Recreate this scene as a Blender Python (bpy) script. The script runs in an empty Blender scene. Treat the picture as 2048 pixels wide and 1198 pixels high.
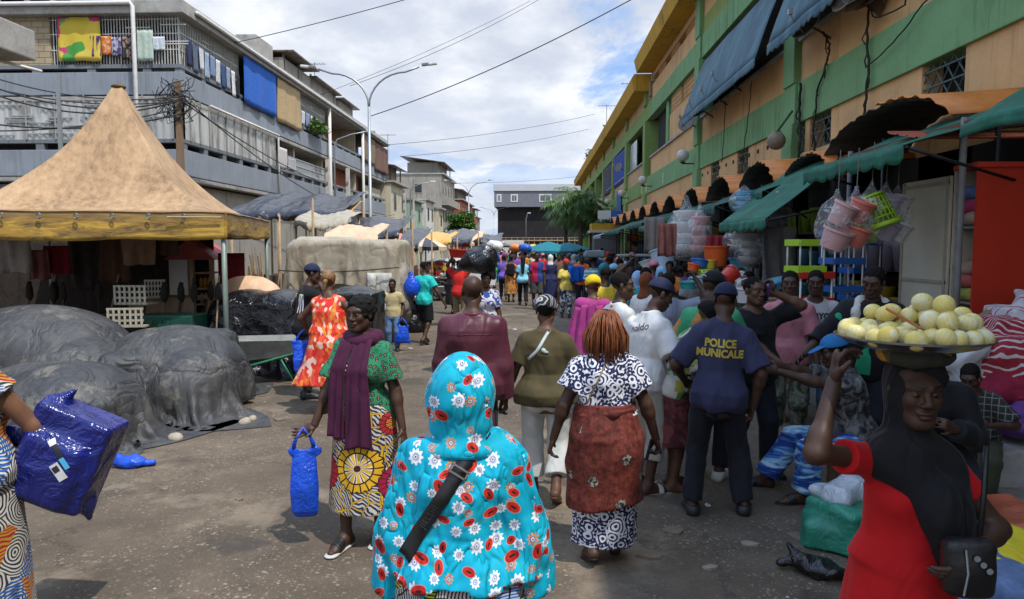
import bpy, bmesh, math, random
import numpy as np
from math import sin, cos, pi, radians, atan2, sqrt
from mathutils import Vector, Matrix, Euler
from mathutils.bvhtree import BVHTree
random.seed(7); RS = np.random.RandomState(11)
sc = bpy.context.scene
COL = sc.collection
CH = 2.0
FPX = 1420.0
PITCH, YAW = math.atan(109 / FPX), math.atan(51 / FPX)
cd = bpy.data.cameras.new('camera'); cam = bpy.data.objects.new('camera', cd); COL.objects.link(cam)
cam.location = (0, 0, CH); cam.rotation_euler = (pi / 2 - PITCH, 0, YAW)
cd.sensor_width = 36; cd.lens = FPX / 2048 * 36; cd.clip_start = .05; cd.clip_end = 3000
sc.camera = cam
CR = cam.rotation_euler.to_matrix()
def W(px, py, d):
 """world point seen at a photo pixel at street depth d"""
 v = CR @ Vector(((px - 1024) / FPX, -(py - 599) / FPX, -1))
 return Vector((0, 0, CH)) + v * (d / v.y)
def PX(px, d): return W(px, 490, d).x
SUN_EL, SUN_AZ = radians(61), radians(45)      # azimuth measured from behind the camera towards the market hall
sd = Vector((cos(SUN_EL) * sin(SUN_AZ), -cos(SUN_EL) * cos(SUN_AZ), sin(SUN_EL)))
sl = bpy.data.lights.new('sun', 'SUN'); sl.energy = 3.45; sl.angle = radians(.6); sl.color = (1, .955, .88)
so = bpy.data.objects.new('sun', sl); COL.objects.link(so); so.location = sd * 80
so.rotation_euler = sd.to_track_quat('Z', 'Y').to_euler()
sc.view_settings.view_transform = 'Standard'; sc.view_settings.look = 'None'
sc.view_settings.exposure = 0.27; sc.view_settings.gamma = 1
sc.render.engine = 'CYCLES'
try:
 sc.cycles.use_denoising = True; sc.cycles.max_bounces = 6; sc.cycles.diffuse_bounces = 3; sc.cycles.glossy_bounces = 3
 sc.cycles.transparent_max_bounces = 12; sc.cycles.transmission_bounces = 4
except Exception: pass
class NT:
 def __init__(s, tree): s.t = tree; s.cache = {}
 def n(s, typ, **kw):
  nd = s.t.nodes.new(typ)
  for k, v in kw.items(): setattr(nd, k, v)
  return nd
 def put(s, sock, v):
  if v is None: return
  if hasattr(v, 'links') or isinstance(v, bpy.types.NodeSocket): s.t.links.new(v, sock)
  elif isinstance(v, (tuple, list)):
   v = tuple(v)
   n = len(sock.default_value)
   sock.default_value = (v + (1,) * 4)[:n]
  else:
   try: sock.default_value = v
   except TypeError: sock.default_value = (v,) * len(sock.default_value)
 def m(s, op, a, b=None, c=None, clamp=False):
  nd = s.n('ShaderNodeMath', operation=op, use_clamp=clamp)
  for i, v in enumerate((a, b, c)):
   if v is not None: s.put(nd.inputs[i], v)
  return nd.outputs[0]
 def add(s, a, b): return s.m('ADD', a, b)
 def sub(s, a, b): return s.m('SUBTRACT', a, b)
 def mul(s, a, b): return s.m('MULTIPLY', a, b)
 def lt(s, a, b): return s.m('LESS_THAN', a, b)
 def gt(s, a, b): return s.m('GREATER_THAN', a, b)
 def mx(s, a, b): return s.m('MAXIMUM', a, b)
 def mn(s, a, b): return s.m('MINIMUM', a, b)
 def step(s, x, e0, e1):                     # smoothstep
  nd = s.n('ShaderNodeMapRange', interpolation_type='SMOOTHSTEP')
  s.put(nd.inputs[0], x); nd.inputs[1].default_value = e0; nd.inputs[2].default_value = e1
  return nd.outputs[0]
 def mix(s, f, a, b, mode='MIX'):
  nd = s.n('ShaderNodeMix', data_type='RGBA', blend_type=mode)
  s.put(nd.inputs[0], f); s.put(nd.inputs[6], a); s.put(nd.inputs[7], b)
  return nd.outputs[2]
 def obj(s):
  if 'tc' not in s.cache: s.cache['tc'] = s.n('ShaderNodeTexCoord')
  return s.cache['tc'].outputs['Object']
 def nrm(s): s.obj(); return s.cache['tc'].outputs['Normal']
 def gen(s): s.obj(); return s.cache['tc'].outputs['Generated']
 def xyz(s, v):
  nd = s.n('ShaderNodeSeparateXYZ'); s.put(nd.inputs[0], v); return nd.outputs
 def comb(s, x, y, z=0.0):
  nd = s.n('ShaderNodeCombineXYZ')
  for i, v in enumerate((x, y, z)): s.put(nd.inputs[i], v)
  return nd.outputs[0]
 def vm(s, op, a, b=None):
  nd = s.n('ShaderNodeVectorMath', operation=op); s.put(nd.inputs[0], a)
  if b is not None: s.put(nd.inputs[1], b)
  return nd.outputs[0]
 def scale(s, v, k): return s.vm('MULTIPLY', v, k if isinstance(k, (tuple, list)) else (k, k, k))
 def noise(s, v, sc_=5., det=3., rough=.55, dist=0., color=False):
  nd = s.n('ShaderNodeTexNoise'); s.put(nd.inputs['Vector'], v); nd.inputs['Scale'].default_value = sc_
  nd.inputs['Detail'].default_value = det; nd.inputs['Roughness'].default_value = rough; nd.inputs['Distortion'].default_value = dist
  return nd.outputs['Color'] if color else nd.outputs[0]
 def voro(s, v, sc_=5., feat='F1', rnd=1., dim='3D'):
  nd = s.n('ShaderNodeTexVoronoi', feature=feat, voronoi_dimensions=dim); s.put(nd.inputs['Vector'], v)
  nd.inputs['Scale'].default_value = sc_; nd.inputs['Randomness'].default_value = rnd
  return nd.outputs
 def wave(s, v, sc_=5., dist=0., dir_='X', prof='SIN', det=2.):
  nd = s.n('ShaderNodeTexWave', wave_type='BANDS', bands_direction=dir_, wave_profile=prof); s.put(nd.inputs['Vector'], v)
  nd.inputs['Scale'].default_value = sc_; nd.inputs['Distortion'].default_value = dist; nd.inputs['Detail'].default_value = det
  return nd.outputs[1]
 def ramp(s, f, stops, interp='LINEAR'):
  nd = s.n('ShaderNodeValToRGB'); cr = nd.color_ramp; cr.interpolation = interp
  while len(cr.elements) < len(stops): cr.elements.new(.5)
  for e, (p, c) in zip(cr.elements, stops): e.position = p; e.color = tuple(c)[:3] + (1,)
  s.put(nd.inputs[0], f); return nd.outputs[0]
 def boxuv(s):
  """planar cloth coordinates, the plane picked by the side the surface faces"""
  if 'uv' in s.cache: return s.cache['uv']
  p = s.xyz(s.obj()); n = s.xyz(s.nrm())
  ax, ay, az = (s.m('ABSOLUTE', n[i]) for i in range(3))
  sy = s.gt(ax, s.mul(ay, 1.3)); sz = s.gt(az, s.mul(s.mx(ax, ay), 1.6))
  u = s.add(s.mul(p[0], s.sub(1., sy)), s.mul(p[1], sy))
  u = s.add(s.mul(u, s.sub(1., sz)), s.mul(p[0], sz))
  v = s.add(s.mul(p[2], s.sub(1., sz)), s.mul(p[1], sz))
  s.cache['uv'] = s.comb(u, v, 0.); return s.cache['uv']
MATS = {}
def hexc(c): return c
def material(name, fn):
 """fn(N) -> dict(color, rough, bump, bumpd, metal, alpha, trans, emit ...)"""
 if name in MATS: return MATS[name]
 m = bpy.data.materials.new(name); m.use_nodes = True
 nt = m.node_tree; N = NT(nt)
 b = nt.nodes['Principled BSDF']
 r = fn(N)
 N.put(b.inputs['Base Color'], r.get('color', (.5, .5, .5)))
 N.put(b.inputs['Roughness'], r.get('rough', .75))
 N.put(b.inputs['Metallic'], r.get('metal', 0.))
 if 'alpha' in r: N.put(b.inputs['Alpha'], r['alpha'])
 if 'spec' in r: b.inputs['Specular IOR Level'].default_value = r['spec']
 if 'sheen' in r: b.inputs['Sheen Weight'].default_value = r['sheen']; b.inputs['Sheen Roughness'].default_value = .4
 if 'coat' in r: b.inputs['Coat Weight'].default_value = r['coat']
 if 'trans' in r: b.inputs['Transmission Weight'].default_value = r['trans']
 if 'bump' in r:
  bn = N.n('ShaderNodeBump'); bn.inputs['Strength'].default_value = r.get('bumps', .5); bn.inputs['Distance'].default_value = r.get('bumpd', .01)
  N.put(bn.inputs['Height'], r['bump']); nt.links.new(bn.outputs[0], b.inputs['Normal'])
 if 'translucent' in r:                     # thin cloth that lets the sun through
  tr = N.n('ShaderNodeBsdfTranslucent'); N.put(tr.inputs[0], r.get('color'))
  ms = N.n('ShaderNodeMixShader'); ms.inputs[0].default_value = r['translucent']
  nt.links.new(b.outputs[0], ms.inputs[1]); nt.links.new(tr.outputs[0], ms.inputs[2])
  nt.links.new(ms.outputs[0], nt.nodes['Material Output'].inputs[0])
 MATS[name] = m
 return m
def C(c, k): return tuple(min(1, x * k) for x in c)
def M(name, col, rough=.75, var=.18, sc_=6., bump=.3, bsc=None, bd=.004, metal=0., dirt=None, spec=.4, coat=0., stretch=(1, 1, 1), **kw):
 """plain painted / worn surface: base colour broken by two scales of noise"""
 def fn(N):
  v = N.scale(N.obj(), stretch)
  a = N.noise(v, sc_, 4.); b = N.noise(v, sc_ * 7.3, 3.)
  f = N.add(N.mul(a, .65), N.mul(b, .35))
  c = N.ramp(f, [(.3, C(col, 1 - var * 1.3)), (.5, col), (.7, C(col, 1 + var))])
  if dirt: c = N.mix(N.mul(N.step(N.noise(v, sc_ * .6, 5., .65), .5, .72), dirt[1]), c, dirt[0])
  r = dict(color=c, rough=N.add(N.mul(a, .25), rough - .12), metal=metal, spec=spec)
  if coat: r['coat'] = coat
  if bump: r.update(bump=N.noise(v, bsc or sc_ * 4, 4.), bumps=bump, bumpd=bd)
  r.update(kw); return r
 return material(name, fn)
def cloth(name, col, var=.12, rough=.85, fold=.6, fsc=6.5, bd=.035, **kw):
 """garment cloth: soft creases and a fine weave"""
 def fn(N):
  v = N.obj()
  a = N.noise(v, 9., 3.)
  c = N.ramp(a, [(.3, C(col, 1 - var)), (.7, C(col, 1 + var))])
  return dict(color=c, rough=rough, bump=creases(N, fsc), bumps=fold, bumpd=bd, sheen=.05, spec=.22, **kw)
 return material(name, fn)
def creases(N, fsc=7.):
 v = N.scale(N.obj(), (1., 1., .55))
 w = N.noise(v, fsc, 2., .5, .8)
 r = N.m('ABSOLUTE', N.sub(N.noise(v, fsc * .8, 1., .5, .5), .5))
 return N.add(w, N.mul(r, .7))
def plastic(name, col, wr=9., bd=.03, rough=.28, var=.2, fold=.9, **kw):
 """crumpled plastic sheet or bag"""
 def fn(N):
  v = N.obj()
  d = N.vm('ADD', v, N.scale(N.noise(v, wr * .8, 2., color=True), .12))
  e = N.voro(d, wr, 'F1', 1.)[0]
  n = N.noise(d, wr * 1.6, 4., .6, 1.)
  c = N.ramp(N.noise(v, 5., 4.), [(.3, C(col, 1 - var)), (.7, C(col, 1 + var))])
  return dict(color=c, rough=rough, bump=N.add(N.mul(e, .8), n), bumps=fold, bumpd=bd, spec=.5, **kw)
 return material(name, fn)
w = bpy.data.worlds.new('World'); sc.world = w; w.use_nodes = True
def build_world():
 N = NT(w.node_tree); bg = w.node_tree.nodes['Background']
 sky = N.n('ShaderNodeTexSky', sky_type='NISHITA'); sky.sun_disc = False
 sky.sun_elevation = SUN_EL; sky.sun_rotation = math.atan2(sd.x, sd.y)
 sky.air_density = 1.; sky.dust_density = .6; sky.ozone_density = 2.5
 g = N.gen(); p = N.xyz(g)
 z = N.mx(p[2], 0.)
 zz = N.add(z, .16)
 uv = N.comb(N.m('DIVIDE', p[0], zz), N.m('DIVIDE', p[1], zz), 0.)
 uv = N.vm('ADD', N.scale(uv, (1., .72, 1.)), (3.9, 1.1, 0.))
 big = N.noise(uv, .62, 8., .54, .25)
 det = N.noise(uv, 2.4, 8., .62, .3)
 f = N.add(N.mul(big, .72), N.mul(det, .28))
 cover = N.step(f, .435, .505)
 low = N.step(p[2], .30, .05)
 cover = N.m('MINIMUM', N.add(cover, N.mul(low, .75)), 1.)
 thick = N.step(N.add(N.mul(N.noise(N.vm('ADD', uv, (.13, -.2, .5)), 1.3, 6., .55), .7), N.mul(det, .3)), .40, .60)
 cl = N.mix(thick, (4.3, 4.65, 5.4), (7.6, 7.65, 7.7))
 cl = N.mix(N.mul(low, .4), cl, (4.9, 5.4, 6.2))
 blue = N.mix(.8, sky.outputs[0], (1.55, 3.3, 6.7))
 c = N.mix(N.mul(cover, .96), blue, cl)
 c = N.mix(1., c, N.mix(N.step(p[2], .36, .75), (1., 1., 1.), (1.95, 1.92, 1.88)), 'MULTIPLY')  # sky overhead, out of view, brightened to lift the shade below
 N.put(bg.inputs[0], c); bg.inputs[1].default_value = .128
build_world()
def clean(n): return n
def tag(o, label=None, cat=None, group=None, kind=None):
 if label: o['label'] = label
 if cat: o['category'] = cat
 if group: o['group'] = group
 if kind: o['kind'] = kind
 return o
def thing(name, label, cat, loc=(0, 0, 0), rz=0., group=None):
 o = bpy.data.objects.new(name, None); COL.objects.link(o); o.location = loc; o.rotation_euler = (0, 0, rz)
 o.empty_display_size = .1
 return tag(o, label, cat, group)
def copy_tree(o, parent=None):
 c = o.copy(); COL.objects.link(c)
 if parent is not None: c.parent = parent
 for ch in o.children: copy_tree(ch, c)
 return c
def dup(o, loc, rz=None, label=None, group=None, scale=None):
 c = copy_tree(o); c.location = loc
 if rz is not None: c.rotation_euler = (0, 0, rz)
 if label: c['label'] = label
 if group: c['group'] = group
 if scale: c.scale = (scale,) * 3 if not isinstance(scale, tuple) else scale
 return c
class MB:
 """collects shapes, then links them as ONE mesh object"""
 def __init__(s): s.v = []; s.f = []; s.m = []; s.cur = 0
 def add(s, vs, fs):
  o = len(s.v); s.v += [tuple(p) for p in vs]; s.f += [tuple(i + o for i in f) for f in fs]; s.m += [s.cur] * len(fs); return s
 def box(s, x0, x1, y0, y1, z0, z1, mtx=None):
  vs = [Vector((x, y, z)) for z in (z0, z1) for y in (y0, y1) for x in (x0, x1)]
  if mtx is not None: vs = [mtx @ p for p in vs]
  return s.add(vs, [(0, 2, 3, 1), (4, 5, 7, 6), (0, 1, 5, 4), (2, 6, 7, 3), (0, 4, 6, 2), (1, 3, 7, 5)])
 def tube(s, pts, r, n=8, cap=True):
  pts = [Vector(p) for p in pts]; rs = r if isinstance(r, (list, tuple)) else [r] * len(pts)
  rings = []; up = None
  for i, p in enumerate(pts):
   t = (pts[min(i + 1, len(pts) - 1)] - pts[max(i - 1, 0)]).normalized()
   if up is None:
    up = Vector((0, 0, 1)) if abs(t.z) < .9 else Vector((1, 0, 0))
   a = t.cross(up).normalized(); b = a.cross(t).normalized(); up = b
   rings.append([p + (a * cos(2 * pi * k / n) + b * sin(2 * pi * k / n)) * rs[i] for k in range(n)])
  vs = [q for rg in rings for q in rg]; fs = []
  for i in range(len(pts) - 1):
   for k in range(n):
    fs.append((i * n + k, i * n + (k + 1) % n, (i + 1) * n + (k + 1) % n, (i + 1) * n + k))
  if cap: fs.append(tuple(range(n))[::-1]); fs.append(tuple((len(pts) - 1) * n + k for k in range(n)))
  return s.add(vs, fs)
 def quad(s, a, b, c, d): return s.add([a, b, c, d], [(0, 1, 2, 3)])
 def grid(s, fn, nu, nv, u0=0., u1=1., v0=0., v1=1.):
  vs = [fn(u0 + (u1 - u0) * i / nu, v0 + (v1 - v0) * j / nv) for j in range(nv + 1) for i in range(nu + 1)]
  fs = [(j * (nu + 1) + i, j * (nu + 1) + i + 1, (j + 1) * (nu + 1) + i + 1, (j + 1) * (nu + 1) + i) for j in range(nv) for i in range(nu)]
  return s.add(vs, fs)
 def sheet(s, fn, nu, nv, th=.01):
  """a curved sheet with real thickness (offset straight down)"""
  top = [Vector(fn(i / nu, j / nv)) for j in range(nv + 1) for i in range(nu + 1)]
  bot = [p - Vector((0, 0, th)) for p in top]; k = len(top); W_ = nu + 1
  fs = [(j * W_ + i, j * W_ + i + 1, (j + 1) * W_ + i + 1, (j + 1) * W_ + i) for j in range(nv) for i in range(nu)]
  fb = [tuple(q + k for q in f[::-1]) for f in fs]
  ring = [i for i in range(nu)] + [j * W_ + nu for j in range(nv)] + [nv * W_ + nu - i for i in range(nu)] + [(nv - j) * W_ for j in range(nv)]
  side = [(ring[q], ring[q] + k, ring[(q + 1) % len(ring)] + k, ring[(q + 1) % len(ring)]) for q in range(len(ring))]
  return s.add(top + bot, fs + fb + side)
 def lathe(s, prof, n=20, c=(0, 0, 0), ax=None):
  """prof: list of (r, z)"""
  vs = []; c = Vector(c)
  R = ax.to_track_quat('Z', 'Y').to_matrix() if ax is not None else Matrix.Identity(3)
  for r, z in prof:
   for k in range(n): vs.append(c + R @ Vector((r * cos(2 * pi * k / n), r * sin(2 * pi * k / n), z)))
  fs = []
  for i in range(len(prof) - 1):
   for k in range(n): fs.append((i * n + k, i * n + (k + 1) % n, (i + 1) * n + (k + 1) % n, (i + 1) * n + k))
  fs.append(tuple(range(n))[::-1]); fs.append(tuple((len(prof) - 1) * n + k for k in range(n)))
  return s.add(vs, fs)
 def build(s, name, mat, parent=None, smooth=False, bevel=0., loc=None, auto=None):
  me = bpy.data.meshes.new(name); me.from_pydata(s.v, [], s.f); me.validate()
  for m in (mat if isinstance(mat, (list, tuple)) else [mat]): me.materials.append(m)
  if any(s.m):
   for p, i in zip(me.polygons, s.m): p.material_index = i
  bm = bmesh.new(); bm.from_mesh(me); bmesh.ops.recalc_face_normals(bm, faces=bm.faces)
  if bevel: bmesh.ops.bevel(bm, geom=[e for e in bm.edges if len(e.link_faces) == 2 and e.calc_face_angle(0) > .5], offset=bevel, segments=2, affect='EDGES', profile=.6)
  bm.to_mesh(me); bm.free()
  if smooth:
   me.polygons.foreach_set('use_smooth', [True] * len(me.polygons))
   if auto: me.set_sharp_from_angle(angle=radians(auto))
  o = bpy.data.objects.new(name, me); COL.objects.link(o)
  if parent is not None: o.parent = parent
  if loc is not None: o.location = loc
  return o
def nz(x, y=0., z=0., s=0):
 return sin(x * 1.7 + s + 1.3 * sin(y * 1.1 + s * 2)) * .5 + sin(y * 2.3 + s * 3 + 1.1 * sin(z * 1.9 + x)) * .3 + sin(z * 3.1 + x * 2.7 + s) * .2
def struct(o): o['kind'] = 'structure'; return o
BL = M('black_iron', (.012, .012, .013), .5, .3)
STEEL = M('galvanised_steel', (.34, .36, .37), .45, .15, 3., metal=.6)
CONC = M('weathered_concrete', (.33, .32, .30), .9, .25, 2.2, .6, dirt=((.12, .11, .1), .6))
BIG = .2
def smin(a, b, k):
 h = np.clip(.5 + .5 * (b - a) / k, 0, 1)
 return b * (1 - h) + a * h - k * h * (1 - h)
class Pr:
 def __init__(s, f, lo, hi, k=.03, op='u'): s.f = f; s.lo = np.array(lo, float); s.hi = np.array(hi, float); s.k = k; s.op = op
 def grow(s, e, k=None):
  return Pr(lambda X, Y, Z, f=s.f: f(X, Y, Z) - e, s.lo - e, s.hi + e, k or s.k, s.op)
def V3(p): return np.array([float(p[0]), float(p[1]), float(p[2])])
def rc(a, b, ra, rb, k=.03, op='u', n=None, sq=1., cb=False, ca=False, bend=0):
 """tapered limb; n, sq flatten it along n; cb / ca cut its ends flat"""
 a = V3(a); b = V3(b); ba = b - a; L2 = float(ba @ ba) + 1e-9; ax = ba / sqrt(L2)
 nn = V3(Vector(n).normalized()) if n is not None else None
 def f(X, Y, Z):
  x, y, z = X - a[0], Y - a[1], Z - a[2]
  t = np.clip((x * ba[0] + y * ba[1] + z * ba[2]) / L2, 0, 1)
  dx, dy, dz = x - t * ba[0], y - t * ba[1], z - t * ba[2]
  q = dx * dx + dy * dy + dz * dz
  if nn is not None:
   c = dx * nn[0] + dy * nn[1] + dz * nn[2]; q = q + (sq * sq - 1) * c * c
  d = np.sqrt(q) - (ra + (rb - ra) * t)
  if nn is not None: d = d * (.6 + .4 / max(sq, 1))
  if cb: d = np.maximum(d, (X - b[0]) * ax[0] + (Y - b[1]) * ax[1] + (Z - b[2]) * ax[2])
  if ca: d = np.maximum(d, -(x * ax[0] + y * ax[1] + z * ax[2]))
  return d
 m = max(ra, rb); return Pr(f, np.minimum(a, b) - m, np.maximum(a, b) + m, k, op)
def el(c, r, k=.03, op='u', R=None):
 c = V3(c); r = V3(r); A = np.array(R) if R is not None else None
 def f(X, Y, Z):
  x, y, z = X - c[0], Y - c[1], Z - c[2]
  if A is not None: x, y, z = (A[0, i] * x + A[1, i] * y + A[2, i] * z for i in range(3))
  k0 = np.sqrt((x / r[0]) ** 2 + (y / r[1]) ** 2 + (z / r[2]) ** 2)
  k1 = np.sqrt((x / r[0] ** 2) ** 2 + (y / r[1] ** 2) ** 2 + (z / r[2] ** 2) ** 2) + 1e-9
  return k0 * (k0 - 1) / k1
 m = r if A is None else np.abs(A) @ r
 return Pr(f, c - m, c + m, k, op)
def prof(rows, F, k=.04, e=0., zlo=None, zhi=None, pl=None):
 """stack of ellipses (z, rx, ry, cx, cy) in frame F; pl = (count, amplitude at the bottom, phase)"""
 rows = sorted(rows); zs = np.array([r[0] for r in rows], float)
 cols = [np.array([(list(r) + [0, 0, 0])[i] for r in rows], float) for i in (1, 2, 3, 4)]
 zl = zs[0] if zlo is None else zlo; zh = zs[-1] if zhi is None else zhi
 Fi = np.array(F.inverted()); Fm = np.array(F)
 def f(X, Y, Z):
  x = Fi[0, 0] * X + Fi[0, 1] * Y + Fi[0, 2] * Z + Fi[0, 3]; y = Fi[1, 0] * X + Fi[1, 1] * Y + Fi[1, 2] * Z + Fi[1, 3]; z = Fi[2, 0] * X + Fi[2, 1] * Y + Fi[2, 2] * Z + Fi[2, 3]
  rx, ry, cx, cy = (np.interp(z, zs, c) for c in cols)
  dx, dy = x - cx, y - cy
  rad = np.sqrt((dx / rx) ** 2 + (dy / ry) ** 2)
  if pl:
   th = np.arctan2(dy, dx); g = np.clip((zs[-1] - z) / (zs[-1] - zs[0] + 1e-6), 0, 1) ** 1.3
   rad = rad - pl[1] * g * (np.sin(pl[0] * th + pl[2] + 1.5 * np.sin(2 * th + pl[2] * 3)) * .6 + .4 * np.sin((pl[0] * 1.7) * th + pl[2] * 5 + 3 * z))
  d = (rad - 1) * np.minimum(rx, ry) * .9 - e
  return np.maximum(d, np.maximum(zl - z, z - zh))
 mr = max(cols[0].max() + abs(cols[2]).max(), cols[1].max() + abs(cols[3]).max()) * (1.35 if pl else 1.) + e
 cs = [F @ Vector((sx * mr, sy * mr, z)) for sx in (-1, 1) for sy in (-1, 1) for z in (zl, zh)]
 return Pr(f, np.min([list(c) for c in cs], 0), np.max([list(c) for c in cs], 0), k)
def cutz(z0, F=None, above=True, n=(0, 0, 1)):
 """keep only one side of a plane given in frame F"""
 F = F or Matrix(); p = V3(F @ Vector((0, 0, z0))); d = V3(F.to_3x3() @ Vector(n)); s = 1. if above else -1.
 return Pr(lambda X, Y, Z: -s * ((X - p[0]) * d[0] + (Y - p[1]) * d[1] + (Z - p[2]) * d[2]), (-9,) * 3, (9,) * 3, 0, 'i')
def waves(seed, kx=(9, 26), kz=(3, 9), n=5):
 r = np.random.RandomState(seed)
 ws = [(r.uniform(*kx) * np.cos(t), r.uniform(*kx) * np.sin(t), r.uniform(*kz) * r.choice([-1, 1]), r.uniform(0, 6.3)) for t in r.uniform(0, 2 * pi, n)]
 def f(X, Y, Z):
  s = 0
  wx = np.sin(7 * Z + 5 * X + ws[0][3]) * .9
  for i, (a, b, c, p) in enumerate(ws):
   ph = a * X + b * Y + c * Z + p + wx
   s = s + (np.sin(ph) if i % 2 == 0 else 1.3 * (1 - 2 * np.abs(np.sin(ph * .5))))
  return s / n * 1.55 + .12
 return f
def nets(prims, vox, fold=None, famp=0., pad=.02):
 us = [p for p in prims if p.op == 'u']
 lo = np.min([p.lo for p in us], 0) - pad - vox; hi = np.max([p.hi for p in us], 0) + pad + vox
 for p in prims:                                              # a cut narrows nothing: its plane is applied everywhere
  pass
 n = np.ceil((hi - lo) / vox).astype(int) + 1
 ax = [(lo[i] + vox * np.arange(n[i])).astype(np.float32) for i in range(3)]
 D = np.full(n, BIG, np.float32)
 def win(p, mg):
  i0 = np.maximum(np.floor((p.lo - mg - lo) / vox).astype(int), 0); i1 = np.minimum(np.ceil((p.hi + mg - lo) / vox).astype(int) + 1, n)
  return i0, i1
 for p in prims:
  i0, i1 = win(p, p.k + 3 * vox)
  if (i1 <= i0).any(): continue
  sl_ = tuple(slice(i0[i], i1[i]) for i in range(3))
  X, Y, Z = ax[0][sl_[0], None, None], ax[1][None, sl_[1], None], ax[2][None, None, sl_[2]]
  d = p.f(X, Y, Z); c = D[sl_]
  if p.op == 'u': D[sl_] = smin(c, d, p.k) if p.k > 0 else np.minimum(c, d)
  elif p.op == 's': D[sl_] = -smin(-c, d, p.k) if p.k > 0 else np.maximum(c, -d)
  elif p.op == 'i': D[sl_] = np.maximum(c, d)
 if fold is not None:
  X, Y, Z = ax[0][:, None, None], ax[1][None, :, None], ax[2][None, None, :]
  D -= (famp * np.maximum(fold(X, Y, Z), -.35)).astype(np.float32)
 D[0] = D[-1] = BIG; D[:, 0] = D[:, -1] = BIG; D[:, :, 0] = D[:, :, -1] = BIG
 S = D < 0
 A = np.zeros(n - 1, np.uint8)
 for i in (0, 1):
  for j in (0, 1):
   for k in (0, 1): A += S[i:n[0] - 1 + i, j:n[1] - 1 + j, k:n[2] - 1 + k]
 I = np.argwhere((A > 0) & (A < 8))
 if len(I) == 0: return np.zeros((0, 3)), np.zeros((0, 4), int)
 acc = np.zeros((len(I), 3)); cnt = np.zeros(len(I))
 cr = [(i, j, k) for i in (0, 1) for j in (0, 1) for k in (0, 1)]
 val = {c: D[I[:, 0] + c[0], I[:, 1] + c[1], I[:, 2] + c[2]].astype(float) for c in cr}
 for c in cr:
  for a in range(3):
   if c[a] == 0:
    e = list(c); e[a] = 1; v0, v1 = val[c], val[tuple(e)]
    mk = (v0 < 0) != (v1 < 0); t = np.where(mk, v0 / np.where(mk, v0 - v1, 1), 0)
    q = np.tile(np.array(c, float), (len(I), 1)); q[:, a] = t
    acc[mk] += q[mk]; cnt[mk] += 1
 P = lo + vox * (I + acc / cnt[:, None])
 idx = np.full(n - 1, -1, np.int64); idx[I[:, 0], I[:, 1], I[:, 2]] = np.arange(len(I))
 Q = []
 for a in range(3):
  b, c = (a + 1) % 3, (a + 2) % 3
  s0 = [slice(1, n[i] - 1) for i in range(3)]; s0[a] = slice(0, n[a] - 1); s1 = list(s0); s1[a] = slice(1, n[a])
  f0, f1 = S[tuple(s0)], S[tuple(s1)]
  for flip, mk in ((0, f0 & ~f1), (1, ~f0 & f1)):
   E = np.argwhere(mk)
   if not len(E): continue
   off = np.ones(3, int); off[a] = 0; E = E + off
   def g(db, dc):
    q = E.copy(); q[:, b] -= db; q[:, c] -= dc; return idx[q[:, 0], q[:, 1], q[:, 2]]
   quad = np.stack([g(1, 1), g(0, 1), g(0, 0), g(1, 0)], 1)
   Q.append(quad[:, ::-1] if flip else quad)
 Q = np.concatenate(Q); Q = Q[(Q >= 0).all(1)]
 return P, Q
def mesh_from(name, parts, mat, parent=None, tint=None):
 Vs, Qs, o = [], [], 0
 for P, Q in parts: Vs.append(P); Qs.append(Q + o); o += len(P)
 P = np.concatenate(Vs); Q = np.concatenate(Qs)
 me = bpy.data.meshes.new(name); me.vertices.add(len(P)); me.vertices.foreach_set('co', P.astype(np.float32).ravel())
 me.loops.add(Q.size); me.loops.foreach_set('vertex_index', Q.astype(np.int32).ravel())
 me.polygons.add(len(Q)); me.polygons.foreach_set('loop_start', np.arange(0, Q.size, 4, dtype=np.int32))
 try: me.polygons.foreach_set('loop_total', np.full(len(Q), 4, np.int32))
 except Exception: pass
 me.update(calc_edges=True); me.polygons.foreach_set('use_smooth', np.ones(len(Q), bool))
 if tint is not None:
  at = me.color_attributes.new('tint', 'FLOAT_COLOR', 'POINT')
  at.data.foreach_set('color', np.concatenate([tint(P), np.ones((len(P), 1))], 1).astype(np.float32).ravel())
 me.materials.append(mat)
 ob = bpy.data.objects.new(name, me); COL.objects.link(ob)
 if parent is not None: ob.parent = parent
 return ob
def blob(name, prims, mat, parent=None, vox=.02, fold=None, famp=0.):
 return mesh_from(name, [nets(prims, vox, fold, famp)], mat, parent)
def skin_mat(name, col):
 def fn(N):
  at = N.n('ShaderNodeAttribute', attribute_name='tint')
  a = N.noise(N.obj(), 14., 4.)
  c = N.ramp(a, [(.3, C(col, .82)), (.7, C(col, 1.15))])
  c = N.mix(1., c, at.outputs[0], 'MULTIPLY')
  return dict(color=c, rough=N.add(N.mul(a, .2), .44), bump=N.noise(N.obj(), 160., 2.), bumps=.12, bumpd=.002, spec=.4)
 return material(name, fn)
SK = [skin_mat('skin_deep', (.058, .027, .016)), skin_mat('skin_brown', (.10, .047, .027)), skin_mat('skin_warm', (.15, .068, .036))]
HAIR = M('black_hair', (.008, .007, .007), .75, .3, 60., 1., 120., .006, spec=.2)
EYEW = M('eye_white', (.55, .5, .44), .25, .05, 5., 0.)
EYEI = M('eye_iris', (.012, .006, .004), .12, .05, 5., 0.)
BODY_M = [(.76, .10, .085), (.84, .165, .112, 0, .012), (.92, .172, .12, 0, .016), (1.00, .158, .105), (1.08, .152, .10), (1.16, .160, .105), (1.24, .170, .113), (1.31, .166, .108), (1.36, .125, .088), (1.40, .082, .068), (1.44, .057, .055)]
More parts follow.
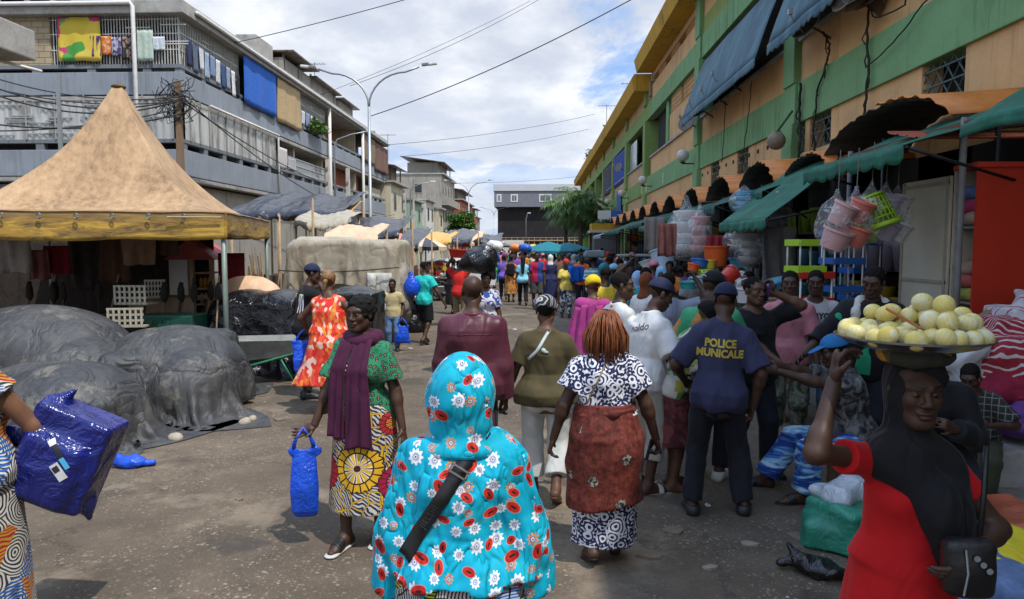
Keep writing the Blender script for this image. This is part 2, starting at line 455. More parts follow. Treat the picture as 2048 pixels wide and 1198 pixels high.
BODY_F = [(.76, .11, .09), (.84, .182, .122, 0, .02), (.92, .186, .132, 0, .028), (1.00, .160, .110, 0, .008), (1.08, .138, .10), (1.16, .142, .103), (1.24, .150, .112), (1.31, .144, .10), (1.36, .105, .08), (1.40, .066, .06), (1.44, .05, .05)]
def ik(a, t, l1, l2, hint):
 a, t = Vector(a), Vector(t); d = t - a; L = d.length
 if L > (l1 + l2) * .995: t = a + d * ((l1 + l2) * .995 / L); d = t - a; L = d.length
 x = (l1 * l1 - l2 * l2 + L * L) / (2 * L); h = sqrt(max(l1 * l1 - x * x, 0)); u = d / L
 hv = Vector(hint); hv = (hv - u * hv.dot(u)); hv = hv.normalized() if hv.length > 1e-5 else Vector((0, -1, 0))
 return a + u * x + hv * h, t
class Person:
 """builds one standing, walking or seated figure. Local frame: looks towards -Y, its left is +X."""
 def __init__(s, label, loc, rz, H=1.70, sex='m', wt=1., lean=(0, 0), pelvis=(0, 0, .92), lh=(.235, -.08, .80), rh=(-.235, -.08, .80), le=(.4, 1, 0), re=(-.4, 1, 0),
     lf=(.10, -.02, .08), rf=(-.10, .02, .08), lk=(0.1, -1, 0), rk=(-.1, -1, 0), head=(0, 0), vox=.01, skin=1, group=None, shy=0., fing=True, lhd=None, rhd=None,
     curl=(.5, .5), pn=None, belly=0., hs=1., ht=None, thumb=1., face=True, bust=None):
  s.root = thing('person', label, 'person', loc, rz, group); s.k = H / 1.70; s.sex = sex; s.vox = vox; s.sk = SK[skin]; s.wt = wt
  k = s.k
  s.TF = Matrix.Scale(k, 4) @ Matrix.Translation(Vector(pelvis)) @ Euler((radians(lean[0]), radians(lean[1]), radians(shy)), 'XYZ').to_matrix().to_4x4() @ Matrix.Translation((0, 0, -.92))
  s.UF = Matrix.Scale(k, 4)                                # standing frame
  rows = BODY_M if sex == 'm' else BODY_F
  s.rows = [(z, rx * wt, ry * (1 + (wt - 1) * 1.15) + (belly * math.exp(-((z - 1.04) / .09) ** 2)) * .5, 0, (r[0] if r else 0) * 0 + ((r[1] if len(r) > 1 else 0)) - belly * .5 * math.exp(-((z - 1.04) / .09) ** 2)) for z, rx, ry, *r in rows]
  T = s.TF
  sw = (.160 if sex == 'm' else .138) * (1 + (wt - 1) * .55)
  s.sh = [T @ Vector((q * sw, .008, 1.333)) for q in (1, -1)]
  s.hip = [T @ Vector((q * .092 * (1 + (wt - 1) * .6), .0, .875)) for q in (1, -1)]
  s.el, s.wr, s.kn, s.an = [], [], [], []
  for i, (h, e) in enumerate(((lh, le), (rh, re))):
   a, b = ik(s.sh[i], Vector(h) * k, .285 * k, .262 * k, e); s.el.append(a); s.wr.append(b)
  for i, (f, e) in enumerate(((lf, lk), (rf, rk))):
   a, b = ik(s.hip[i], Vector(f) * k, .405 * k, .402 * k, e); s.kn.append(a); s.an.append(b)
  hb = T @ Vector((0, -.012, 1.435))
  s.neck = T @ Vector((0, .01, 1.38)), T @ Vector((0, -.014, 1.50))
  rot = T.to_3x3().normalized().to_4x4()
  if ht is not None: rot = Matrix()
  R = Euler((radians(head[1]), 0, radians(head[0])), 'ZYX') if False else (Matrix.Rotation(radians(head[0]), 4, 'Z') @ Matrix.Rotation(radians(head[1]), 4, 'X'))
  s.HF = Matrix.Translation(T @ Vector((0, -.02, 1.50))) @ rot @ R @ Matrix.Translation((0, -.008 * k, .088 * k)) @ Matrix.Scale(k * hs * .97, 4)
  s.curl = curl; s.hd = (lhd, rhd); s.pn = pn or (None, None); s.fing = fing; s.thumb = thumb
  s.lf, s.rf = lf, rf; s.face = face; s.bust = bust if bust is not None else (1. if sex == 'f' else 0.)
  s.body()
 def torso(s, e=0., zlo=.76, zhi=1.44, ex=0., rows=None):
  k = s.k; rows = rows or s.rows
  p = [s.profk([(z, rx + e / k + ex, ry + e / k + ex * .8, cx, cy) for z, rx, ry, cx, cy in rows], zlo, zhi)]
  T = s.TF
  sw = T.inverted() @ s.sh[0]
  for i in (0, 1):
   q = 1 if i == 0 else -1
   p.append(rc(T @ Vector((q * .05, .012, 1.385)), s.sh[i], .042 * k + e * .7, .052 * k * (1 + (s.wt - 1) * .5) + e, .05))
   if s.bust: p.append(el(T @ Vector((q * .075 * s.wt, -.085 - .03 * (s.wt - 1), 1.215)), [(.068 * s.bust ** .5 * (.6 + .4 * s.wt)) * k + e] * 3, .05))
  return p
 def profk(s, rows, zlo=None, zhi=None, F=None, pl=None, kk=.04):
  return prof(rows, F or s.TF, kk, 0., zlo, zhi, pl) if False else profs(rows, F or s.TF, s.k, kk, zlo, zhi, pl)
 def arm(s, i, e=0., t=2., flat=False, t0=0., tap=True, flare=0.):
  k = s.k; f = .55 + .45 * s.wt if s.sex == 'm' else .48 + .45 * s.wt
  a, b, c = s.sh[i], s.el[i], s.wr[i]; out = []
  r = [.052 * k * f + e, .040 * k * f + e, .027 * k * (f * .4 + .6) + e]
  if t <= 1:
   b2 = a.lerp(b, t); rr = r[0] + (r[1] - r[0]) * t + flare
   out.append(rc(a, b2, r[0], rr, .03, cb=flat))
  else:
   out.append(rc(a, b, r[0], r[1] + flare * .5, .03)); c2 = b.lerp(c, t - 1)
   out.append(rc(b, c2, r[1] + flare * .5, r[1] + (r[2] - r[1]) * (t - 1) + flare, .03, cb=flat))
   if e == 0: out.append(el(b.lerp(c, .22), [.041 * k * f] * 3, .03))
  return out
 def leg(s, i, e=0., t=2., flat=False, flare=0.):
  k = s.k; f = .4 + .6 * s.wt
  a, b, c = s.hip[i], s.kn[i], s.an[i]; r = [.082 * k * f + e, .054 * k * f + e, .036 * k * (f * .5 + .5) + e]; out = []
  if t <= 1:
   b2 = a.lerp(b, t); out.append(rc(a, b2, r[0], r[0] + (r[1] - r[0]) * t + flare, .03, cb=flat))
  else:
   c2 = b.lerp(c, t - 1)
   out.append(rc(a, b, r[0], r[1] + flare * .4, .03)); out.append(rc(b, c2, r[1] + flare * .4, r[1] + (r[2] - r[1]) * (t - 1) + flare, .03, cb=flat))
   if e == 0:
    ax = (c - b).normalized(); bk = Vector((0, 1, 0)) - ax * ax.y
    out.append(el(b.lerp(c, .28) + bk * .018 * k, (.042 * k * f, .042 * k * f, .07 * k), .04))
  return out
 def foot(s, i, e=0., sole=False):
  k = s.k; an = s.an[i]; z0 = an.z - .08 * k
  tip = max(an.z - .08 * k, 0)
  sx = 1 if i == 0 else -1
  fd = Vector((.16 * sx, -1, 0)).normalized()
  pitch = min(.9, tip / (.14 * k)) if an.z > .1 * k else 0.
  fd = (fd * cos(pitch) + Vector((0, 0, -1)) * sin(pitch)).normalized(); up = Vector((0, 0, 1)); up = (up - fd * up.dot(fd)).normalized()
  heel = an - fd * .035 * k - up * .045 * k; ball = an + fd * .125 * k - up * .055 * k; toe = an + fd * .175 * k - up * .060 * k
  if sole:
   h2, t2 = heel - up * .035 * k, toe - up * .017 * k
   return [rc(h2, t2, .036 * k, .046 * k, .01, n=up, sq=3.4)]
  return [rc(an, heel, .036 * k + e, .034 * k + e, .02), rc(heel, ball, .034 * k + e, .030 * k + e, .03), rc(an, ball, .034 * k + e, .024 * k + e, .03), rc(ball - up * .004, toe, .036 * k + e, .026 * k + e, .02, n=up, sq=1.6)]
 def hand(s, i):
  k = s.k * .97; wr = s.wr[i]; fa = (wr - s.el[i]).normalized()
  d = Vector(s.hd[i]).normalized() if s.hd[i] else fa
  n = Vector(s.pn[i]) if s.pn[i] else Vector((-1 if i == 0 else 1, .15, 0))
  n = (n - d * n.dot(d)).normalized(); wv = d.cross(n).normalized()
  if wv.dot(Vector((0, -1, .3))) * s.thumb < 0: wv = -wv
  cu = s.curl[i]
  kn = wr + d * .088 * k
  out = [rc(wr - d * .01, wr + d * .03 * k, .024 * k, .026 * k, .02, n=n, sq=1.35), rc(wr + d * .03 * k, kn - d * .012 * k, .036 * k, .040 * k, .015, n=n, sq=2.7),
    el(wr + d * .03 * k + wv * .022 * k + n * .008, (.017 * k,) * 3, .015)]
  if not s.fing or s.vox > .0125:
   a1 = kn + (d * cos(cu * .8) + n * sin(cu * .8)) * .042 * k; a2 = a1 + (d * cos(cu * 2.) + n * sin(cu * 2.)) * .04 * k
   out += [rc(kn, a1, .034 * k, .031 * k, .01, n=n, sq=2.6), rc(a1, a2, .031 * k, .024 * k, .01, n=n, sq=2.6)]
  else:
   for j, (of, ln) in enumerate(((.030, .95), (.0105, 1.05), (-.0095, 1.), (-.029, .8))):
    c_ = cu * (1 + .16 * (j - 1)); b0 = kn - d * .008 * k + wv * of * k + n * .002
    sp = wv * (of * .9)
    l1, l2, l3 = .040 * ln * k, .027 * ln * k, .020 * ln * k
    p1 = b0 + (d * cos(c_ * .9) + n * sin(c_ * .9) + sp) * l1; p2 = p1 + (d * cos(c_ * 1.9) + n * sin(c_ * 1.9) + sp * .5) * l2; p3 = p2 + (d * cos(c_ * 2.7) + n * sin(c_ * 2.7)) * l3
    out += [rc(b0, p1, .0095 * k, .0088 * k, .006), rc(p1, p2, .0088 * k, .008 * k, .003), rc(p2, p3, .008 * k, .0068 * k, .003)]
  t0 = wr + d * .022 * k + wv * .024 * k; t1 = t0 + (d * .62 + wv * .72 + n * .30).normalized() * .042 * k; t2 = t1 + (d * .85 + wv * (.35 - .3 * cu) + n * (.25 + .5 * cu)).normalized() * .034 * k
  out += [rc(t0, t1, .0135 * k, .0105 * k, .008), rc(t1, t2, .0105 * k, .0085 * k, .004)]
  return out
 def headp(s, e=0., simple=False):
  """skull, jaw, features; in head frame (unit metres)"""
  H = s.HF; k = H.to_scale()[0]; R = H.to_3x3().normalized(); kk = .02 * k
  def E(c, r, q=.02, op='u', RR=None): return el(H @ Vector(c), [x * k + e for x in r], q * k, op, R if RR is None else R @ RR)
  def Rr(a, b, ra, rb, q=.012, op='u'): return rc(H @ Vector(a), H @ Vector(b), ra * k + e, rb * k + e, q * k, op)
  p = [E((0, .018, .038), (.074, .094, .082)), E((0, -.028, -.042), (.060, .062, .078), .03), E((0, -.066, -.098), (.026, .022, .020), .03), Rr((.052, .0, -.055), (.02, -.06, -.098), .02, .018, .03), Rr((-.052, .0, -.055), (-.02, -.06, -.098), .02, .018, .03)]
  if simple: return p
  p += [E((0, -.066, .030), (.052, .026, .026), .025)]
  for q in (1, -1):
   p += [E((q * .041, -.062, -.020), (.022, .022, .022), .025), Rr((q * .018, -.087, .027), (q * .050, -.066, .029), .009, .008, .014),
     E((q * .077, .012, -.006), (.009, .020, .031), .008)]
  p += [E((q * .031, -.100, .004), (.019, .020, .0125), .010, 's') for q in (1, -1)]
  p += [Rr((0, -.086, .016), (0, -.104, -.022), .0085, .0125, .012), E((0, -.107, -.028), (.0135, .011, .010), .008), E((.014, -.097, -.031), (.0105, .011, .008), .007), E((-.014, -.097, -.031), (.0105, .011, .008), .007),
    E((0, -.088, -.058), (.030, .012, .012), .012), E((0, -.0935, -.0585), (.024, .0125, .0068), .004), E((0, -.0915, -.0735), (.0225, .0125, .0082), .004)]
  for q in (1, -1): p += [E((q * .031, -.0795, .0035), (.0145, .0105, .0095), .004), E((q * .006, -.112, -.036), (.004, .005, .003), .003, 's')]
  return p
 def tint(s, P):
  Hi = np.array(s.HF.inverted()); q = P @ Hi[:3, :3].T + Hi[:3, 3]; t = np.ones((len(P), 3))
  x, y, z = q[:, 0], q[:, 1], q[:, 2]; fr = y < -.055
  lip = fr & (((x / .026) ** 2 + ((z + .066) / .0155) ** 2) < 1) & (y < -.082)
  t[lip] = (.95, .62, .66)
  bx = np.abs(x); br = fr & (np.abs(z - (.0285 + .006 * np.sin((bx - .015) * 60))) < .0045) & (bx > .013) & (bx < .052)
  t[br] = (.16, .14, .14)
  return t
 def body(s):
  v = s.vox; k = s.k
  near = v <= .0085
  p = s.torso() + [rc(s.neck[0], s.neck[1], .058 * k, .050 * k, .04), el(s.TF @ Vector((0, .0, .80)), (.11 * k, .09 * k, .06 * k), .05)]
  if s.sex == 'f': p += [el(s.TF @ Vector((q * .085 * min(1, s.wt), .065 * s.wt, .87)), (.085 * k * min(1, s.wt), .075 * k, .09 * k), .06) for q in (1, -1)]
  hands = []
  for i in (0, 1):
   p += s.arm(i) + s.leg(i) + s.foot(i)
   hands.append(s.hand(i))
  hp = s.headp(simple=not s.face)
  parts = []
  if near:
   parts.append(nets(p, v))
   zc = cutz(-.135, s.HF, True)
   parts.append(nets(hp + [rc(s.neck[0].lerp(s.neck[1], .55), s.neck[1], .0505 * k, .050 * k, .035), zc], v * .55))
   for h in hands: parts.append(nets(h, min(v * .6, .0045)))
  else:
   parts.append(nets(p + hp + hands[0] + hands[1], v))
  s.bodyob = mesh_from('body', parts, s.sk, s.root, s.tint)
  if s.face and v <= .0135:
   for q in (1, -1):
    m = MB(); kk = s.HF.to_scale()[0]
    c = s.HF @ Vector((q * .031, -.0800, .0035)); fw = (s.HF.to_3x3() @ Vector((0, -1, .0))).normalized()
    m.lathe([(.0098 * kk * sin(t), -.0098 * kk * cos(t)) for t in [pi * j / 10 for j in range(1, 7)]], 14, c, fw)
    m.cur = 1; m.lathe([(.0102 * kk * sin(t), -.0102 * kk * cos(t)) for t in [pi * j / 20 for j in range(14, 20)]], 12, c, fw)
    m.build('eye', [EYEW, EYEI], s.root, True)
 def add(s, name, prims, mat, fold=.006, seed=None, vox=None, kx=(15, 46), kz=(4, 15)):
  v = vox or s.vox * 1.1
  sd_ = seed if seed is not None else random.randint(0, 9999)
  return mesh_from(name, [nets(prims, v, waves(sd_, kx, kz) if fold else None, fold * s.k)], mat, s.root)
 def shirt(s, mat, e=.018, sl=.62, hem=.80, name='shirt', fold=.006, neck=1.405, nk=.075, flare=.012, ex=.003, nf=-.03, plus=None, **kw):
  k = s.k; e = e * .62; fold = fold * 1.7
  hs = [(z, rx + (.020 if z < 1.05 else 0), ry + (.022 if z < 1.05 else 0), cx, cy) for z, rx, ry, cx, cy in s.rows]
  p = s.torso(e, hem, 1.43, ex, hs) + (plus or [])
  if s.sex == 'f' and hem < .95: p += [el(s.TF @ Vector((q * .085, .065 * s.wt, .89)), (.085 * k + e + .012, .075 * k + e + .016, .08 * k + e), .06) for q in (1, -1)]
  for i in (0, 1): p += s.arm(i, e + .006, sl, True, flare=flare) if sl > 0 else []
  p += [Pr(el(s.TF @ Vector((0, nf, neck + nk * .6)), (nk * k, (nk + .012) * k, nk * k)).f, s.TF @ Vector((0, 0, neck)) - Vector((.15,) * 3), s.TF @ Vector((0, 0, neck)) + Vector((.15,) * 3), .008, 's')]
  o = s.add(name, p, mat, fold, **kw); s.last = o; return o
 def trousers(s, mat, e=.014, ln=1.92, top=.99, name='trousers', flare=.012, fold=.006, **kw):
  k = s.k; fold = fold * 1.6; e = e * .8
  g = e * .35; p = [s.profk([(z, rx + g / k, ry + g / k, cx, cy) for z, rx, ry, cx, cy in s.rows], .80, top), el(s.TF @ Vector((0, .0, .80)), (.125 * k, .105 * k, .07 * k), .05)]
  if s.sex == 'f': p += [el(s.TF @ Vector((q * .085, .065 * s.wt, .87)), (.085 * k + g + .004, .075 * k + g + .004, .09 * k + g), .06) for q in (1, -1)]
  for i in (0, 1): p += s.leg(i, e, ln, True, flare)
  p.append(cutz(top, s.TF, False))
  return s.add(name, p, mat, fold, **kw)
 def skirt(s, mat, rows, name='skirt', pl=(7, .06, 1.), fold=.004, zlo=None, F=None, cutz_=None, **kw):
  """rows (z, rx, ry, cx, cy) in the standing frame"""
  return s.add(name, [profs(rows, F or s.UF, s.k, .03, zlo, None, pl)] + (cutz_ or []), mat, fold, **kw)
 def hair(s, mat=None, e=.008, line=.052, name='hair', vox=None, back=-.035, noise=.003):
  H = s.HF; k = H.to_scale()[0]; R = H.to_3x3().normalized(); e = min(e, .004) if mat is not None and 'crop' in mat.name else e; line += .008
  p = [el(H @ Vector((0, .022, .040)), [(x + e) * k for x in (.074, .094, .083)], .02 * k, 'u', R), Pr(el(H @ Vector((0, -.125, line - .10)), (.105 * k, .09 * k, .125 * k), .01, 's', R).f, H.translation - Vector((.3,) * 3), H.translation + Vector((.3,) * 3), .01 * k, 's'),
    cutz(back, H, True, (0, -.45, .9))]
  return s.add(name, p, mat or HAIR, noise, vox=vox or s.vox * .7, kx=(60, 140), kz=(60, 140))
 def cap(s, mat, name='cap', brim=True, e=.014, badge=None):
  H = s.HF; k = H.to_scale()[0]; R = H.to_3x3().normalized()
  p = [el(H @ Vector((0, .016, .040)), [(.074 + e) * k, (.094 + e) * k, (.084 + e) * k], .02 * k, 'u', R), cutz(.042, H, True, (0, .12, 1))]
  if brim: p.append(rc(H @ Vector((0, -.075, .060)), H @ Vector((0, -.138, .046)), .066 * k, .056 * k, .01 * k, n=H.to_3x3() @ Vector((0, -.25, 1)), sq=11.))
  return s.add(name, p, mat, 0, vox=max(s.vox * .6, .0042))
 def shoes(s, mat, name='shoe', e=.008, sole=None):
  for i in (0, 1):
   p = s.foot(i, e) + [cutz((s.an[i].z - .0 * s.k), None, False)]
   o = s.add(name, p, mat, 0, vox=min(s.vox, .009))
   if sole: mesh_from('sole', [nets(s.foot(i, sole=True), min(s.vox * .8, .007))], sole, o)
 def sandals(s, mat, strap=None, name='sandal', wide=.042):
  for i in (0, 1):
   o = mesh_from(name, [nets(s.foot(i, sole=True), min(s.vox * .8, .007))], mat, s.root)
   if strap:
    k = s.k; an = s.an[i]; fd = Vector((.16 * (1 if i == 0 else -1), -1, 0)).normalized()
    c = an + fd * .10 * k - Vector((0, 0, .05 * k)); fr = s.foot(i, .006)
    F = Matrix.Translation(c) @ fd.to_track_quat('Z', 'Y').to_matrix().to_4x4()
    mesh_from('strap', [nets(fr + [cutz(-wide * .5, F), cutz(wide * .5, F, False), cutz(an.z - .076 * k)], .006)], strap, o)
def profs(rows, F, k, kk=.04, zlo=None, zhi=None, pl=None):
 """prof() in a scaled frame: sizes are given for a 1.70 m figure, distance comes back in metres"""
 q = prof(rows, F, kk, 0., zlo, zhi, pl)
 return Pr(lambda X, Y, Z, f=q.f: f(X, Y, Z) * k, q.lo, q.hi, kk)
def write_on(text, ob, centre, right, up, size, mat, parent, name='lettering', off=.003, align='CENTER', depth=.0, bold=0., spacing=1., outward=None, squash=1., sub=True):
 """text laid onto a surface: each vertex is dropped onto the cloth along the outward direction"""
 cu = bpy.data.curves.new('txt', 'FONT'); cu.body = text; cu.size = size; cu.align_x = align; cu.align_y = 'CENTER'; cu.offset = bold; cu.space_line = .95; cu.space_character = spacing; cu.resolution_u = 3
 to = bpy.data.objects.new('txt', cu); COL.objects.link(to)
 dg = bpy.context.evaluated_depsgraph_get(); me = bpy.data.meshes.new_from_object(to.evaluated_get(dg))
 bpy.data.objects.remove(to); bpy.data.curves.remove(cu)
 right = Vector(right).normalized(); up = Vector(up).normalized(); out = Vector(outward) if outward is not None else right.cross(up)
 bm = bmesh.new(); bm.from_mesh(me)
 if sub:
  bmesh.ops.triangulate(bm, faces=bm.faces)
  for _ in range(2):
   es = [e for e in bm.edges if e.calc_length() > size * .22]
   if es: bmesh.ops.subdivide_edges(bm, edges=es, cuts=1); bmesh.ops.triangulate(bm, faces=bm.faces)
 if ob is not None:
  sm = ob.data; bv = BVHTree.FromPolygons([v.co for v in sm.vertices], [p.vertices[:] for p in sm.polygons])
 c = Vector(centre)
 for v in bm.verts:
  p = c + right * v.co.x * squash + up * v.co.y
  if ob is not None:
   h = bv.ray_cast(p + out * .3, -out, .8)
   p = (h[0] + out * off) if h[0] is not None else p
  v.co = p
 bm.normal_update()
 bm.to_mesh(me); bm.free(); me.materials.clear(); me.materials.append(mat); me.name = name
 o = bpy.data.objects.new(name, me); COL.objects.link(o)
 if parent is not None: o.parent = parent
 return o
def drape(fn, nu, nv, name, mat, parent=None, th=.006, smooth=True):
 """a thin cloth from a parametric sheet, given thickness along its normal"""
 m = MB(); m.grid(fn, nu, nv); o = m.build(name, mat, parent, smooth)
 bm = bmesh.new(); bm.from_mesh(o.data); bmesh.ops.solidify(bm, geom=bm.faces[:], thickness=th); bm.to_mesh(o.data); bm.free()
 o.data.polygons.foreach_set('use_smooth', [smooth] * len(o.data.polygons)); return o
def build_ground():
 def fn(N):
  v = N.obj()
  big = N.noise(v, .35, 5., .6); mid = N.noise(v, 2.1, 6., .7); fin = N.noise(v, 70., 4., .7)
  c = N.ramp(N.add(N.mul(big, .45), N.mul(mid, .55)), [(.32, (.068, .051, .036)), (.5, (.108, .083, .058)), (.66, (.165, .127, .088))])
  c = N.mix(.35, c, N.mix(1., c, N.ramp(fin, [(.3, (.5, .5, .5)), (.7, (1.5, 1.5, 1.5))]), 'MULTIPLY'))
  wob = N.vm('ADD', v, N.scale(N.noise(v, 5., color=True), .05))
  zone = N.step(N.noise(v, .9, 6., .72), .38, .60); sp = 0.
  for sc_, th, kp, a in ((34., .30, .55, .75), (19., .20, .66, .7), (75., .34, .5, .5)):
   vo = N.voro(wob, sc_, 'F1', 1.); s1 = N.mul(N.lt(vo[0], N.mul(N.xyz(vo[1])[1], th * 1.5)), N.gt(N.xyz(vo[1])[0], kp))
   c = N.mix(N.mul(N.mul(s1, zone), a), c, (.31, .26, .195)); sp = N.mx(sp, s1)
  dk = N.step(N.noise(v, .8, 7., .74), .56, .64)
  c = N.mix(N.mul(dk, .7), c, (.040, .033, .027))
  mud = N.step(N.noise(N.vm('ADD', v, (9., 4., 0.)), .6, 6., .7), .54, .64)
  c = N.mix(N.mul(mud, .55), c, (.26, .205, .145))
  pale = N.step(N.noise(N.vm('ADD', v, (3., 14., 0.)), 1.6, 6., .75), .60, .66)
  c = N.mix(N.mul(pale, .4), c, (.28, .225, .165))
  cr = N.voro(N.vm('ADD', v, N.scale(N.noise(v, 1.8, 5., .7, color=True), .9)), .55, 'DISTANCE_TO_EDGE', 1.)[0]
  crk = N.mul(N.lt(cr, .007), N.gt(N.noise(N.vm('ADD', v, (1., 2., 0.)), .5, 3.), .48))
  c = N.mix(N.mul(crk, .5), c, (.045, .037, .030))
  bit = N.voro(wob, 5.5, 'F1', 1.); b1 = N.mul(N.lt(bit[0], .055), N.gt(N.xyz(bit[1])[0], .72)); c = N.mix(b1, c, N.mix(N.gt(N.xyz(bit[1])[1], .5), (.05, .04, .03), (.5, .48, .43)))
  rough = N.sub(.92, N.mul(dk, .35))
  return dict(color=c, rough=rough, bump=N.add(N.mul(fin, .6), N.add(N.mul(sp, .5), N.sub(N.mul(mid, 1.4), crk))), bumps=.7, bumpd=.014, spec=.35)
 m = MB(); n = 60
 m.grid(lambda u, v: (-30 + 60 * u, -12 + 172 * v, .012 * nz((-30 + 60 * u) * .9, (172 * v) * .5)), 60, 120)
 g = m.build('ground', material('worn_asphalt', fn), None, True); struct(g)
 m = MB()
 for x0, x1, y0, y1 in ((-600, -30, -300, 900), (30, 600, -300, 900), (-30, 30, -300, -12), (-30, 30, 160, 900)):
  m.quad((x0, y0, -.004), (x1, y0, -.004), (x1, y1, -.004), (x0, y1, -.004))
 struct(m.build('terrain', M('dusty_earth', (.16, .13, .10), .95, .2, .5, .4)))
 m = MB(); m.box(3.55, 5.5, 4.3, 60, -.1, .14); m.box(3.47, 3.547, 4.3, 60, -.1, .15)
 struct(m.build('pavement', M('pavement_concrete', (.28, .265, .23), .9, .25, 3., .5, dirt=((.08, .07, .06), .7)), None, bevel=.01))
build_ground()
GREYW = lambda N: None
def wallpaint(name, col, streak=(.10, .10, .09), amt=.5, ssc=1.2, patch=None):
 """painted render with rain streaks and soot"""
 def fn(N):
  v = N.obj()
  n = N.noise(v, 1.3, 5., .6); f = N.noise(v, 14., 4.)
  c = N.ramp(N.add(N.mul(n, .7), N.mul(f, .3)), [(.3, C(col, .84)), (.55, col), (.75, C(col, 1.12))])
  st = N.noise(N.scale(v, (6., 6., .35)), ssc, 5., .65, .3)
  blot = N.noise(v, .45, 5., .65)
  k = N.mul(N.step(N.add(N.mul(st, .6), N.mul(blot, .4)), .50, .66), amt)
  c = N.mix(k, c, streak)
  if patch: c = N.mix(N.step(N.noise(N.vm('ADD', v, (5., 2., 7.)), 1.1, 6., .7), .60, .64), c, patch)
  return dict(color=c, rough=.88, bump=N.add(f, n), bumps=.35, bumpd=.008, spec=.25)
 return material(name, fn)
W_GREY = wallpaint('grey_blue_paint', (.25, .28, .32), (.10, .11, .12), .55)
W_GREY2 = wallpaint('dark_grey_paint', (.17, .19, .21), (.06, .06, .06), .6)
W_PEACH = wallpaint('peach_paint', (.62, .39, .185), (.22, .13, .06), .55)
W_GREEN = wallpaint('green_paint', (.185, .35, .165), (.05, .10, .035), .62)
W_OLIVE = wallpaint('olive_paint', (.24, .30, .085), (.10, .10, .03), .6)
W_MUST = wallpaint('mustard_paint', (.50, .29, .035), (.10, .085, .03), .7)
W_CREAM = wallpaint('cream_paint', (.52, .48, .36), (.16, .14, .11), .6, patch=(.30, .29, .26))
W_WHITE = wallpaint('dirty_white_paint', (.60, .60, .57), (.22, .21, .19), .5)
W_SOOT = wallpaint('sooty_concrete', (.30, .285, .25), (.05, .045, .04), .8)
W_MINT = wallpaint('mint_paint', (.30, .42, .33), (.12, .13, .11), .6)
W_ORANGE = wallpaint('orange_room_paint', (.62, .20, .05), (.3, .1, .04), .3)
W_RED = wallpaint('red_brown_paint', (.33, .09, .045), (.12, .05, .03), .5)
DARK = M('dark_interior', (.014, .013, .012), .9, .2)  # near-black that paints in the shade of interiors and recesses
ROOM = M('shaded_room_plaster', (.20, .18, .16), .9, .2)
PIPE = M('white_pipe', (.58, .58, .56), .5, .12, 4.)
BAR = M('pale_painted_bars', (.50, .50, .47), .55, .2, 5.)
BARD = M('dark_grille_iron', (.055, .095, .095), .6, .3, 5.)
WOOD = M('old_wood', (.20, .13, .08), .85, .3, 5., .5, stretch=(1, 1, .2))
WOODL = M('raw_wood', (.36, .25, .15), .85, .25, 5., .5)
def corr(name, col, col2, dirn='Y', k=18.):
 def fn(N):
  v = N.obj(); p = N.xyz(v)
  a = N.noise(N.scale(v, (3, 3, .5)), 1.1, 5., .65)
  c = N.ramp(a, [(.35, col2), (.52, col), (.75, C(col, 1.15))])
  cell = N.voro(N.scale(v, (1., 1., .7)), 1.1, 'F1', 1.)[1]
  c = N.mix(.25, c, N.mix(1., c, N.ramp(N.xyz(cell)[0], [(0., (.6, .6, .62)), (1., (1.1, 1.1, 1.08))]), 'MULTIPLY'))
  return dict(color=c, rough=.5, metal=.35, bump=a, bumps=.3, bumpd=.01)
 return material(name, fn)
SHEETM = corr('pale_corrugated_sheet', (.50, .51, .50), (.24, .23, .21))
RUSTS = corr('rusty_corrugated_sheet', (.16, .12, .09), (.06, .045, .035))
def corrugated(m, a, b, z0, z1, amp=.02, pitch=.12, th=None, n_=None, zt=None):
 """upright ribbed sheeting from a to b (xy), between two heights"""
 a, b = Vector((a[0], a[1], 0)), Vector((b[0], b[1], 0)); L = (b - a).length; u = (b - a) / L; o = Vector((u.y, -u.x, 0))
 k = max(2, int(L / pitch * 2)); vs = []; fs = []
 for i in range(k + 1):
  p = a + u * (L * i / k) + o * (amp if i % 2 else -amp)
  vs += [p + Vector((0, 0, z0)), p + Vector((0, 0, z1))]
 for i in range(k): fs.append((2 * i, 2 * i + 2, 2 * i + 3, 2 * i + 1))
 m.add(vs, fs)
def hang_cloth(name, a, b, z0, z1, mat, seed, label=None, cat='laundry', group=None, wav=.03, gather=1., parent=None):
 """a cloth hanging from the line a-b"""
 a, b = Vector(a), Vector(b); u = (b - a); o = Vector((u.y, -u.x, 0)).normalized()
 def fn(s, t):
  p = a + u * s; z = z1 + (z0 - z1) * t
  q = o * (wav * (.3 + t) * nz(s * 9 * gather, t * 1.5, seed, seed))
  return Vector((p.x, p.y, z + .02 * nz(s * 6, 0, seed, seed) * t)) + q
 ob = drape(fn, 14, 8, name, mat, parent, .006)
 if label: tag(ob, label, cat, group)
 return ob
LX, LY0, LY1 = -12.5, 25.0, 58.5
def yl(px): return 1420 * 12.5 / (1075 - px)
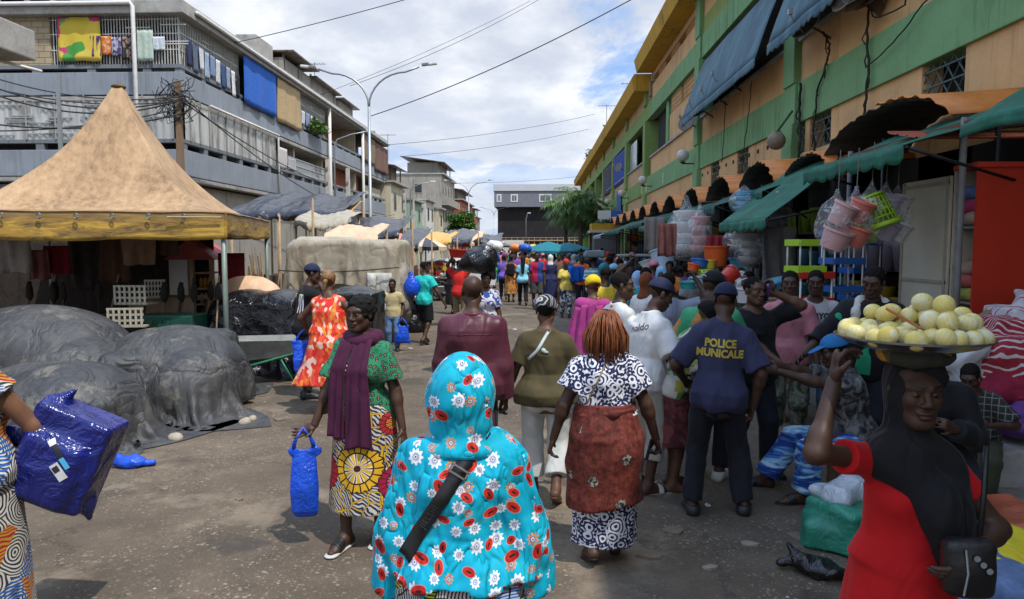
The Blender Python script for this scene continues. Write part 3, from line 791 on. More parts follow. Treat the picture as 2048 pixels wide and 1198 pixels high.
def grey_flats():
 t = thing('apartment_building', 'grey three storey block of flats with barred laundry balconies and white gutters', 'apartment building', (0, 0, 0))
 z1a, z1b, z1c = 4.46, 5.38, 5.75      # first parapet, slots, sheets start
 z2a, z2b, z2c = 7.28, 8.07, 8.34
 zr0, zr1 = 10.0, 10.45
 X1 = -30.
 w_ = MB()
 w_.box(X1, LX - 2.2, LY0 + 2.2, LY1, 0, zr0)              # inner body
 w_.box(X1, LX - .35, LY0 + .35, LY1, -.1, 4.2)                  # ground floor
 w_.build('wall', W_SOOT, t)
 b = MB()
 for za, zb in ((z1a, z1b), (z2a, z2b)):
  b.box(LX - .3, LX, LY0, LY1, za, zb); b.box(X1, LX - .302, LY0, LY0 + .3, za, zb)
 b.build('parapet', W_GREY, t, bevel=.02)
 s_ = MB()
 for za in (z1a - .18, z2a - .2): s_.box(X1, LX - .02, LY0 + .02, LY1 - .01, za, za + .17)
 s_.box(X1, LX + .25, LY0 - .25, LY1 + .1, zr0, zr1)
 s_.build('floor_slab', CONC, t, bevel=.03)
 c = MB()                                                   # slotted ventilation course
 for zb, zc in ((z1b, z1c), (z2b, z2c)):
  c.box(LX - .28, LX - .03, LY0 + .03, LY1, zc - .13, zc)
  c.box(X1, LX - .282, LY0 + .03, LY0 + .28, zc - .13, zc)
  y = LY0 + .06
  while y < LY1 - .3: c.box(LX - .26, LX - .05, y, y + .3, zb, zc - .13); y += 1.6
  x = LX - 1.4
  while x > X1: c.box(x, x + .3, LY0 + .05, LY0 + .26, zb, zc - .13); x -= 2.0
 c.build('slotted_course', W_GREY2, t)
 for px in (485, 552, 600, 655, 720): d = MB(); d.box(LX - 2.2, LX - .31, yl(px) - .1, yl(px) + .1, z1b, zr0); d.build('party_wall', W_CREAM, t)
 m = MB(); corrugated(m, (LX - .05, LY0 + .3), (LX - .05, yl(550)), z1c, z2a - .05, .03, .2); m.build('sheet_hoarding', SHEETM, t)
 m = MB(); corrugated(m, (X1, LY0 + .05), (LX - .4, LY0 + .05), z1c, z2a - .05, .02, .26); m.build('sheet_hoarding', SHEETM, t)
 f = MB()
 for k in range(16): f.box(X1 + 1.2 + k * 1.06, X1 + 1.25 + k * 1.06, LY0 - .01, LY0 + .03, z1c, z2a)
 for k in range(60):
  x = X1 + 3 + random.random() * 14; z = random.uniform(z1c + .1, z2a - .2); f.box(x, x + random.uniform(.4, 1.1), LY0 - .005, LY0 + .025, z, z + .035)
 for k in range(12): f.box(LX - .02, LX + .02, yl(380) + k * .75, yl(380) + .04 + k * .75, z1c, z2a)
 f.build('hoarding_frame', M('grey_batten', (.30, .31, .31), .7, .2), t)
 m = MB(); m.box(X1, -17.2, LY0 + .08, LY0 + .3, z2c, zr0); m.build('block_wall', blockwall(), t)
 g = MB(); n = 0
 for k in range(44):
  x = -17.1 + k * 4.5 / 43; g.box(x - .013, x + .013, LY0 + .1, LY0 + .126, z2c, zr0)
 for z in (z2c + .5, z2c + 1.05, zr0 - .12): g.box(-17.2, LX - .1, LY0 + .095, LY0 + .131, z, z + .03)
 for k in range(8):
  x = -17 + random.random() * 4; z = random.uniform(z2c + .3, zr0 - .3); g.box(x, x + .9, LY0 + .09, LY0 + .136, z, z + .035)
 g.build('window_grille', BAR, t)
 for ya, yb in ((LY0 + .1, yl(485)), (yl(600), yl(655))):
  g = MB(); k = int((yb - ya) / .125)
  for i in range(k + 1):
   y = ya + (yb - ya) * i / k; g.box(LX - .126, LX - .1, y - .012, y + .012, z2c, zr0)
  for z in (z2c + .5, z2c + 1.1): g.box(LX - .131, LX - .095, ya, yb, z, z + .03)
  for i in range(10):
   y = random.uniform(ya, yb - .6); z = random.uniform(z2c + .2, zr0 - .3); g.box(LX - .13, LX - .09, y, y + .6, z, z + .03)
  g.build('window_grille', BAR, t)
 g = MB(); ya, yb = yl(552), yl(652)
 for i in range(60): y = ya + (yb - ya) * i / 59; g.box(LX - .12, LX - .09, y - .012, y + .012, z1c, z1c + .72)
 for z in (z1c + .02, z1c + .36, z1c + .70): g.box(LX - .13, LX - .08, ya, yb, z, z + .04)
 g.build('railing', M('grey_rail', (.42, .45, .46), .5, .15), t)
 m = MB(); m.box(LX - 1.9, LX - 1.8, yl(655), yl(720), z2c, zr0); m.build('room_wall', W_ORANGE, t)
 m = MB(); m.box(LX - .9, LX - .82, yl(660), yl(738), z1c, z2a); m.build('room_wall', W_RED, t)
 m = MB(); m.box(LX - .5, LX - .42, yl(740), LY1 - .1, z1b, z1b + 1.1); m.build('room_wall', W_CREAM, t)
 m = MB()
 for k in range(7): y = yl(672) + k * 1.3; m.box(LX - .83, LX - .78, y, y + .12, z1c, z2a)
 m.build('door_frame', M('dull_timber', (.30, .16, .09), .8, .2), t)
 g = MB(); g.tube([(X1, LY0 - .33, zr1 - .12), (-14.05, LY0 - .33, zr1 - .12), (-13.97, LY0 - .33, zr1 - .25), (-13.97, LY0 - .33, .5)], .075, 8)
 g.build('gutter', PIPE, t, True)
 g = MB(); g.tube([(LX + .33, LY0 + .6, zr1 - .2), (LX + .33, LY1, zr1 - .3)], .075, 8); g.build('gutter', PIPE, t, True)
 g = MB(); g.tube([(LX + .1, LY0 + 2., z2a - .03), (LX + .1, yl(555), z2a - .06), (LX + .1, yl(553), z2a - .2), (LX + .1, yl(553), 3.4)], .05, 8); g.build('gutter', PIPE, t, True)
 for px in (655, 722):
  g = MB(); g.tube([(LX + .18, yl(px), zr1 - .2), (LX + .18, yl(px), .4)], .1, 10); g.build('downpipe', PIPE, t, True)
 m = MB(); m.box(LX - 1.9, LX - .9, yl(555), yl(586), zr1, zr1 + 1.55); m.build('chimney', CONC, t, bevel=.03)
 for a_, b_, h in ((yl(590), yl(690), 1.1), (yl(696), yl(722), 1.0)): m = MB(); m.box(LX - 3.4, LX - .5, a_, b_, zr1, zr1 + h); m.build('roof_shack', W_SOOT, t)
 for q in ((LX - 3.6, LX + .1, yl(588), yl(640), zr1 + 1.35, zr1 + 1.43), (LX - 3.6, LX - .1, yl(641), yl(690), zr1 + 1.1, zr1 + 1.17), (LX - 3.6, LX - .1, yl(694), yl(725), zr1 + 1.05, zr1 + 1.12), (LX - 6, LX - 3, LY0 + .6, LY0 + 5, zr1 + .35, zr1 + .42), (-24, -17, LY0 + .3, LY0 + 3, zr1 + .25, zr1 + .32)): m = MB(); m.box(*q); m.build('roof_sheet', RUSTS, t)
 for k in range(5): m = MB(); m.box(LX - .6, LX - .5, yl(592) + k * 2.2, yl(592) + k * 2.2 + .09, zr1, zr1 + 1.34); m.build('post', RUSTS, t)
 m = MB()
 for k in range(14):
  x = -23 + random.random() * 9; m.box(x, x + random.uniform(.3, 1.), LY0 + .2, LY0 + .9, zr1, zr1 + random.uniform(.15, .4))
 m.build('roof_clutter', [M('roof_junk', (.32, .28, .25), .8, .5, 2.)], t)
def blockwall():
 def fn(N):
  v = N.obj(); p = N.xyz(v)
  br = N.n('ShaderNodeTexBrick'); N.put(br.inputs['Vector'], N.comb(p[0], p[2], 0.)); br.inputs['Scale'].default_value = 1.
  br.inputs['Brick Width'].default_value = .42; br.inputs['Row Height'].default_value = .21; br.inputs['Mortar Size'].default_value = .012
  br.inputs['Color1'].default_value = (.40, .33, .21, 1); br.inputs['Color2'].default_value = (.33, .27, .18, 1); br.inputs['Mortar'].default_value = (.17, .14, .10, 1)
  c = N.mix(N.mul(N.step(N.noise(v, .9, 5., .65), .5, .7), .6), br.outputs[0], (.20, .15, .08))
  return dict(color=c, rough=.95, bump=N.sub(1., br.outputs[1]), bumps=.8, bumpd=.02)
 return material('block_masonry', fn)
grey_flats()
def near_block():
 t = thing('concrete_building', 'stained concrete balcony corner jutting in high above the tan tent', 'building')
 m = MB(); m.box(-19, -11.4, 5., 14, -.1, 9.5); m.build('wall', W_SOOT, t)
 m = MB(); m.box(-11.398, -9.9, 6., 14, 5.62, 6.2); m.build('balcony', CONC, t, bevel=.03)
 m = MB(); m.tube([(-11.0, 13.6, 5.7), (-9.6, 13.7, 5.35)], .03, 8); m.tube([(-11.3, 13.2, 5.98), (-10.2, 14.15, 5.95)], .03, 8); m.build('drain_pipe', PIPE, t, True)
 m = MB(); m.tube([(-11.3, 12., 7.4), (-10.2, 14.2, 7.25)], .03, 8); m.build('roof_bar', BL, t, True)
near_block()
RX = 5.5
def yr(px, X=RX): return 1420 * X / (px - 1075)
S1a, S1b, SILL, S2a, S2b, RT0, RT1 = 4.55, 5.38, 6.22, 8.2, 8.95, 10.25, 11.1
def ventscreen(m, X, y0, y1, z0, z1, p=.16):
 ny, nz_ = max(1, int((y1 - y0) / p)), max(1, int((z1 - z0) / p))
 for i in range(ny + 1):
  y = y0 + (y1 - y0) * i / ny; m.box(X - .03, X + .05, y - .02, y + .02, z0, z1)
 for j in range(nz_ + 1):
  z = z0 + (z1 - z0) * j / nz_; m.box(X - .028, X + .048, y0, y1, z - .02, z + .02)
def market_hall():
 t = thing('market_hall', 'long two tone peach and green market hall with yellow roof fascia and stained bands', 'market building')
 YA, YE = -16., 35.2
 YB1 = 92.
 core = MB(); core.box(RX + 2.6, 24, YA, YB1, 0, RT0 - .4); core.box(RX + 3, 24, YA, YE, RT0 - .4, RT1 - .05); core.build('wall', W_SOOT, t)
 wl = MB()
 wins = [(y, 1.05) for y in (-9, -5, -1, 2.6, 6.2, 9.55, 13.75, 15.05, 19., 22.)]
 ys = YA
 for y, w_ in sorted(wins):
  wl.box(RX, RX + .3, ys, y, 3.9, S1a); ys = y + w_
 wl.box(RX, RX + .3, ys, YE, 3.9, S1a)
 wl.box(RX, RX + .3, YA, YE, 3.2, 3.9)
 wl.box(RX, RX + .25, YA, YE, S1b, SILL)                       # first floor parapet
 wl.box(RX, RX + .25, YA, 24.6, S2b, RT0); wl.box(RX, RX + .25, 24.9, YE - .2, S2b, S2b + .72); wl.box(RX, RX + .25, 24.9, YE - .2, RT0 - .25, RT0)
 wl.box(RX + .05, RX + .3, 24.9, 30.6, SILL, S2a - .75)
 wl.build('wall_panel', W_PEACH, t)
 sl_ = MB(); sl_.box(RX + .301, RX + 2.599, YA, YB1, S1a + .1, S1b - .1); sl_.box(RX + .301, RX + 2.599, YA, YB1, S2a + .1, S2b - .1); sl_.box(RX + .301, RX + 2.599, YA, YE, RT0 - .1, RT0 + .1); sl_.box(RX + 2., RX + 3., YE, YB1, RT0 - .6, RT0 - .45); sl_.build('floor_slab', CONC, t)
 b = MB(); b.box(RX - .06, RX + .3, YA, YE, S1a, S1b); b.box(RX - .06, RX + .3, YA, YE, S2a, S2b)
 for y in (-2.6, 6.4, 15.7, 24.7):
  b.box(RX - .16, RX + .35, y - .33, y + .33, 0., S1a); b.box(RX - .16, RX + .35, y - .33, y + .33, S1b, S2a); b.box(RX - .16, RX + .35, y - .33, y + .33, S2b, RT0)
  b.box(RX - .12, RX - .0601, y - .33, y + .33, S1a, S1b); b.box(RX - .12, RX - .0601, y - .33, y + .33, S2a, S2b)
 b.box(RX + .1, RX + 1.3, 31.2, 31.8, S1b, S2a)
 b.build('green_band', W_GREEN, t, bevel=.015)
 o = MB(); o.box(RX - .02, RX + .24, 16.1, 24.3, S2b, S2b + .55); o.build('band_panel', W_OLIVE, t)
 f = MB()
 vs = [(4.75, RT1), (4.62, RT1 - .25), (4.75, RT0 + .02), (RX + .28, RT0 + .02), (RX + .28, RT1)]
 f.add([(x, y, z) for y in (YA, YE) for x, z in vs], [(0, 1, 2, 3, 4)[::-1], (5, 6, 7, 8, 9)] + [(i, (i + 1) % 5, 5 + (i + 1) % 5, 5 + i) for i in range(5)])
 f.build('roof_fascia', W_MUST, t)
 sil = MB(); sil.box(RX - .08, RX + .27, YA, YE, SILL, SILL + .08); sil.build('sill', CONC, t)
 v = MB()
 ventscreen(v, RX + .1, 25.3, 27.9, S2a - .74, S2a - .05); ventscreen(v, RX + .1, 28.4, 30.4, S2a - .74, S2a - .05)
 for y in (26, 29, 32.): ventscreen(v, RX + .1, y, y + 1.6, S2b + .74, RT0 - .27)
 v.build('vent_screen', W_PEACH, t)
 dk = MB(); dk.box(RX + .31, RX + .34, YA, YE, 3.9, S1a - .01); dk.box(RX + .35, RX + .38, 24.9, YE, SILL, S2a); dk.build('opening', DARK, t)  # dark sheets stand in for the shade behind windows and openings
 for y, w_ in wins:
  g = MB()
  for k in range(9):
   a = y + w_ * k / 8
   pts = [(RX + .04, a + (.065 if j % 2 else -.065) * (1 if k % 2 else -1), 3.92 + j * .155) for j in range(5)]
   for p, q in zip(pts, pts[1:]): g.tube([p, q], .011, 5)
  for z in (3.91, 4.2, 4.42): g.box(RX + .02, RX + .04, y, y + w_, z, z + .022)
  g.build('window_grille', BARD, t)
 p = MB()
 for y in (4.55, 5.05, 7.3, 7.8):
  p.box(RX - .012, RX - .001, y, y + .44, 4.30, 4.325); p.box(RX - .012, RX - .001, y, y + .44, 4.505, 4.53)
  for q in (0, .215, .415): p.box(RX - .013, RX - .0012, y + q, y + q + .025, 4.325, 4.505)
  for q in (.12, .325):
   p.tube([(RX - .008, y + q + .06 * cos(a), 4.415 + .06 * sin(a)) for a in [pi * k / 6 for k in range(13)]], .012, 5)
   for sx, sz in ((1, 1), (-1, 1), (1, -1), (-1, -1)): p.tube([(RX - .008, y + q + sx * .04, 4.415 + sz * .04), (RX - .008, y + q + sx * .1, 4.415 + sz * .09)], .01, 5)
 p.build('breeze_block', M('cream_block', (.6, .48, .3), .8), t)
 p = MB()
 for y in (4.55, 5.05, 7.3, 7.8): p.box(RX - .004, RX, y, y + .44, 4.30, 4.53)
 p.build('breeze_block_shade', DARK, t)  # flat dark plates paint the shade between the block ribs
 p = MB()
 for k in range(12): y = 16.6 + k * .75; p.box(RX - .006, RX + .02, y, y + .16, 4.28, 4.38)
 p.build('weep_slot_shade', DARK, t)  # dark plates on the wall, painted as the shade inside slots
 m = MB(); m.box(RX - .1, RX + 2.4, YE - .02, YE + .25, S2b + .25, S2b + .95); m.build('parapet', M('pinkish_render', (.30, .22, .17), .9, .2), t)
 m = MB(); m.box(RX - .55, RX + 2.2, YE + .002, YE + 1.2, RT1 - .45, RT1 - .05); m.box(RX, RX + .12, YE + .05, YE + .15, S2b + .951, RT1 - .45); m.build('lean_to', W_WHITE, t)
 B0, B1 = 36.0, YB1
 wl = MB(); wl.box(RX, RX + .25, B0 + 1.5, B1, S1b, SILL); wl.box(RX, RX + .25, B0 + .2, B1, S2b, S2b + .62); wl.box(RX, RX + .3, YE + .1, B1, 3.2, S1a)
 wl.box(RX + .3, RX + .5, B1 - 6, B1, SILL, S2a); wl.build('wall_panel', wallpaint('peach_paint_faded', (.52, .36, .19), (.2, .14, .08), .5), t)
 b = MB(); b.box(RX - .06, RX + .3, YE, B1, S1a, S1b); b.box(RX - .06, RX + .3, YE, B1, S2a, S2b)
 y = B0 + .6; pil = []
 while y < B1: pil.append(y); y += 7.6
 for y in pil:
  b.box(RX - .16, RX + .6, y - .35, y + .35, 0., S1a); b.box(RX - .16, RX + .6, y - .35, y + .35, S1b, S2a); b.box(RX - .16, RX + .6, y - .35, y + .35, S2b, RT0 - .65)
 b.build('green_band', W_OLIVE2, t, bevel=.015)
 f = MB(); h = -.68
 vs = [(4.75, RT1 + h), (4.62, RT1 - .2 + h), (4.75, RT0 + .02 + h), (RX + 2., RT0 + .02 + h), (RX + 2., RT1 + h)]
 f.add([(x, y, z) for y in (B0, B1 + .5) for x, z in vs], [(0, 1, 2, 3, 4)[::-1], (5, 6, 7, 8, 9)] + [(i, (i + 1) % 5, 5 + (i + 1) % 5, 5 + i) for i in range(5)])
 f.build('roof_fascia', W_MUST, t)
 dk = MB(); dk.box(RX + .9, RX + .95, YE, B1, S2b, RT0 - .66); dk.box(RX + 1.2, RX + 1.25, YE, B1, S1b, S2a); dk.build('opening', DARK, t)  # far wing: dark sheets painted as the gloom inside its openings
 m = MB(); m.box(RX + .9, RX + .96 + .1, pil[0] + .4, pil[0] + 3.4, S2b, RT0 - .66); m.build('block_infill', blockwall(), t)
 sil = MB(); sil.box(RX - .08, RX + .27, B0 + 1.5, B1, SILL, SILL + .08); sil.build('sill', CONC, t)
 m = MB(); m.box(RX + .1, RX + .13, pil[1] - 3.2, pil[1] - .5, SILL + .1, S2a - .25); m.build('glazed_panel', M('pale_sheet_glass', (.42, .46, .47), .25, .3, 1.), t)
 p = MB()
 for y in (pil[0] - .55, pil[0] + 1.0, 31.3, pil[1] - .3): p.box(RX - .075, RX - .061, y, y + .13, 4.66, 5.12)
 p.build('name_plate', M('white_plate', (.62, .62, .58), .5), t)
 return pil
W_OLIVE2 = wallpaint('faded_green_paint', (.215, .325, .105), (.11, .11, .035), .6)
PIL = market_hall()
def bx(c, h, r=.05, rz=0., k=.05, op='u'):
 c = V3(c); ca, sa = cos(rz), sin(rz)
 def f(X, Y, Z):
  x, y = X - c[0], Y - c[1]; qx = np.abs(ca * x + sa * y) - h[0] + r; qy = np.abs(-sa * x + ca * y) - h[1] + r; qz = np.abs(Z - c[2]) - h[2] + r
  return np.sqrt(np.maximum(qx, 0) ** 2 + np.maximum(qy, 0) ** 2 + np.maximum(qz, 0) ** 2) + np.minimum(np.maximum(qx, np.maximum(qy, qz)), 0) - r
 m = sqrt(h[0] ** 2 + h[1] ** 2); return Pr(f, c - (m, m, h[2]), c + (m, m, h[2]), k, op)
TARP_B = plastic('black_tarpaulin', (.022, .025, .036), 2.2, .06, .28, .4, .8)
def dusty():
 def fn(N):
  v = N.obj(); d = N.vm('ADD', v, N.scale(N.noise(v, 1.6, 2., color=True), .35))
  a = N.noise(v, 2.2, 5., .65); fine = N.noise(v, 60., 3.)
  c = N.ramp(N.add(N.mul(a, .75), N.mul(fine, .25)), [(.34, (.022, .023, .026)), (.5, (.044, .045, .048)), (.66, (.085, .083, .077))])
  c = N.mix(N.mul(N.step(N.noise(N.vm('ADD', v, (4., 1., 2.)), 1.5, 6., .72), .56, .64), .5), c, (.21, .195, .155))
  e2 = N.m('ABSOLUTE', N.sub(N.noise(d, 1.7, 3., .5, .6), .5)); e3 = N.m('ABSOLUTE', N.sub(N.noise(N.scale(d, (1., .6, .45)), 5.5, 2., .5, .4), .5))
  return dict(color=c, rough=.58, bump=N.add(N.m('POWER', e2, .6), N.add(N.mul(N.m('POWER', e3, .7), .5), N.mul(fine, .02))), bumps=.85, bumpd=.085, spec=.45)
 return material('dusty_black_tarpaulin', fn)
TARP_D = dusty()
BEIGE = material('beige_tarpaulin', lambda N: dict(color=N.mix(N.mul(N.step(N.noise(N.scale(N.obj(), (1., 1., .4)), 1.8, 5., .65), .48, .66), .6), N.ramp(N.noise(N.obj(), 5., 4.), [(.3, (.30, .265, .195)), (.7, (.40, .36, .28))]), (.21, .165, .11)), rough=.6, spec=.35,
 bump=N.add(N.m('POWER', N.m('ABSOLUTE', N.sub(N.noise(N.vm('ADD', N.scale(N.obj(), (1.2, 1.2, .35)), N.scale(N.noise(N.obj(), 1.5, 2., color=True), .5)), 3.2, 2., .5, .3), .5)), .6), N.mul(N.m('ABSOLUTE', N.sub(N.noise(N.vm('ADD', N.scale(N.obj(), (.7, .7, .9)), N.scale(N.noise(N.obj(), 1.1, 2., color=True), .8)), 2.2, 1., .5, .6), .5)), 1.5)), bumps=.55, bumpd=.05))
PEACHT = plastic('peach_tarpaulin', (.62, .40, .25), 2., .05, .6, .15, .6)
GREYT = plastic('pale_grey_tarpaulin', (.47, .47, .43), 2., .05, .5, .15, .7)
ORANGET = plastic('yellow_orange_tarpaulin', (.60, .33, .07), 2.5, .04, .5, .2, .6)
BLUEP = plastic('blue_plastic_bag', (.008, .075, .58), 16., .012, .25, .25, .8)
BLACKP = plastic('black_plastic_bag', (.008, .008, .010), 3.5, .05, .22, .4, .8)
WOODP = WOOD
def heapfold(seed, k=(2.5, 8.)):
 """taut sheet: sharp creases between tied points, with slack pleats near the ground"""
 r = np.random.RandomState(seed); ws = [(r.uniform(1.6, 6.5), r.uniform(0, 2 * pi), r.uniform(-5, 5), r.uniform(0, 6.3)) for _ in range(9)]
 def f(X, Y, Z):
  s = 0; wx = .8 * np.sin(2.3 * X + 1.7 * Z + seed) + .6 * np.sin(3.1 * Y - 2.2 * Z); wy = .7 * np.sin(2.9 * Y + seed * 2) + .5 * np.sin(4.1 * X + Z)
  for i, (q, t, c, p) in enumerate(ws):
   ph = q * (cos(t) * X + sin(t) * Y) + c * Z + p + (wx if i % 2 else wy)
   s = s + (1 - 2 * np.abs(np.sin(ph)) ** .8) * (1.6 if i < 4 else .7)
  low = np.exp(-np.maximum(Z, 0) / .22) * np.sin(17 * X + 13 * Y + 3 * wx) * 1.6
  for q, t, c, p in ws[:5]:
   ph = 3.1 * q * (cos(t + 1) * X + sin(t + 1) * Y) - 2.3 * c * Z + p + 1.7 * wx; s = s + .55 * (1 - 2 * np.abs(np.sin(ph)) ** .7)
  return (s + low) / 4.2
 return f
def tent():
 t = thing('market_tent', 'tan pagoda tent with a peaked roof and dirty yellow valance on steel legs', 'tent')
 A = Vector((-4.42, 10., 0)); ang = radians(12.5); u = Vector((-cos(ang), -sin(ang), 0)) * 4.; s = Vector((-sin(ang), cos(ang), 0)) * 4.
 Cc = A + (u + s) / 2; ze, za = 2.47, 4.72
 def tanmat(N):
  v = N.obj(); a = N.noise(v, .9, 5., .6); g = N.noise(N.scale(v, (7, 7, 1.1)), 1.4, 5., .65); f = N.noise(v, 30., 3.)
  c = N.ramp(N.add(N.mul(a, .5), N.mul(g, .5)), [(.36, (.18, .11, .058)), (.5, (.35, .225, .118)), (.62, (.46, .305, .175))])
  c = N.mix(N.mul(N.step(N.noise(v, 22., 4., .7), .56, .7), .35), c, (.22, .13, .06))
  return dict(color=c, rough=.8, bump=N.add(N.mul(g, .7), N.mul(f, .2)), bumps=.4, bumpd=.03)
 def valmat(N):
  v = N.obj(); g = N.noise(N.scale(v, (1.2, 1.2, 6)), 1.7, 6., .7, .6); p = N.xyz(v); a = N.noise(v, 6., 5., .7)
  c = N.ramp(g, [(.36, (.10, .06, .022)), (.49, (.34, .20, .035)), (.63, (.54, .335, .045))])
  c = N.mix(N.mul(N.step(p[2], 2.27, 2.42), .7), c, (.20, .125, .06))
  c = N.mix(N.mul(N.step(a, .55, .7), .5), c, (.14, .085, .04))
  return dict(color=c, rough=.6, bump=N.add(g, N.mul(a, .4)), bumps=.6, bumpd=.02)
 TM = material('tan_canvas', tanmat); VM = material('yellow_dirty_vinyl', valmat)
 def fn(e, v):
  q = e * 4; i = int(min(q, 3.9999)); f = q - i
  cs = [A, A + u, A + u + s, A + s]; p = cs[i].lerp(cs[(i + 1) % 4], f)
  r = 1 - v * .965; z = ze + (za - ze) * (1 - r) ** 2.0
  sq = (1 - r) * .55; ca = p - Cc; rad = ca.normalized() * 1.0
  d = (Cc + ca * r)
  if v > .5: d = d.lerp(Cc + ca.normalized() * (2.35 * r), (v - .5) * 1.2)
  sag = -.06 * sin(pi * f) * 4 * r * (1 - r) * 2
  return Vector((d.x, d.y, z + sag + .008 * nz(d.x * 3, d.y * 3, z, 2)))
 drape(fn, 96, 40, 'canopy', TM, t, .012)
 def val(a, b, seed, drop):
  def g(x, y):
   p = a.lerp(b, x); o = Vector(((b - a).y, -(b - a).x, 0)).normalized()
   q = p + o * (.02 + .018 * y * nz(x * 12, y, seed, seed)); return Vector((q.x, q.y, ze + .01 - y * drop - .02 * y * sin(pi * x) + (.02 * nz(x * 9, 0, 1, seed) * y)))
  return drape(g, 50, 6, 'valance', VM, t, .008)
 cs = [A, A + u, A + u + s, A + s]
 for i in range(4): val(cs[i], cs[(i + 1) % 4], i + 3, .40 if i == 0 else .36)
 for i, c in enumerate(cs):
  q = c.lerp(Cc, .03); m = MB(); m.tube([(q.x, q.y, 0), (q.x, q.y, ze)], .037, 10); m.box(q.x - .1, q.x + .1, q.y - .1, q.y + .1, 0, .012); m.build('leg', STEEL_G, t, True)
 for k in range(6):
  p = cs[0].lerp(cs[1], .14 + k * .115) + Vector((.01, -.045, 0))
  m = MB(); m.tube([p + Vector((.03 * cos(a), 0, ze - .075 + .036 * sin(a))) for a in [pi * j / 6 for j in range(13)]], .009, 5); m.build('eyelet', M('dull_eyelet', (.20, .22, .22), .4, metal=.7), t, True)
 m = MB(); m.tube([cs[0] + Vector((-.05, -.06, ze - .08)), cs[0].lerp(cs[1], .19) + Vector((0, -.06, ze - .08))], .012, 6); m.build('tie_strap', M('pale_strap', (.4, .33, .2), .7), t)
 m = MB(); m.lathe([(.02, za - .20), (.105, za - .175), (.112, za - .155), (.08, za - .13), (.02, za - .12)], 18, (Cc.x, Cc.y, 0)); m.build('peak_cap', M('peak_brown', (.12, .07, .035), .7), t, True)
STEEL_G = M('grey_green_pole', (.20, .25, .22), .5, .2, 3., .2, metal=.3)
tent()
def pbd(name, prims, cx, cy, lx, ly, ztop, mat, parent, step=.035, frames=130, its=14, seed=1, crumple=.05, rz=0., fix=None):
 """let a sheet of cloth fall over the goods below it and keep the folds it settles into"""
 r = np.random.RandomState(seed); nx, ny = int(lx / step) + 1, int(ly / step) + 1
 u, v = np.meshgrid(np.linspace(-lx / 2, lx / 2, nx), np.linspace(-ly / 2, ly / 2, ny), indexing='ij')
 x = cx + u * cos(rz) - v * sin(rz); y = cy + u * sin(rz) + v * cos(rz)
 P = np.stack([x, y, ztop + .02 * r.randn(nx, ny)], -1); P[..., 2] += .05 * np.sin(3.1 * u + seed) * np.cos(2.7 * v); Q = P.copy()
 def lumps(shape):
  g = r.randn(*shape);
  for _ in range(3): g = (g + np.roll(g, 1, 0) + np.roll(g, -1, 0) + np.roll(g, 1, 1) + np.roll(g, -1, 1)) / 5
  return g / g.std()
 S = 1 + crumple * (.6 + lumps((nx, ny)))
 cons = []
 for (a, b, k) in ((1, 0, 1.), (0, 1, 1.), (1, 1, .5), (1, -1, .5), (2, 0, .12), (0, 2, .12)):
  L0 = sqrt((a * lx / (nx - 1)) ** 2 + (b * ly / (ny - 1)) ** 2)
  for par in range(2 * max(a, abs(b)) if max(a, abs(b)) > 1 else 2):
   if a: i = np.arange(nx - a); i = i[(i // a) % 2 == par % 2]; j = np.arange(max(0, -b), ny - max(0, b))
   else: i = np.arange(nx); j = np.arange(ny - b); j = j[(j // b) % 2 == par % 2]
   if par > 1 or len(i) == 0 or len(j) == 0: continue
   I, J = np.ix_(i, j); cons.append((I, J, I + a, J + b, L0 * (S[I, J] + S[I + a, J + b]) / 2, k * .5))
 def dist(p):
  d = np.full(p.shape[:-1], 9.)
  for q in prims: d = np.minimum(d, q.f(p[..., 0], p[..., 1], p[..., 2]))
  return d
 for f in range(frames):
  V = (P - Q) * (.97 if f < frames * .7 else .85); Q = P.copy(); P = P + np.clip(V, -.06, .06); P[..., 2] -= 9.8 * .016 ** 2 * 1.6
  for _ in range(its):
   for I, J, I2, J2, L, k in cons:
    A, B = P[I, J], P[I2, J2]; D = B - A; n = np.sqrt((D * D).sum(-1)) + 1e-9; c = D * (k * (n - L) / n)[..., None]; P[I, J] = A + c; P[I2, J2] = B - c
  d = dist(P) - .012; m = d < 0
  if m.any():
   p = P[m]; e = .01; g = np.stack([dist(p + np.array(o) * e) - dist(p - np.array(o) * e) for o in ((1, 0, 0), (0, 1, 0), (0, 0, 1))], -1); g /= np.linalg.norm(g, axis=-1, keepdims=True) + 1e-9
   p = p - g * d[m][:, None]; P[m] = p; Q[m] = p - (p - Q[m]) * .25
  fl = P[..., 2] < .008; P[..., 2] = np.maximum(P[..., 2], .008); Q[fl] = P[fl] - (P[fl] - Q[fl]) * .2
 idx = np.arange(nx * ny).reshape(nx, ny); F = np.stack([idx[:-1, :-1], idx[1:, :-1], idx[1:, 1:], idx[:-1, 1:]], -1).reshape(-1, 4)
 return mesh_from(name, [(P.reshape(-1, 3), F)], mat, parent)
def heap(label, parts, seed, mat, lx, ly, rz=0., off=(0, 0), boxes=()):
 cx = np.mean([p[0] for p in parts]); cy = np.mean([p[1] for p in parts])
 t = thing('covered_heap', label, 'covered goods', (cx, cy, 0))
 pr = [el((x - cx, y - cy, z), (rx, ry, rz_), .2) for x, y, z, rx, ry, rz_ in parts] + [bx((x - cx, y - cy, z), h, .06, a) for x, y, z, h, a in boxes]
 pbd('tarpaulin', pr, off[0], off[1], lx, ly, 1.5, mat, t, .036, 130, 14, seed, .045, rz); return t
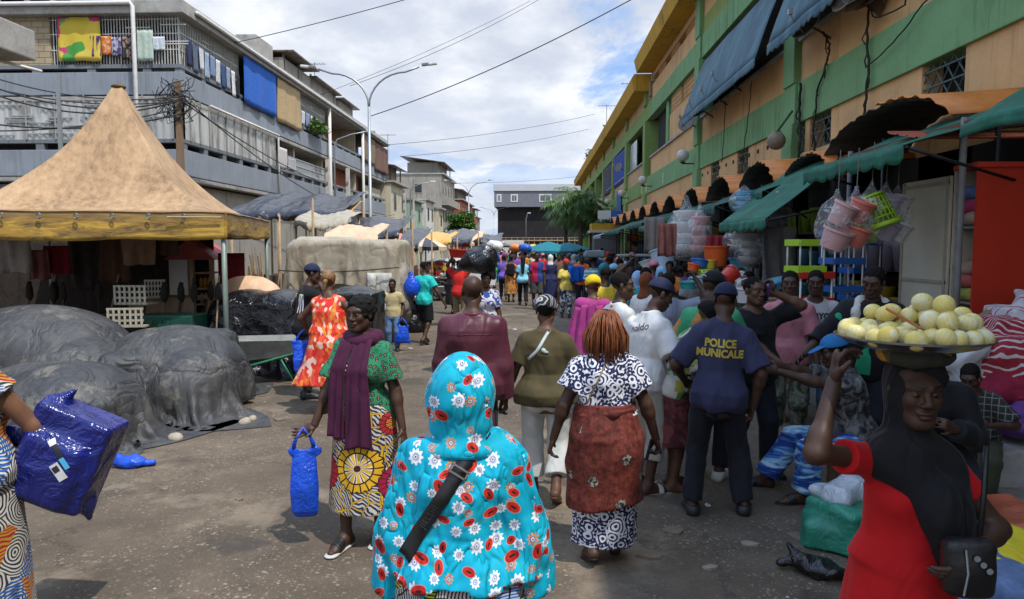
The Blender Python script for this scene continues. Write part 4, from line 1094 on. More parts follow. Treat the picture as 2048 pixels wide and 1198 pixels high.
h1 = heap('bulging grey tarpaulin heap beside the road nearest the wheelbarrow', [(-4.45, 8.6, .40, .80, .80, .60), (-4.95, 8.95, .42, .6, .7, .5), (-4.1, 8.25, .3, .5, .6, .5)], 3, TARP_D, 2.85, 3.2, .3, (-.12, -.05), [(-4.75, 8.1, .3, (.35, .3, .42), .4), (-4.2, 8.9, .4, (.3, .3, .5), .2)])
h2 = heap('tall dark tarpaulin mound behind the front heaps under the tan tent edge', [(-6.4, 8.8, .55, 1.2, .9, .68), (-5.7, 8.5, .4, .7, .7, .5), (-7.4, 8.4, .4, 1., .9, .6)], 5, TARP_D, 4.2, 3.0, .1)
h3 = heap('low slate coloured tarpaulin mound behind the big navy sack', [(-4.75, 7.0, .32, .66, .70, .48), (-5.3, 7.2, .3, .65, .65, .45)], 9, TARP_D, 2.9, 2.6, -.3, (.1, 0), [(-4.45, 6.75, .22, (.25, .3, .3), .5)])
def stone(px, py, sx, sy, sz, label):
 p = W(px, py, 1420 * 2 / (py - 490)); p.z = sz * .5
 o = blob('stone', [el((0, 0, 0), (sx, sy, sz), .01), el((sx * .3, 0, sz * .1), (sx * .6, sy * .8, sz * .8), .02)], M('pale_stone', (.36, .31, .24), .9, .3, 12.), None, .012, waves(int(px), (30, 60), (20, 40)), .006)
 o.location = (p.x, p.y, p.z * .7); tag(o, label, 'stone')
stone(352, 893, .075, .06, .055, 'rounded tan stone holding down the big grey tarpaulin at its middle')
stone(195, 975, .085, .05, .05, 'pale flat stone at the foot of the low slate mound')
stone(490, 858, .07, .05, .05, 'pale stone under the roadside corner of the grey tarpaulin')
stone(505, 850, .05, .04, .04, 'small brown stone beside the roadside corner of the grey tarpaulin')
def litterbag(name, label, px, py, s, mat, seed, cat='plastic bag', rz=0.):
 p = W(px, py, 1420 * 2 / (py - 490))
 o = blob(name, [el((0, 0, .05 * s), (.14 * s, .09 * s, .06 * s), .03), el((.13 * s, .04 * s, .03 * s), (.07 * s, .05 * s, .03 * s), .03), rc((-.1 * s, .0, .08 * s), (-.17 * s, .03 * s, .13 * s), .035 * s, .012 * s), rc((-.1 * s, .0, .08 * s), (-.2 * s, -.05 * s, .04 * s), .03 * s, .02 * s), cutz(0.)], mat, None, .008, waves(seed, (30, 70), (25, 60)), .010)
 o.location = (p.x, p.y, .0); o.rotation_euler.z = rz; tag(o, label, cat)
litterbag('plastic_bag', 'crumpled bright blue plastic bag lying on the road by the slate mound', 262, 952, 1., BLUEP, 4)
litterbag('plastic_bag', 'crumpled black plastic bag dropped on the road near the red dress', 1632, 1160, 1.05, BLACKP, 8, rz=-.6)
def wheelbarrow(loc, rz):
 t = thing('wheelbarrow', 'old wheelbarrow with green tube handles parked against black covered goods', 'wheelbarrow', loc, rz)
 GR = M('green_tube_paint', (.03, .20, .10), .5, .2)
 m = MB()
 for s in (-1, 1): m.tube([(s * .12, -.62, .2), (s * .22, -.1, .34), (s * .27, .5, .50), (s * .27, .75, .56)], .017, 8)
 for s in (-1, 1): m.tube([(s * .22, .1, .38), (s * .25, .28, .02), (s * .23, .36, .02), (s * .26, .42, .46)], .014, 8)
 m.build('frame', GR, t, True)
 m = MB(); vs = [(-.2, -.4, .36), (.2, -.4, .36), (.26, .4, .42), (-.26, .4, .42), (-.31, -.6, .66), (.31, -.6, .66), (.34, .5, .64), (-.34, .5, .64)]
 m.add(vs, [(0, 3, 2, 1), (0, 1, 5, 4), (1, 2, 6, 5), (2, 3, 7, 6), (3, 0, 4, 7)]); o = m.build('tray', M('worn_tray', (.22, .23, .22), .6, .3, metal=.4), t)
 sm = o.modifiers.new('solid', 'SOLIDIFY'); sm.thickness = .008
 m = MB(); m.lathe([(.09, -.03), (.19, -.045), (.205, 0), (.19, .045), (.09, .03)], 24, (0, -.62, .205), Vector((1, 0, 0))); w_ = m.build('wheel', M('dusty_tyre', (.10, .085, .07), .9, .2), t, True)
 m = MB(); m.lathe([(.03, -.05), (.085, -.034), (.085, .034), (.03, .05)], 16, (0, -.62, .205), Vector((1, 0, 0))); m.build('rim', M('rim_tan', (.28, .22, .16), .7), w_, True)
wheelbarrow((-3.86, 10.15, 0), radians(-70))
def covered_table(label, px0, px1, ytop, d, depth, mat, seed, zb=.12, amp=.03):
 x0, x1 = PX(px0, d), PX(px1, d); z = 2 - (ytop - 490) / 1420 * d
 t = thing('covered_stall', label, 'stall', ((x0 + x1) / 2, d + depth / 2, 0)); hw = (x1 - x0) / 2
 if hw > .5: pbd('tarpaulin', [bx((0, 0, (z + zb) / 2 - .03), (hw - .04, depth / 2 - .04, (z - zb) / 2 - .03), .05), el((hw * .3, -.1, z - .15), (hw * .5, depth * .4, .2), .12), el((-hw * .5, 0, z - .12), (hw * .4, depth * .4, .16), .12)], 0, 0, 2 * hw + (1.9 if hw > .5 else 1.25) * (z - zb), depth + (1.9 if hw > .5 else 1.35) * (z - zb), z + .08, mat, t, .042, 120, 12, seed, .05)
 else: blob('tarpaulin', [bx((0, 0, (z + zb) / 2), (hw, depth / 2, (z - zb) / 2), .05), el((0, 0, z - .05), (hw * .8, depth * .4, .14), .1)], mat, t, .018, heapfold(seed), .045)
 m = MB()
 for sx in (-1, 1):
  for sy in (-1, 1): m.box(sx * (hw - .12) - .03, sx * (hw - .12) + .03, sy * (depth / 2 - .12) - .03, sy * (depth / 2 - .12) + .03, 0, zb + .3)
 m.build('legs', WOOD, t) if False else None
 for sx in (-1, 1):
  for sy in (-1, 1):
   m = MB(); m.box(sx * (hw - .12) - .03, sx * (hw - .12) + .03, sy * (depth / 2 - .12) - .03, sy * (depth / 2 - .12) + .03, 0, zb + .3); m.build('leg', WOOD, t)
 return t
covered_table('shiny black plastic sheeting tied over goods beside the rear tent leg', 400, 612, 592, 10.9, 1.5, BLACKP, 12, .16, .04)
covered_table('low black covered stack behind the woman in the red print dress', 640, 745, 585, 10.2, .9, BLACKP, 15, .1, .03)
def beige_stall():
 d = 14.; x0, x1 = PX(566, d), PX(796, d); cx = (x0 + x1) / 2; hw = (x1 - x0) / 2
 t = thing('covered_stall', 'large market stall wrapped in a beige tarpaulin tied with rope', 'stall', (cx, d + .9, 0))
 pbd('roof_tarpaulin', [bx((0, 0, 1.78), (hw - .04, .90, .32), .08), bx((-hw * .45, -.1, 2.0), (hw * .4, .6, .16), .04), bx((hw * .6, .1, 1.98), (hw * .25, .5, .12), .04)], 0, 0, 2 * hw + 1.1, 1.9 + 1.25, 2.4, BEIGE, t, .042, 120, 12, 4, .05)
 blob('wall_tarpaulin', [bx((-.15, .05, .80), (hw - .2, .86, .66), .08)], BEIGE, t, .022, waves(33, (9, 20), (.5, 2.5), 6), .03)
 ob = hang_cloth('patch_sheet', (hw - .62, -.95, 0), (hw - .12, -.98, 0), .35, 1.45, GREYT, 4, parent=t)
 blob('bundled_corner', [el((hw - .05, -.3, 1.15), (.26, .5, .5), .1), el((hw + .05, -.5, .85), (.2, .3, .45), .1)], plastic('brown_grey_tarpaulin', (.20, .175, .145), 2., .05, .6), t, .025, waves(35, (9, 20), (3, 9)), .03)
 m = MB(); m.tube([(-hw - .05, -1.06, 1.5), (-hw * .3, -1.12, 1.46), (hw * .4, -1.12, 1.5), (hw + .05, -1.06, 1.56)], .012, 6); m.build('rope', M('dark_rope', (.03, .025, .02), .9), t)
beige_stall()
def tent_goods():
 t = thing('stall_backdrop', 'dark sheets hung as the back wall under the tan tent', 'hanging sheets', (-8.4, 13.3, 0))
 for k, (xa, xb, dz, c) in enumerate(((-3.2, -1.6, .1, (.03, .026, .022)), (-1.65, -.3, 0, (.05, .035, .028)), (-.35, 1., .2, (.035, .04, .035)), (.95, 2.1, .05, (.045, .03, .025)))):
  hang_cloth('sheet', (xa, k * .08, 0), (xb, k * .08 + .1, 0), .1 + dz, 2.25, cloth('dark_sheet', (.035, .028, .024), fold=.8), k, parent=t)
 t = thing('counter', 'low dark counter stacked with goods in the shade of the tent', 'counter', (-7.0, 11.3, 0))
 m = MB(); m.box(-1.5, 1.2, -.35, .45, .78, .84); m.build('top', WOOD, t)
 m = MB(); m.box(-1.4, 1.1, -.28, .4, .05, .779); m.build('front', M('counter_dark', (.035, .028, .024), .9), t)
 BR = M('broom_bristle', (.03, .025, .02), .95, .4, 40., .8)
 hc = [(.16, .09, .05), (.05, .03, .025), (.25, .17, .10), (.04, .04, .045)]
 for k in range(15):
  x = -8.2 + k * .235 + random.uniform(-.06, .06); y = 10.75 + random.uniform(-.25, .3); ln = random.uniform(-.25, .25)
  b = thing('broom', 'long handled broom leaning in the row under the tan tent', 'broom', (x, y, .0), 0, 'brooms leaning under the tent')
  m = MB(); m.tube([(0, 0, .0), (ln, .35, 1.25 + random.random() * .3)], .014, 6); m.build('handle', M('stick_%d' % (k % 4), hc[k % 4], .7, .3), b, True)
  m = MB(); q = 1.45; m.lathe([(.02, -.02), (.055, .05), (.05, .2), (.018, .30)], 10, (ln * .86, .3, 1.12)); m.build('bristles', BR, b, True)
 hgc = [('crimson', (.26, .02, .04)), ('pale grey', (.34, .31, .29)), ('brown', (.11, .06, .04)), ('charcoal', (.05, .045, .045)), ('tan', (.26, .17, .11)), ('dusty pink', (.25, .10, .10)), ('cream', (.38, .34, .28))]
 for k, (px, py, d, ci, w_, h_) in enumerate(((112, 520, 11.8, 0, .42, .48), (25, 505, 11., 1, .5, .65), (230, 520, 12.2, 2, .5, .8), (275, 500, 11.6, 4, .55, .5), (170, 530, 12.4, 3, .6, .9), (75, 530, 11.6, 5, .35, .5), (325, 490, 11.8, 2, .5, .35))):
  p = W(px, py, d); a = Vector((p.x - w_ / 2, d, 0)); b = Vector((p.x + w_ / 2, d + .05, 0))
  hang_cloth('hanging_bag', a, b, p.z - h_ / 2, p.z + h_ / 2, cloth('hung_' + hgc[ci][0].replace(' ', '_'), hgc[ci][1], fold=.8), k, '%s cloth bag hung under the tent, %s' % (hgc[ci][0], ('beside the sticks', 'at its open end', 'over the baskets', 'by the near leg', 'over the counter', 'next to the crimson one', 'next to the kiosk')[k]), 'bag', None, .08)
 WB = M('cream_wire_basket', (.40, .37, .30), .6, .2)
 for k, (px, py, d, lb) in enumerate(((272, 590, 10.4, 'upper cream slatted basket standing in the shade of the tent'), (258, 635, 10.2, 'lower cream slatted basket tipped on its side under the tent'), (312, 578, 11., 'small cream basket on the wooden table under the tent'))):
  p = W(px, py, d); s_ = (1, 1, .6)[k]
  b = thing('basket', lb, 'basket', (p.x, d, p.z - .13), .2 * k)
  m = MB()
  for j in range(7): m.box(-.24 * s_ + j * .075 * s_, -.21 * s_ + j * .075 * s_, -.17, -.155, 0, .28)
  for j in range(4): m.box(-.25 * s_, .25 * s_, -.156, -.14, j * .085, j * .085 + .03)
  m.build('slats', WB, b)
  m = MB(); m.box(-.25 * s_, .25 * s_, -.138, .17, -.01, .015); m.build('base', WB, b)
 p = W(345, 620, 11.3); tb = thing('table', 'rough wooden table beside the near tent leg', 'table', (p.x, 11.3, 0))
 m = MB(); m.box(-.55, .5, -.3, .3, 1.12, 1.17); m.box(-.55, .5, -.3, -.27, .9, 1.119); m.build('top', WOOD, tb)
 for sx in (-.5, .45):
  for sy in (-.25, .25): m = MB(); m.box(sx - .03, sx + .03, sy - .03 if sy > 0 else sy + .0, sy + .05, 0, 1.119 if sy > 0 else .899); m.build('leg', WOOD, tb)
 cr = thing('crate', 'dark green plastic crate under the wooden table', 'crate', (PX(340, 10.6), 10.6, 0))
 m = MB(); m.box(-.42, .42, -.25, .25, .3, .95); m.build('body', M('bottle_green_plastic', (.012, .07, .045), .45), cr, bevel=.02)
 m = MB()
 for k in range(6): m.box(-.36 + k * .13, -.30 + k * .13, -.262, -.2501, .36, .88)
 m.build('rib', M('bottle_green_plastic', (.012, .07, .045), .45), cr)
tent_goods()
def kiosk():
 d = 13.6; x0, x1 = PX(352, d), PX(438, d); c = (x0 + x1) / 2; h = (x1 - x0) / 2
 t = thing('kiosk', 'small white kiosk with a red gabled roof behind the tan tent', 'kiosk', (c, d, 0))
 m = MB(); m.box(-h, -h * .15, -.3, .4, 0, 1.75); m.build('wall', M('white_board', (.62, .63, .63), .6, .08), t)
 m = MB(); m.add([(-h - .05, -.38, 1.72), (0, -.38, 2.12), (h + .1, -.38, 1.72), (-h - .05, .5, 1.72), (0, .5, 2.12), (h + .1, .5, 1.72)], [(0, 3, 4, 1), (1, 4, 5, 2), (0, 1, 2), (3, 5, 4), (0, 2, 5, 3)])
 m.build('roof', M('faded_red_roof', (.42, .08, .08), .6, .2, dirt=((.45, .25, .22), .6)), t)
 for q in (-.02, h - .06):
  m = MB(); m.box(q, q + .07, -.32, -.25, 0, 1.72); m.build('post', WOODL, t)
 m = MB()
 for k in range(4): m.box(.051, h - .061, -.3, .2, .55 + k * .3, .58 + k * .3)
 m.build('shelf', WOODL, t)
 for k in range(3):
  m = MB()
  for j in range(4): m.lathe([(.035, 0), (.035, .15), (.012, .2)], 10, (.1 + j * .08, -.1, .58 + k * .3))
  m.build('bottles', M(('maroon_pack', 'grey_pack', 'amber_pack')[k], ((.2, .03, .05), (.35, .33, .33), (.45, .2, .03))[k], .4), t, True)
 bt = hang_cloth('banner', (PX(430, 13), 13.1, 0), (PX(475, 13), 13.3, 0), .55, 1.85, cloth('maroon_cloth', (.16, .015, .025)), 3, 'maroon cloth banner hanging beside the red roofed kiosk', 'banner')
 for k, (px, py, d, ang, lb) in enumerate(((462, 535, 13.2, .45, 'wooden pallet leaning in front of the timber stack'), (498, 530, 13.4, -.3, 'wooden pallet leaning against the timber stack from the far side'))):
  q = thing('pallet', lb, 'pallet', (PX(px, d), d, .75), 0); q.rotation_euler = (-.2, ang, .2)
  m = MB()
  for j in range(6): m.box(-.3, .3, -.012, .012, -.5 + j * .2, -.4 + j * .2)
  m.build('boards', WOODL, q)
  for sx in (-.27, .2): m = MB(); m.box(sx, sx + .08, .0121, .07, -.55, .65); m.build('rail', WOODL, q)
 m = MB()
 for k in range(22): x = random.uniform(-.5, .55); m.tube([(x, random.uniform(0, .4), 0), (x + random.uniform(-.2, .2), .2, random.uniform(1.2, 1.9))], .018, 6)
 o = m.build('timber_stack', WOODL); o.location = (PX(500, 14.4), 14.2, 0); tag(o, 'upright stack of raw timber offcuts beside the beige wrapped stall', 'timber')
 blob_ = blob('cloth_heap', [el((0, 0, .5), (.62, .4, .42), .1), el((.3, 0, .3), (.5, .4, .3), .1), cutz(0.)], PEACHT, None, .03, waves(3, (5, 12), (3, 9)), .03); blob_.location = (PX(490, 12.3), 12.4, .55); tag(blob_, 'peach tarpaulin bundle behind the rear tent leg', 'bundle')
 st = thing('table', 'low plank table carrying the peach tarpaulin bundle', 'table', (PX(490, 12.3), 12.4, 0)); m = MB(); m.box(-.65, .65, -.4, .4, .48, .54); m.build('top', WOOD, st)
 for sx in (-.6, .55):
  for sy in (-.35, .3): m = MB(); m.box(sx, sx + .05, sy, sy + .05, 0, .48); m.build('leg', WOOD, st)
kiosk()
def awning_stall(px0, px1, yt, yb, d, mat, label, seed, depth=2.2, under=None, cat='stall roof', lay=None):
 x0, x1 = PX(px0, d), PX(px1, d); zf = 2 - (yb - 490) / 1420 * d; zb = 2 - (yt - 490) / 1420 * (d + depth)
 cx = (x0 + x1) / 2; hw = (x1 - x0) / 2
 t = thing('market_awning', label, cat, (cx, d, 0))
 def fn(u, v):
  q = min(1, hw / 1.5); z = zf + (zb - zf) * v ** .8 + q * (.10 * nz(u * 5, v * 4, seed, seed) - .10 * sin(pi * u) * (1 - v) + (.12 * max(0, sin(u * 9 + seed)) * v)) + .02 * abs(sin(u * 23 + v * 7 + seed))
  if v < .08: z -= .22 * (1 - v / .08) * (.6 + .4 * nz(u * 14, 0, seed, seed))
  return Vector((-hw + 2 * hw * u + .06 * nz(v * 5, u, 0, seed), depth * max(v, .03 if v < .08 else v) - (.02 if v < .04 else 0), z))
 drape(fn, 26, 16, 'tarpaulin', mat, t, .012)
 for sx in (-.93, .93):
  m = MB(); m.tube([(sx * hw, .12, 0), (sx * hw * .98, .12, zf - .03)], .03, 6); m.build('post', WOODL, t, True)
  m = MB(); m.tube([(sx * hw, depth - .1, 0), (sx * hw * .98, depth - .1, zb - .12)], .03, 6); m.build('post', WOODL, t, True)
 m = MB(); m.box(-hw * .9, hw * .9, .3, depth * .8, .55, .8); m.build('counter', WOOD, t)
 m = MB()
 for k in range(9):
  a = random.uniform(-hw * .85, hw * .7); m.box(a, a + random.uniform(.15, .4), .35 + random.random() * .3, .9, .801, .801 + random.uniform(.1, .6))
 m.build('goods', under or M('mixed_dark_goods', (.09, .06, .05), .7, .7, 3.), t)
 if lay: drape(lambda u, v: fn(u, .15 + v * .8) - Vector((0, .25, .28 + .1 * nz(u * 7, v, 2, seed))), 16, 8, 'lining', lay, t, .01)
 return t
MULTI = material('patterned_bale_cloth', lambda N: dict(color=N.ramp(N.xyz(N.voro(N.scale(N.obj(), (1, 1, 1)), 6.)[1])[0], [(0, (.4, .03, .02)), (.3, (.02, .02, .02)), (.45, (.55, .4, .05)), (.6, (.5, .3, .25)), (.8, (.06, .1, .2))], 'CONSTANT'), rough=.8))
awning_stall(455, 560, 388, 425, 15.5, TARP_B, 'sagging black plastic stall roof rising just behind the tan tent', 3, 2.6)
awning_stall(548, 690, 392, 424, 19.5, TARP_B, 'black stall roof with an orange yellow lining below the grey flats', 5, 2.6, lay=ORANGET)
awning_stall(585, 690, 424, 446, 18.2, BEIGE, 'torn pale stall roof between the black roofs and the beige stall', 8, 1.8, MULTI)
awning_stall(672, 800, 436, 466, 18.6, TARP_B, 'wide black stall roof behind the nearest lamp post', 11, 2.4)
awning_stall(640, 752, 452, 480, 16.8, PEACHT, 'peach coloured stall roof showing over the beige wrapped stall', 13, 1.6)
awning_stall(786, 838, 458, 492, 22., TARP_B, 'drooping black stall roof above the white car', 17, 3.)
awning_stall(838, 900, 466, 482, 27., ORANGET, 'orange stall roof sticking out beyond the black and cream parasol', 19, 3., MULTI)
awning_stall(880, 945, 460, 480, 31., TARP_B, 'black stall roof with red edging near the second lamp post', 23, 4.)
awning_stall(905, 960, 462, 482, 40., PEACHT, 'pale peach stall roof below the leafy street tree', 29, 4.)
awning_stall(930, 1000, 470, 490, 52., TARP_B, 'distant black stall roof at the foot of the far lamp post', 31, 5.)
awning_stall(700, 770, 452, 470, 24., GREYT, 'grey stall roof tucked behind the wide black one', 37, 2.)
awning_stall(0, 70, 336, 380, 17., TARP_B, 'blue black plastic roof beyond the tent on its far side', 41, 2.4)
awning_stall(760, 830, 470, 490, 30., plastic('coral_tarpaulin', (.55, .16, .10), 2.), 'coral red stall roof behind the motorbikes', 43, 2.)
def parasol(loc, r, z, h, c1, c2, label, n=8):
 t = thing('parasol', label, 'parasol', loc)
 for q, mt in ((0, c1), (1, c2)):
  m = MB()
  for k in range(n):
   if (k % 2) != q: continue
   a0, a1 = 2 * pi * k / n, 2 * pi * (k + 1) / n
   m.grid(lambda u, v: Vector((r * v * cos(a0 + (a1 - a0) * u) * (1 - .06 * sin(pi * u) * v), r * v * sin(a0 + (a1 - a0) * u) * (1 - .06 * sin(pi * u) * v), z + h * (1 - v ** 1.25) - .02 * sin(pi * u) * v)), 6, 8, v0=.01)
   m.grid(lambda u, v: Vector((r * cos(a0 + (a1 - a0) * u) * (1 - .06 * sin(pi * u)), r * sin(a0 + (a1 - a0) * u) * (1 - .06 * sin(pi * u)), z - .02 * sin(pi * u) - v * .14)), 6, 1)
  m.build('canopy', mt, t, True)
 m = MB(); m.tube([(0, 0, 0), (0, 0, z + h)], .025, 8); m.build('pole', STEEL, t, True)
CREAM = cloth('cream_canvas', (.55, .45, .32)); TEAL = cloth('teal_canvas', (.015, .16, .20))
parasol((PX(857, 27), 26.3, 0), .8, 1.95, .33, TARP_B, CREAM, 'black and cream striped parasol beside the white car')
parasol((PX(915, 36), 36, 0), 1., 2.1, .35, cloth('red_canvas', (.5, .03, .02)), CREAM, 'red and cream parasol near the second lamp post')
parasol((PX(1098, 34), 35, 0), 1.35, 1.72, .45, TEAL, TEAL, 'broad teal parasol over the crowd in mid street', 4)
parasol((PX(1140, 40), 42, 0), 1.3, 1.75, .4, TEAL, TEAL, 'teal parasol behind the broad one near the palm', 4)
parasol((PX(985, 60), 60, 0), 1.6, 1.95, .5, TARP_B, TARP_B, 'plain black parasol in front of the white truck')
parasol((PX(950, 48), 47, 0), 1.4, 2.0, .5, TARP_B, TARP_B, 'plain black parasol beside the second lamp post')
def lamp_parts(t, h, arm, r0=.095):
 m = MB(); m.tube([(0, 0, 0), (0, 0, 1.), (0, 0, h * .82)], [r0, r0 * .85, r0 * .55], 12); m.build('post', STEEL, t, True)
 for s in (-1, 1):
  pts = [(0, 0, h * .8)] + [(s * arm * (1 - cos(a)) * .62, 0, h * .82 + h * .145 * sin(a)) for a in [pi / 2 * k / 8 for k in range(1, 9)]] + [(s * arm * .85, 0, h * .985)]
  m = MB(); m.tube(pts, r0 * .42, 8); a = m.build('arm', STEEL, t, True)
  m = MB(); Q = Matrix.Translation((s * arm * .97, 0, h * .995)) @ Matrix.Rotation(-s * .12, 4, 'Y')
  m.box(-.17, .17, -.07, .07, -.05, .05, Q); hd = m.build('head', M('lamp_grey', (.2, .21, .22), .5), a, bevel=.02)
  m = MB(); Q2 = Matrix.Translation((s * (arm * .97 + .26), 0, h * .995 + .02)) @ Matrix.Rotation(-s * .12, 4, 'Y'); m.box(-.17, .17, -.085, .085, -.055, .05, Q2); m.build('lens', M('lamp_glass', (.62, .63, .62), .2), hd, bevel=.035)
for d, px, h, lb in ((28, 742, 9.0, 'tall double armed street lamp standing behind the beige wrapped stall'), (77, 938, 9.0, 'double armed street lamp near the leafy street tree'), (132, 988, 9.0, 'distant double armed street lamp in front of the dark wall')):
 lamp_parts(thing('street_lamp', lb, 'street lamp', (PX(px, d), d, 0), -.05, 'double armed street lamps down the street'), h, 2.35)
def small_lamp(px, d, h, reach, label):
 t = thing('street_lamp', label, 'street lamp', (PX(px, d), d, 0))
 m = MB(); m.tube([(0, 0, 0), (0, 0, h - .5), (.15, 0, h - .15), (reach * .5, 0, h + .1), (reach, 0, h + .25)], [.06, .05, .04, .03, .03], 8); m.build('post', STEEL, t, True)
 m = MB(); m.box(reach - .1, reach + .35, -.08, .08, h + .2, h + .33); m.build('head', M('lamp_glass', (.62, .63, .62), .2), t, bevel=.03)
small_lamp(672, 35, 7.3, 1.7, 'single armed street lamp hugging the grey flats')
small_lamp(1052, 100, 6.2, .3, 'slim pole lamp in front of the dark far wall')
small_lamp(822, 55, 6.6, 1.6, 'single armed street lamp by the cream houses')
def concrete_pole(px, d, h, label, mat=None, r=.13, cross=True):
 t = thing('utility_pole', label, 'utility pole', (PX(px, d), d, 0))
 m = MB(); m.add([(sx * r * q, sy * r * q * .8, z) for z, q in ((0, 1.2), (h, .75)) for sy in (-1, 1) for sx in (-1, 1)], [(0, 2, 3, 1), (4, 5, 7, 6), (0, 1, 5, 4), (2, 6, 7, 3), (0, 4, 6, 2), (1, 3, 7, 5)])
 m.build('pole', mat or M('pole_concrete', (.46, .45, .41), .9, .15), t, bevel=.01)
 if cross:
  m = MB()
  for k in range(int(h / .8)): m.box(-r * .4, r * .4, -r * 1.05, -r * .7, .6 + k * .8, .75 + k * .8)
  m.build('slot', M('pole_slot', (.2, .19, .17), .9), t)
 return t
concrete_pole(658, 40, 6.8, 'concrete utility pole beside the white downpipe of the grey flats')
concrete_pole(698, 40, 6.3, 'slotted concrete utility pole at the orange red balcony')
concrete_pole(810, 56, 6.4, 'slotted concrete utility pole in front of the cream house')
concrete_pole(828, 60, 5.8, 'plain pale utility pole next to the cream house', cross=False, r=.1)
concrete_pole(851, 66, 4.8, 'short pale utility pole by the white metal shed', cross=False, r=.1)
concrete_pole(131, 21, 7.0, 'thin grey steel pole rising behind the tan tent', STEEL, .06, False)
wp = concrete_pole(367, 23.5, 7.4, 'weathered wooden pole tangled with cables at the corner of the flats', WOOD, .11, False)
m = MB()
for k in range(46):
 a = random.uniform(0, 6.28); z = 6.2 + random.random() * 1.1; r = random.uniform(.1, .55)
 m.tube([(r * cos(a + q) * (1 + .3 * q), .25 * r * sin(a + q), z + .25 * sin(q * 2.1 + k)) for q in (0, .6, 1.2, 1.8, 2.4)], .012, 4, False)
m.build('cable_tangle', BL, wp, True)
def cable(a, b, sag, r, label, n=18):
 a, b = Vector(a), Vector(b)
 m = MB(); m.tube([a.lerp(b, k / n) - Vector((0, 0, sag * 4 * (k / n) * (1 - k / n))) for k in range(n + 1)], r, 5); o = m.build('overhead_cable', BL, None, True); tag(o, label, 'cable', 'overhead cables')
 return o
cable(W(440, 92, 29), W(1330, -170, 26), .3, .016, 'black cable rising from the roof of the flats to the top of the picture')
cable(W(742, 232, 28), W(1392, -74, 23), .35, .018, 'thick black cable from the nearest lamp post up to the market hall roof')
cable(W(770, 290, 44), W(1190, 228, 60), .3, .014, 'thin cable from the flats across to the hall above the second lamp')
cable(W(800, 313, 50), W(1178, 258, 64), .3, .014, 'thin cable just below another one across mid street')
cable(W(700, 172, 33), W(1100, -14, 40), .3, .012, 'fine cable crossing the sky high over the nearest lamp')
cable(W(640, 190, 33), W(1060, 2, 40), .2, .010, 'finest cable beside its twin over the nearest lamp')
cable(W(905, 366, 70), W(1165, 352, 74), .2, .014, 'cable level with the heads of the second lamp')
for k, (ya, yb, sg) in enumerate(((150, 192, .35), (168, 196, .5), (172, 200, .3), (182, 198, .55), (262, 215, .2), (246, 226, .3))):
 cable(W(-30, ya, 20.5), W(367, yb, 23.4), sg, .02 + .006 * (k % 2), 'black cable number %s drooping along the front of the grey flats' % ('one from the top', 'two from the top', 'three from the top', 'four from the top', 'five from the top', 'six from the top')[k])
cable(W(367, 196, 23.4), W(665, 408, 40), .3, .022, 'black cable falling from the wooden pole towards the far downpipe')
cable(W(367, 205, 23.4), W(660, 372, 41), .25, .022, 'second black cable falling from the wooden pole above its neighbour')
for k in range(3): cable((LX + .6, 41, 4.6 - .25 * k), (LX + .8, 58, 4.5 - .22 * k), .5, .02, 'drooping cable along the lower floor of the flats, %s' % ('uppermost', 'middle', 'lowest')[k])
def print_cloth(name, cols, sc_=6., two=True):
 return material(name, lambda N: dict(color=N.ramp(N.xyz(N.voro(N.vm('ADD', N.obj(), N.scale(N.noise(N.obj(), 4., 2., color=True), .2)), sc_)[1])[0], [(i / len(cols), c) for i, c in enumerate(cols)], 'CONSTANT'), rough=.85))
yf = LY0 - .03
def lx(px): return W(px, 100, LY0).x
def lz(py): return 2 + (490 - py) / 1420 * LY0
LA = 'washing hung on the barred balconies'
hang_cloth('wrapper_cloth', (lx(118), yf, 0), (lx(203), yf, 0), lz(124), lz(38), print_cloth('floral_wrapper', [(.55, .42, .04), (.6, .45, .05), (.06, .28, .05), (.5, .05, .15), (.65, .5, .08), (.1, .35, .08)], 1.6), 1, 'big yellow, green and pink floral cloth hung on the upper balcony bars', 'cloth', LA)
for k, (a, b, t_, q, cols, lb) in enumerate(((182, 203, 75, 114, [(.05, .02, .08), (.15, .06, .16), (.03, .02, .05)], 'purple print wrapper'), (204, 224, 76, 112, [(.6, .2, .02), (.5, .1, .02), (.6, .35, .2)], 'orange print wrapper'), (224, 244, 78, 114, [(.12, .1, .25), (.4, .4, .45), (.05, .04, .12)], 'violet and white print wrapper'), (246, 264, 75, 122, [(.02, .02, .02), (.03, .03, .03), (.3, .2, .15)], 'black print wrapper'))):
 hang_cloth('wrapper_cloth', (lx(a), yf, 0), (lx(b), yf, 0), lz(q), lz(t_), print_cloth('wrap_%d' % k, cols, 9.), k + 3, lb + ' hung in the row on the front balcony bars', 'cloth', LA)
hang_cloth('nightdress', (lx(276), yf, 0), (lx(308), yf, 0), lz(125), lz(64), cloth('pale_mint_cloth', (.42, .52, .45)), 8, 'pale mint nightdress hung on the front balcony bars', 'dress', LA)
hang_cloth('shirt', (lx(307), yf, 0), (lx(331), yf, 0), lz(104), lz(78), cloth('pale_blue_white_cloth', (.55, .6, .66)), 9, 'pale blue and yellow top hung near the corner bars', 'shirt', LA)
cc = [((.03, .04, .09), 'dark navy'), ((.10, .13, .22), 'faded indigo'), ((.55, .57, .60), 'white'), ((.28, .36, .50), 'light denim'), ((.18, .24, .38), 'denim'), ((.5, .52, .55), 'off white'), ((.04, .08, .18), 'deep blue'), ((.25, .3, .42), 'washed blue'), ((.6, .6, .6), 'bright white'), ((.02, .02, .03), 'black')]
